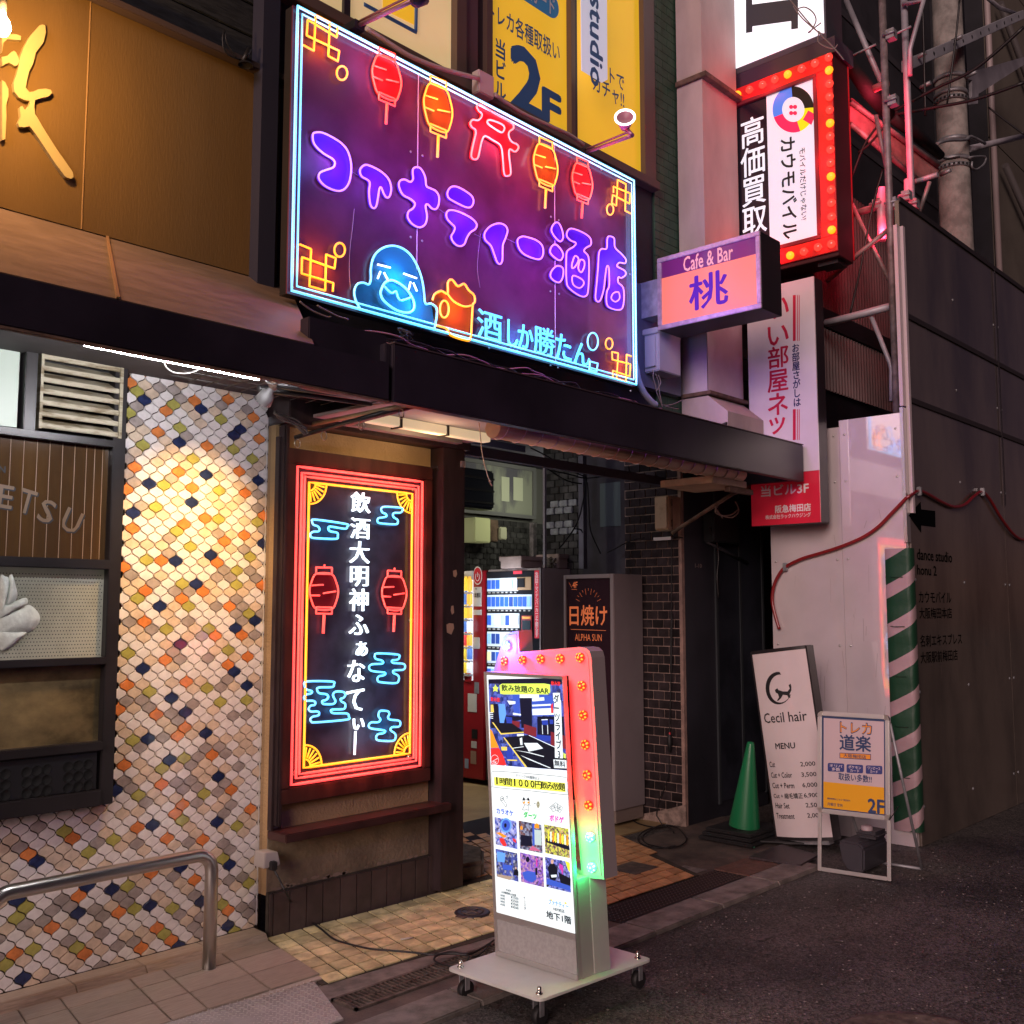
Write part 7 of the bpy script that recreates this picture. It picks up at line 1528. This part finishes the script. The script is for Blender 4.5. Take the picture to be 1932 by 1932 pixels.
bfac = {'r':mat('amber_facet',(.8,.3,.05),.1,emit=(1,.36,.03),es=1.6),'g':mat('mint_facet',(.7,.9,.8),.1,emit=(.5,1,.85),es=1.4),'b':mat('sky_facet',(.5,.7,.9),.1,emit=(.3,.7,1),es=1.5)}; bred = mat('red_bulb_lens',(.5,.02,.01),.1,emit=(1,.035,.01),es=.9,coat=1); bgrn = mat('green_bulb_lens',(.4,.9,.8),.1,emit=(.05,.85,.55),es=.9,coat=1); bblu = mat('blue_bulb_lens',(.2,.4,.9),.1,emit=(.02,.16,1),es=1.0,coat=1)
MQB = Plane((3.295,3.043,.12), (0,-1,0), (0,.062,1))
pr_ = {}
for x_,y_,k_ in ((267,209,'b'),(253,277,'r'),(335,273,'r'),(418,269,'r'),(507,267,'r'),(598,261,'r'),(606,390,'r'),(613,524,'r'),(622,658,'r'),(630,796,'r'),(637,935,'r'),(645,1078,'g'),(653,1217,'g')):
    p_ = MQB.hit('c7',x_,y_); M_ = dict(b=bblu,r=bred,g=bgrn)[k_]
    if k_ not in pr_:
        mb = MB(); mb.lathe(Vector(ORG[lb.name]),(-1,0,0),[(.0195,0),(.0205,.006),(.0185,.014),(.013,.019),(.0,.022)],12)
        mb.cur = 1; mb.lathe(Vector(ORG[lb.name])+Vector((-.018,0,0)),(-1,0,0),[(.006,0),(.0045,.006),(0,.008)],6)
        for q_ in range(7):
            a_ = q_*.8976; mb.lathe(Vector(ORG[lb.name])+Vector((-.012,.014*math.cos(a_),.014*math.sin(a_))),(-1,.5*math.cos(a_),.5*math.sin(a_)),[(.006,0),(.0045,.005),(0,.007)],6)
        pr_[k_] = mb.build('marquee_bulb', [M_, bfac[k_]], lb); ob_ = pr_[k_]
    else: ob_ = share(pr_[k_], lb, (0,0,0))
    ob_.location = p_-ORG[lb.name]
    lamp('bulb_light', p_+Vector((-.050,0,0)), 5 if k_ == 'b' else (.25 if x_ < 260 else .85), dict(r=(1,.012,.014),g=(.01,1,.22),b=(.04,.09,1))[k_], .015)
# lit poster
SP = Plane((3.1995,3.043,.12), (0,-1,0), (0,.062,1)); sF = lambda d: Plane(SP.p(0,0,d), SP.u, SP.v)
a_ = SP.uv('e3',205,330); b__ = SP.uv('e4',1258,1722); u0_, v1_, u1_, v0_ = a_[0], a_[1], b__[0], b__[1]
v1_ = (a_[1]+SP.uv('e3',1093,312)[1])/2; v0_ = (b__[1]+SP.uv('e4',300,1488)[1])/2
MB().slab(SP,u0_,v0_,u1_,v1_,0,.0015).build('lit_panel', mat('backlit_white_panel',(.75,.78,.78),.35,emit=(.80,.97,1.0),es=.80,coat=.3), lb)
fm_ = MB().slab(SP,.0,0,u0_-.0,Hh_,0,.004).slab(SP,u1_,0,W_,Hh_,0,.004).slab(SP,u0_+.0002,v1_+.0002,u1_-.0002,Hh_,0,.004).slab(SP,u0_+.0002,v0_-.025,u1_-.0002,v0_-.0002,0,.004).slab(SP,u0_+.0002,0,u1_-.0002,.02,0,.004)
fm_.build('snap_frame', aluminium, lb, bevel=.001)
MB().slab(SP,u0_+.0002,.0202,u1_-.0002,v0_-.0252,0,.0015).build('kick_panel', mat('speckled_grey_panel',(.36,.345,.34),.6,var=.1,vscale=60), lb)
def ip(name, c_, es=.8): return mat('poster_'+name, c_, .4, emit=c_, es=es)
pdk = ip('dark',(.006,.008,.03),.5); pbl = ip('blue',(.02,.05,.40)); psk = ip('sky',(.12,.35,.85)); pwh = ip('white',(.75,.92,1.0),.7); pyl = ip('yellow',(.75,.80,.05)); pog = ip('orange',(.80,.30,.02)); prd = ip('red',(.70,.03,.03)); pgn = ip('green',(.02,.45,.08)); pmg = ip('magenta',(.55,.05,.40)); pmd = ip('midblue',(.04,.10,.55)); pbr = ip('maroon',(.18,.02,.03)); pnk = ip('ink',(.008,.012,.03),.1)
pic = photo_print('bar_interior_print',[(.004,.006,.03),(.01,.02,.10),(.03,.05,.30),(.10,.16,.60),(.02,.02,.08),(.5,.6,.9)],55,.75,(1,1,1))
lay_n = [0]
def pq(crop, pts, M, nm='poster_print', par=lb):
    lay_n[0] += 1; d = .0016+.00004*lay_n[0]
    return MB().poly(trace(sF(d),crop,pts)).build(nm, M, par)
par_ = pq('e3',[(218,348),(1093,332),(1155,1432),(250,1363)],pic,'bar_photo')
def pm(lst, M):      # several print patches in one ink: one flat print
    lay_n[0] += 1; d = .0016+.00004*lay_n[0]; mb = MB(); pl_ = sF(d)
    for p_ in lst: mb.poly(trace(pl_,'e3',p_))
    return mb.build('photo_ink', M, par_, kind='stuff')
pm([[(218,348),(1093,332),(1095,410),(220,400)],[(590,545),(732,545),(738,930),(610,925)],[(245,640),(330,640),(360,920),(250,930)],[(800,790),(1115,790),(1130,1090),(800,1060)],[(400,780),(600,790),(610,830),(410,870)]],pdk)
pm([[(500,420),(590,420),(590,760),(520,770)],[(735,540),(980,540),(1000,780),(740,780)]],pmd)
pm([[(738,575),(880,560),(885,600),(740,612)],[(738,650),(960,640),(960,660),(740,672)],[(740,700),(990,690),(1000,770),(742,775)],[(590,525),(820,525),(820,570),(590,570)],[(440,600),(540,610),(540,640),(470,650)],[(510,745),(605,760),(605,780),(510,770)]],pwh)
pm([[(340,640),(415,640),(430,760),(400,870),(400,940),(365,940),(345,760)]],psk)
pm([[(420,790),(500,800),(505,900),(440,880)],[(850,830),(925,830),(930,890),(860,890)],[(945,825),(990,830),(990,880),(950,880)],[(735,1000),(960,1020),(960,1080),(800,1070)],[(420,1150),(500,1160),(515,1310),(445,1300)]],pbl)
pm([[(500,840),(590,850),(590,925),(500,900)],[(640,880),(790,925),(790,1035),(640,990)],[(960,970),(1130,1020),(1140,1180),(960,1130)]],pbr)
pm([[(275,862),(500,872),(640,970),(370,998)],[(400,1042),(700,1008),(1030,1170),(1150,1290),(1155,1428),(900,1410),(665,1392)]],pnk)
pm([[(246,650),(275,650),(285,740),(246,740)],[(262,860),(280,862),(372,990),(640,972),(640,984),(366,1006)],[(396,1038),(410,1038),(680,1392),(655,1392)],[(370,1150),(440,1150),(440,1195),(375,1195)],[(445,1300),(560,1305),(560,1320),(445,1315)]],ip('tan',(.75,.62,.12)))
pm([[(235,935),(262,960),(300,1060),(345,1160),(248,1165)]],pog)
pm([[(248,1172),(345,1165),(395,1260),(435,1372),(252,1363)],[(960,660),(985,630),(990,750),(965,750)]],prd)
pm([[(640,1105),(800,1105),(870,1170),(700,1208)],[(500,1165),(640,1145),(640,1152),(505,1172)],[(700,1010),(1030,1160),(1030,1170),(700,1018)],[(530,1190),(700,1215),(880,1262),(878,1272),(700,1225)],[(600,1250),(700,1290),(960,1400),(955,1408),(690,1300)],[(560,1000),(640,995),(640,1020),(560,1025)],[(590,1050),(620,1040),(625,1130),(600,1130)],[(848,825),(925,822),(925,832),(848,835)],[(855,890),(862,890),(868,1000),(860,1000)],[(918,890),(925,890),(930,1000),(922,1000)],[(410,1368),(425,1368),(440,1395),(425,1395)]]+[[(232+0*k,742+k*20),(275,742+k*22),(275,750+k*22),(232,750+k*20)] for k in range(4)],pwh)
pm([[(350,420),(380,400),(880,398),(950,410),(955,500),(930,528),(400,528),(360,520)],[(300,405),(318,440),(340,445),(325,470),(330,498),(300,485),(275,495),(282,465),(268,440),(290,438)],[(1110,1215),(1125,1235),(1142,1235),(1135,1262),(1142,1290),(1112,1280)]],ip('lime',(.62,.85,.12)))
pm([[(985,510),(1065,510),(1075,600),(990,605)],[(1000,600),(1082,600),(1105,1290),(1010,1280)],[(990,1300),(1145,1310),(1150,1408),(1000,1402)]],pwh)
def ptx(crop, text, cx, cy, wd, ht, M, nm='poster_lettering', **k):
    lay_n[0] += 1; q = MB(); tx(q, sF(.0016+.00004*lay_n[0]), crop, text, cx, cy, wd, ht, d=.0001, **k); return q.build(nm, M, lb)
ptx('e3','飲み放題の BAR',655,466,560,80,pnk,off=.035)
ptx('e3','飲み放',1020,397,110,50,prd,off=.05); ptx('e3','飲み放',300,587,108,50,prd,off=.05)
ptx('e3','ダ\nー\nツ\nラ\nイ\nブ\n3',1043,905,66,750,pnk,off=.03,lsp=.95); ptx('e3','無料',1068,1352,128,72,pnk,off=.03)
q = MB(); lay_n[0] += 1; q.tube(trace(sF(.004),'e3',[(294+45*math.cos(t_),1305+58*math.sin(t_)) for t_ in [i*.35 for i in range(18)]]),.0009,4,True); q.tube(trace(sF(.004),'e3',[(262,1325),(328,1290)]),.0012,4); q.build('smoking_badge', pwh, lb); ptx('e3','OK',296,1337,42,26,pwh,off=.02)
q = MB(); q.tube(smooth(trace(sF(.0022),'e3',[(262,1480),(300,1442),(700,1470),(1110,1510),(1155,1550),(1160,1680),(1130,1718),(700,1672),(300,1632),(268,1600)]),True,4),.0008,4,True); q.build('rounded_rule', pnk, lb)
ptx('e3','ドリンク200種類以上',690,1510,275,36,pnk,off=.01)
pq('e3',[(285,1510),(1130,1580),(1135,1690),(290,1610)],ip('hilite',(.80,.88,.10)),'highlight_band')
def ptx_sk(crop, chars, x0, y0, x1, y1, wd, ht, M, **k):
    lay_n[0] += 1; q = MB(); n_ = len(chars)
    for i, c_ in enumerate(chars):
        t_ = (i+.5)/n_; cw = wd*dict(zip('10',(.17,.6))).get(c_,1); tx(q, sF(.0016+.00004*lay_n[0]), crop, c_, x0+(x1-x0)*t_, y0+(y1-y0)*t_, cw, ht, d=.0001, **k)
    q.build('poster_lettering', M, lb)
ptx_sk('e3','1時間1000円飲み放題',285,1550,1130,1632,76,84,pnk,off=.03)
# little pictures
def pen(crop, lines, r=.0009, M=None, closed=False):
    q = MB()
    for L_ in lines: q.tube(trace(sF(.0024),crop,L_),r,4,closed)
    q.build('line_drawing', M or pnk, lb)
pen('e4',[[(378,135)]+[(380+20*math.cos(t_),130+24*math.sin(t_)) for t_ in [i*.5 for i in range(13)]],[(362,150),(425,228)],[(425,228),(440,212)],[(398,140),(440,212)],[(362,140),(398,122)],[(430,105),(427,140)],[(448,100),(445,135)],[(430,105),(448,100)]])
pen('e4',[[(625,145),(637,115),(655,140),(675,140),(692,118),(708,150),(708,190),(690,210),(650,205),(628,185),(625,145)],[(650,205),(622,265)],[(690,210),(700,270)],[(622,262),(645,270),(670,262),(698,272)],[(690,205),(718,208),(712,225)],[(755,185),(785,195)]])
pq('e4',[(625,145),(637,115),(655,140),(645,160)],pnk); pq('e4',[(675,140),(692,118),(708,150),(690,160)],pnk); pq('e4',[(628,175),(650,160),(655,185),(640,195)],pog); pq('e4',[(680,170),(705,165),(705,190),(685,192)],pog)
pq('e4',ell(809,203,19,40),ip('dartboard',(.25,.22,.05),.4)); pen('e4',[ell(809,203,12,26,10),ell(809,203,5,10,8)],.0008,pwh,True)
pen('e4',[[(945,235),(1018,180),(1108,240),(1068,300),(1040,280),(1018,268),(990,292),(945,235)],[(985,205),(1018,268)],[(1040,192),(1040,280)],[(1072,215),(1050,285)],ell(980,240,12,18,8),ell(1015,225,12,18,8),ell(1045,235,8,18,8),ell(1070,250,12,16,8)])
ptx('e4','カラオケ',415,292,195,62,ip('label_blue',(.06,.13,.55)),off=.05); ptx('e4','ダーツ',714,332,150,70,pgn,off=.06); ptx('e4','ボドゲ',1030,374,165,74,pmg,off=.06)
inks = [('disco_print',[(.004,.005,.03),(.02,.03,.2),(.1,.15,.6),(.5,.55,.9),(.01,.01,.05),(.35,.03,.05)],110),('doorway_print',[(.01,.01,.03),(.02,.02,.08),(.3,.35,.5),(.02,.02,.06),(.25,.12,.10),(.5,.6,.6)],100),
        ('bottles_print',[(.02,.02,.02),(.45,.50,.03),(.7,.75,.15),(.03,.04,.06),(.6,.35,.2),(.7,.8,.7)],140),('counter_print',[(.005,.006,.03),(.02,.03,.15),(.08,.12,.5),(.01,.01,.04),(.4,.45,.6),(.02,.02,.08)],110),
        ('glass_print',[(.05,.02,.12),(.10,.05,.35),(.25,.12,.6),(.5,.3,.5),(.03,.02,.10),(.6,.55,.8)],120),('bartender_print',[(.006,.006,.02),(.01,.01,.05),(.08,.10,.5),(.3,.35,.8),(.01,.01,.02),(.5,.3,.1)],115)]
rc = [(297,350,568,730),(583,392,867,782),(885,437,1190,838),(310,726,580,1118),(598,770,885,1184),(898,824,1203,1248)]
ph = []
for (nm,st_,sc_),(xa,ya,xb,yb) in zip(inks, rc):
    A_ = SP.uv('e4',xa,ya); B_ = SP.uv('e4',xb,yb); lay_n[0] += 1; d = .0016+.00004*lay_n[0]
    ph.append(MB().slab(SP,A_[0],B_[1],B_[0],A_[1],.0016,d).build('poster_photo', photo_print(nm,st_,sc_,.7), lb))
def sub(i, crop, pts, M): 
    lay_n[0] += 1; return MB().poly(trace(sF(.0016+.00004*lay_n[0]),crop,pts)).build('photo_detail', M, ph[i])
sub(0,'e4',ell(427,450,68,88,16),psk); sub(0,'e4',ell(427,450,50,66,16),pmd); sub(0,'e4',ell(420,450,16,26,10),pdk)
sub(0,'e4',[(350,600),(400,605),(440,690),(400,700),(360,650)],prd); sub(0,'e4',[(312,540),(350,530),(440,580),(400,600)],pog); sub(0,'e4',[(505,600),(545,620),(550,660),(515,640)],prd)
sub(1,'e4',[(740,430),(765,430),(770,690),(745,690)],pmd); sub(1,'e4',[(765,480),(768,440),(795,422),(820,445),(822,488)],pog); sub(1,'e4',[(765,500),(845,510),(852,690),(770,680)],ip('pale_aqua',(.45,.6,.6))); sub(1,'e4',[(600,560),(730,580),(740,700),(605,690)],pdk); sub(1,'e4',[(740,690),(850,760),(700,745)],ip('rainbow_pink',(.5,.12,.25))); sub(1,'e4',ell(612,480,16,26,10),pog)
sub(2,'e4',[(900,600),(1180,700),(1185,750),(905,650)],pdk)
for k in range(9): sub(2,'e4',[(925+k*28,520+k*6),(940+k*28,520+k*6),(942+k*28,640+k*6),(926+k*28,635+k*6)],[pyl,pwh,pog][k % 3])
sub(3,'e4',[(388,915),(500,925),(503,985),(392,975)],pmd); sub(3,'e4',[(320,760),(420,780),(410,890),(325,880)],psk); sub(3,'e4',[(515,1040),(530,960),(552,950),(575,1000),(575,1050)],pnk); sub(3,'e4',ell(545,958,10,16,8),ip('skin_tone',(.55,.40,.32))); sub(3,'e4',[(325,1030),(510,1060),(470,1100),(325,1060)],ip('counter_tan',(.35,.28,.22)))
sub(4,'e4',[(622,1010),(680,990),(785,1010),(790,1090),(740,1130),(680,1110),(640,1080)],pmd); sub(4,'e4',[(785,840),(800,840),(802,940),(786,940)],pmg); sub(4,'e4',[(775,960),(800,950),(800,1040),(778,1040)],pnk); sub(4,'e4',ell(685,855,22,34,10),pdk)
sub(5,'e4',[(925,950),(955,905),(1000,905),(1035,960),(1040,1060),(1000,1120),(950,1100)],pnk); sub(5,'e4',ell(977,880,17,30,10),ip('skin_tone_2',(.60,.38,.28))); sub(5,'e4',[(1060,900),(1105,930),(1110,980),(1098,1050),(1085,990),(1060,960)],pmg); sub(5,'e4',[(1130,870),(1185,900),(1190,1010),(1165,980)],pyl); sub(5,'e4',[(1050,1010),(1195,1080),(1195,1180),(1080,1150)],pnk); sub(5,'e4',[(915,1080),(1190,1170),(1195,1230),(915,1150)],pmd); sub(5,'e4',[(960,1040),(1030,1035),(1030,1065),(970,1070)],pwh)
ptx('e4','料金表',457,1222,58,26,pnk,off=.02); ptx('e4','200種類飲み放題',460,1262,175,30,pnk,off=.02)
for k,(a1_,b1_) in enumerate((('1時間','¥1500'),('2時間','¥2500'),('3時間','¥3500'),('4時間','¥4500'))):
    ptx('e4',a1_,385,1285+k*36,56,26,pnk,off=.015); ptx('e4',b1_,530,1312+k*38,90,30,pnk,off=.02); ptx('e4','…',448,1300+k*37,36,6,pnk)
ptx('e4','イ\nン\nス\nタ',650,1372,26,160,pnk,off=.02); ptx('e4','HEP前店',1055,1457,132,40,pnk,off=.02); ptx('e4','地下1階',1055,1545,290,90,pnk,off=.035); ptx('e4','ファナティー',1052,1388,232,62,ip('logo_sky',(.15,.35,.75)),off=.04)
pq('e4',[(950,1335),(962,1322),(980,1345),(965,1355)],ip('logo_gold',(.8,.6,.1))); pq('e4',[(1118,1375),(1135,1358),(1152,1380),(1135,1390)],bpy.data.materials['poster_logo_gold'])
# base plate, bolts, casters
bpq = [(2.955,3.085),(2.955,2.585),(3.605,2.540),(3.615,3.06)]
o_ = []
for i,(x,y) in enumerate(bpq):
    p0 = Vector((*bpq[i-1],0)); p1 = Vector((x,y,0)); p2 = Vector((*bpq[(i+1)%4],0)); a_ = p1+(p0-p1).normalized()*.03; b__ = p1+(p2-p1).normalized()*.03
    for t_ in (0,.25,.5,.75,1): o_.append((a_*(1-t_)+p1*t_)*(1-t_)+(p1*(1-t_)+b__*t_)*t_)
MB().prism([Vector((p.x,p.y,.108)) for p in o_],(0,0,.011)).build('base_plate', whitepaint, lb, bevel=.0015)
chrome = mat('bolt_chrome',(.7,.68,.6),.2,1)
for x,y in ((2.995,3.045),(2.995,2.625),(3.565,2.585)):
    MB().lathe((x,y,.1195),(0,0,1),[(.014,0),(.014,.004),(.009,.0041),(.009,.014),(.0085,.024),(.004,.029),(0,.030)],10).build('acorn_bolt', chrome, lb)
for x,y in ((3.0,3.035),(3.0,2.64),(3.56,2.59),(3.56,3.02)):
    fk = MB().cyl((x,y,.107),(x,y,.095),.022,12).box((x-.004,y-.019,.035),(x+.020,y-.015,.098)).box((x-.004,y+.015,.035),(x+.020,y+.019,.098)).build('caster_fork', galv, lb)
    MB().cyl((x+.014,y-.0135,.034),(x+.014,y+.0135,.034),.034,22).build('caster_wheel', rubber, fk)
#--END7
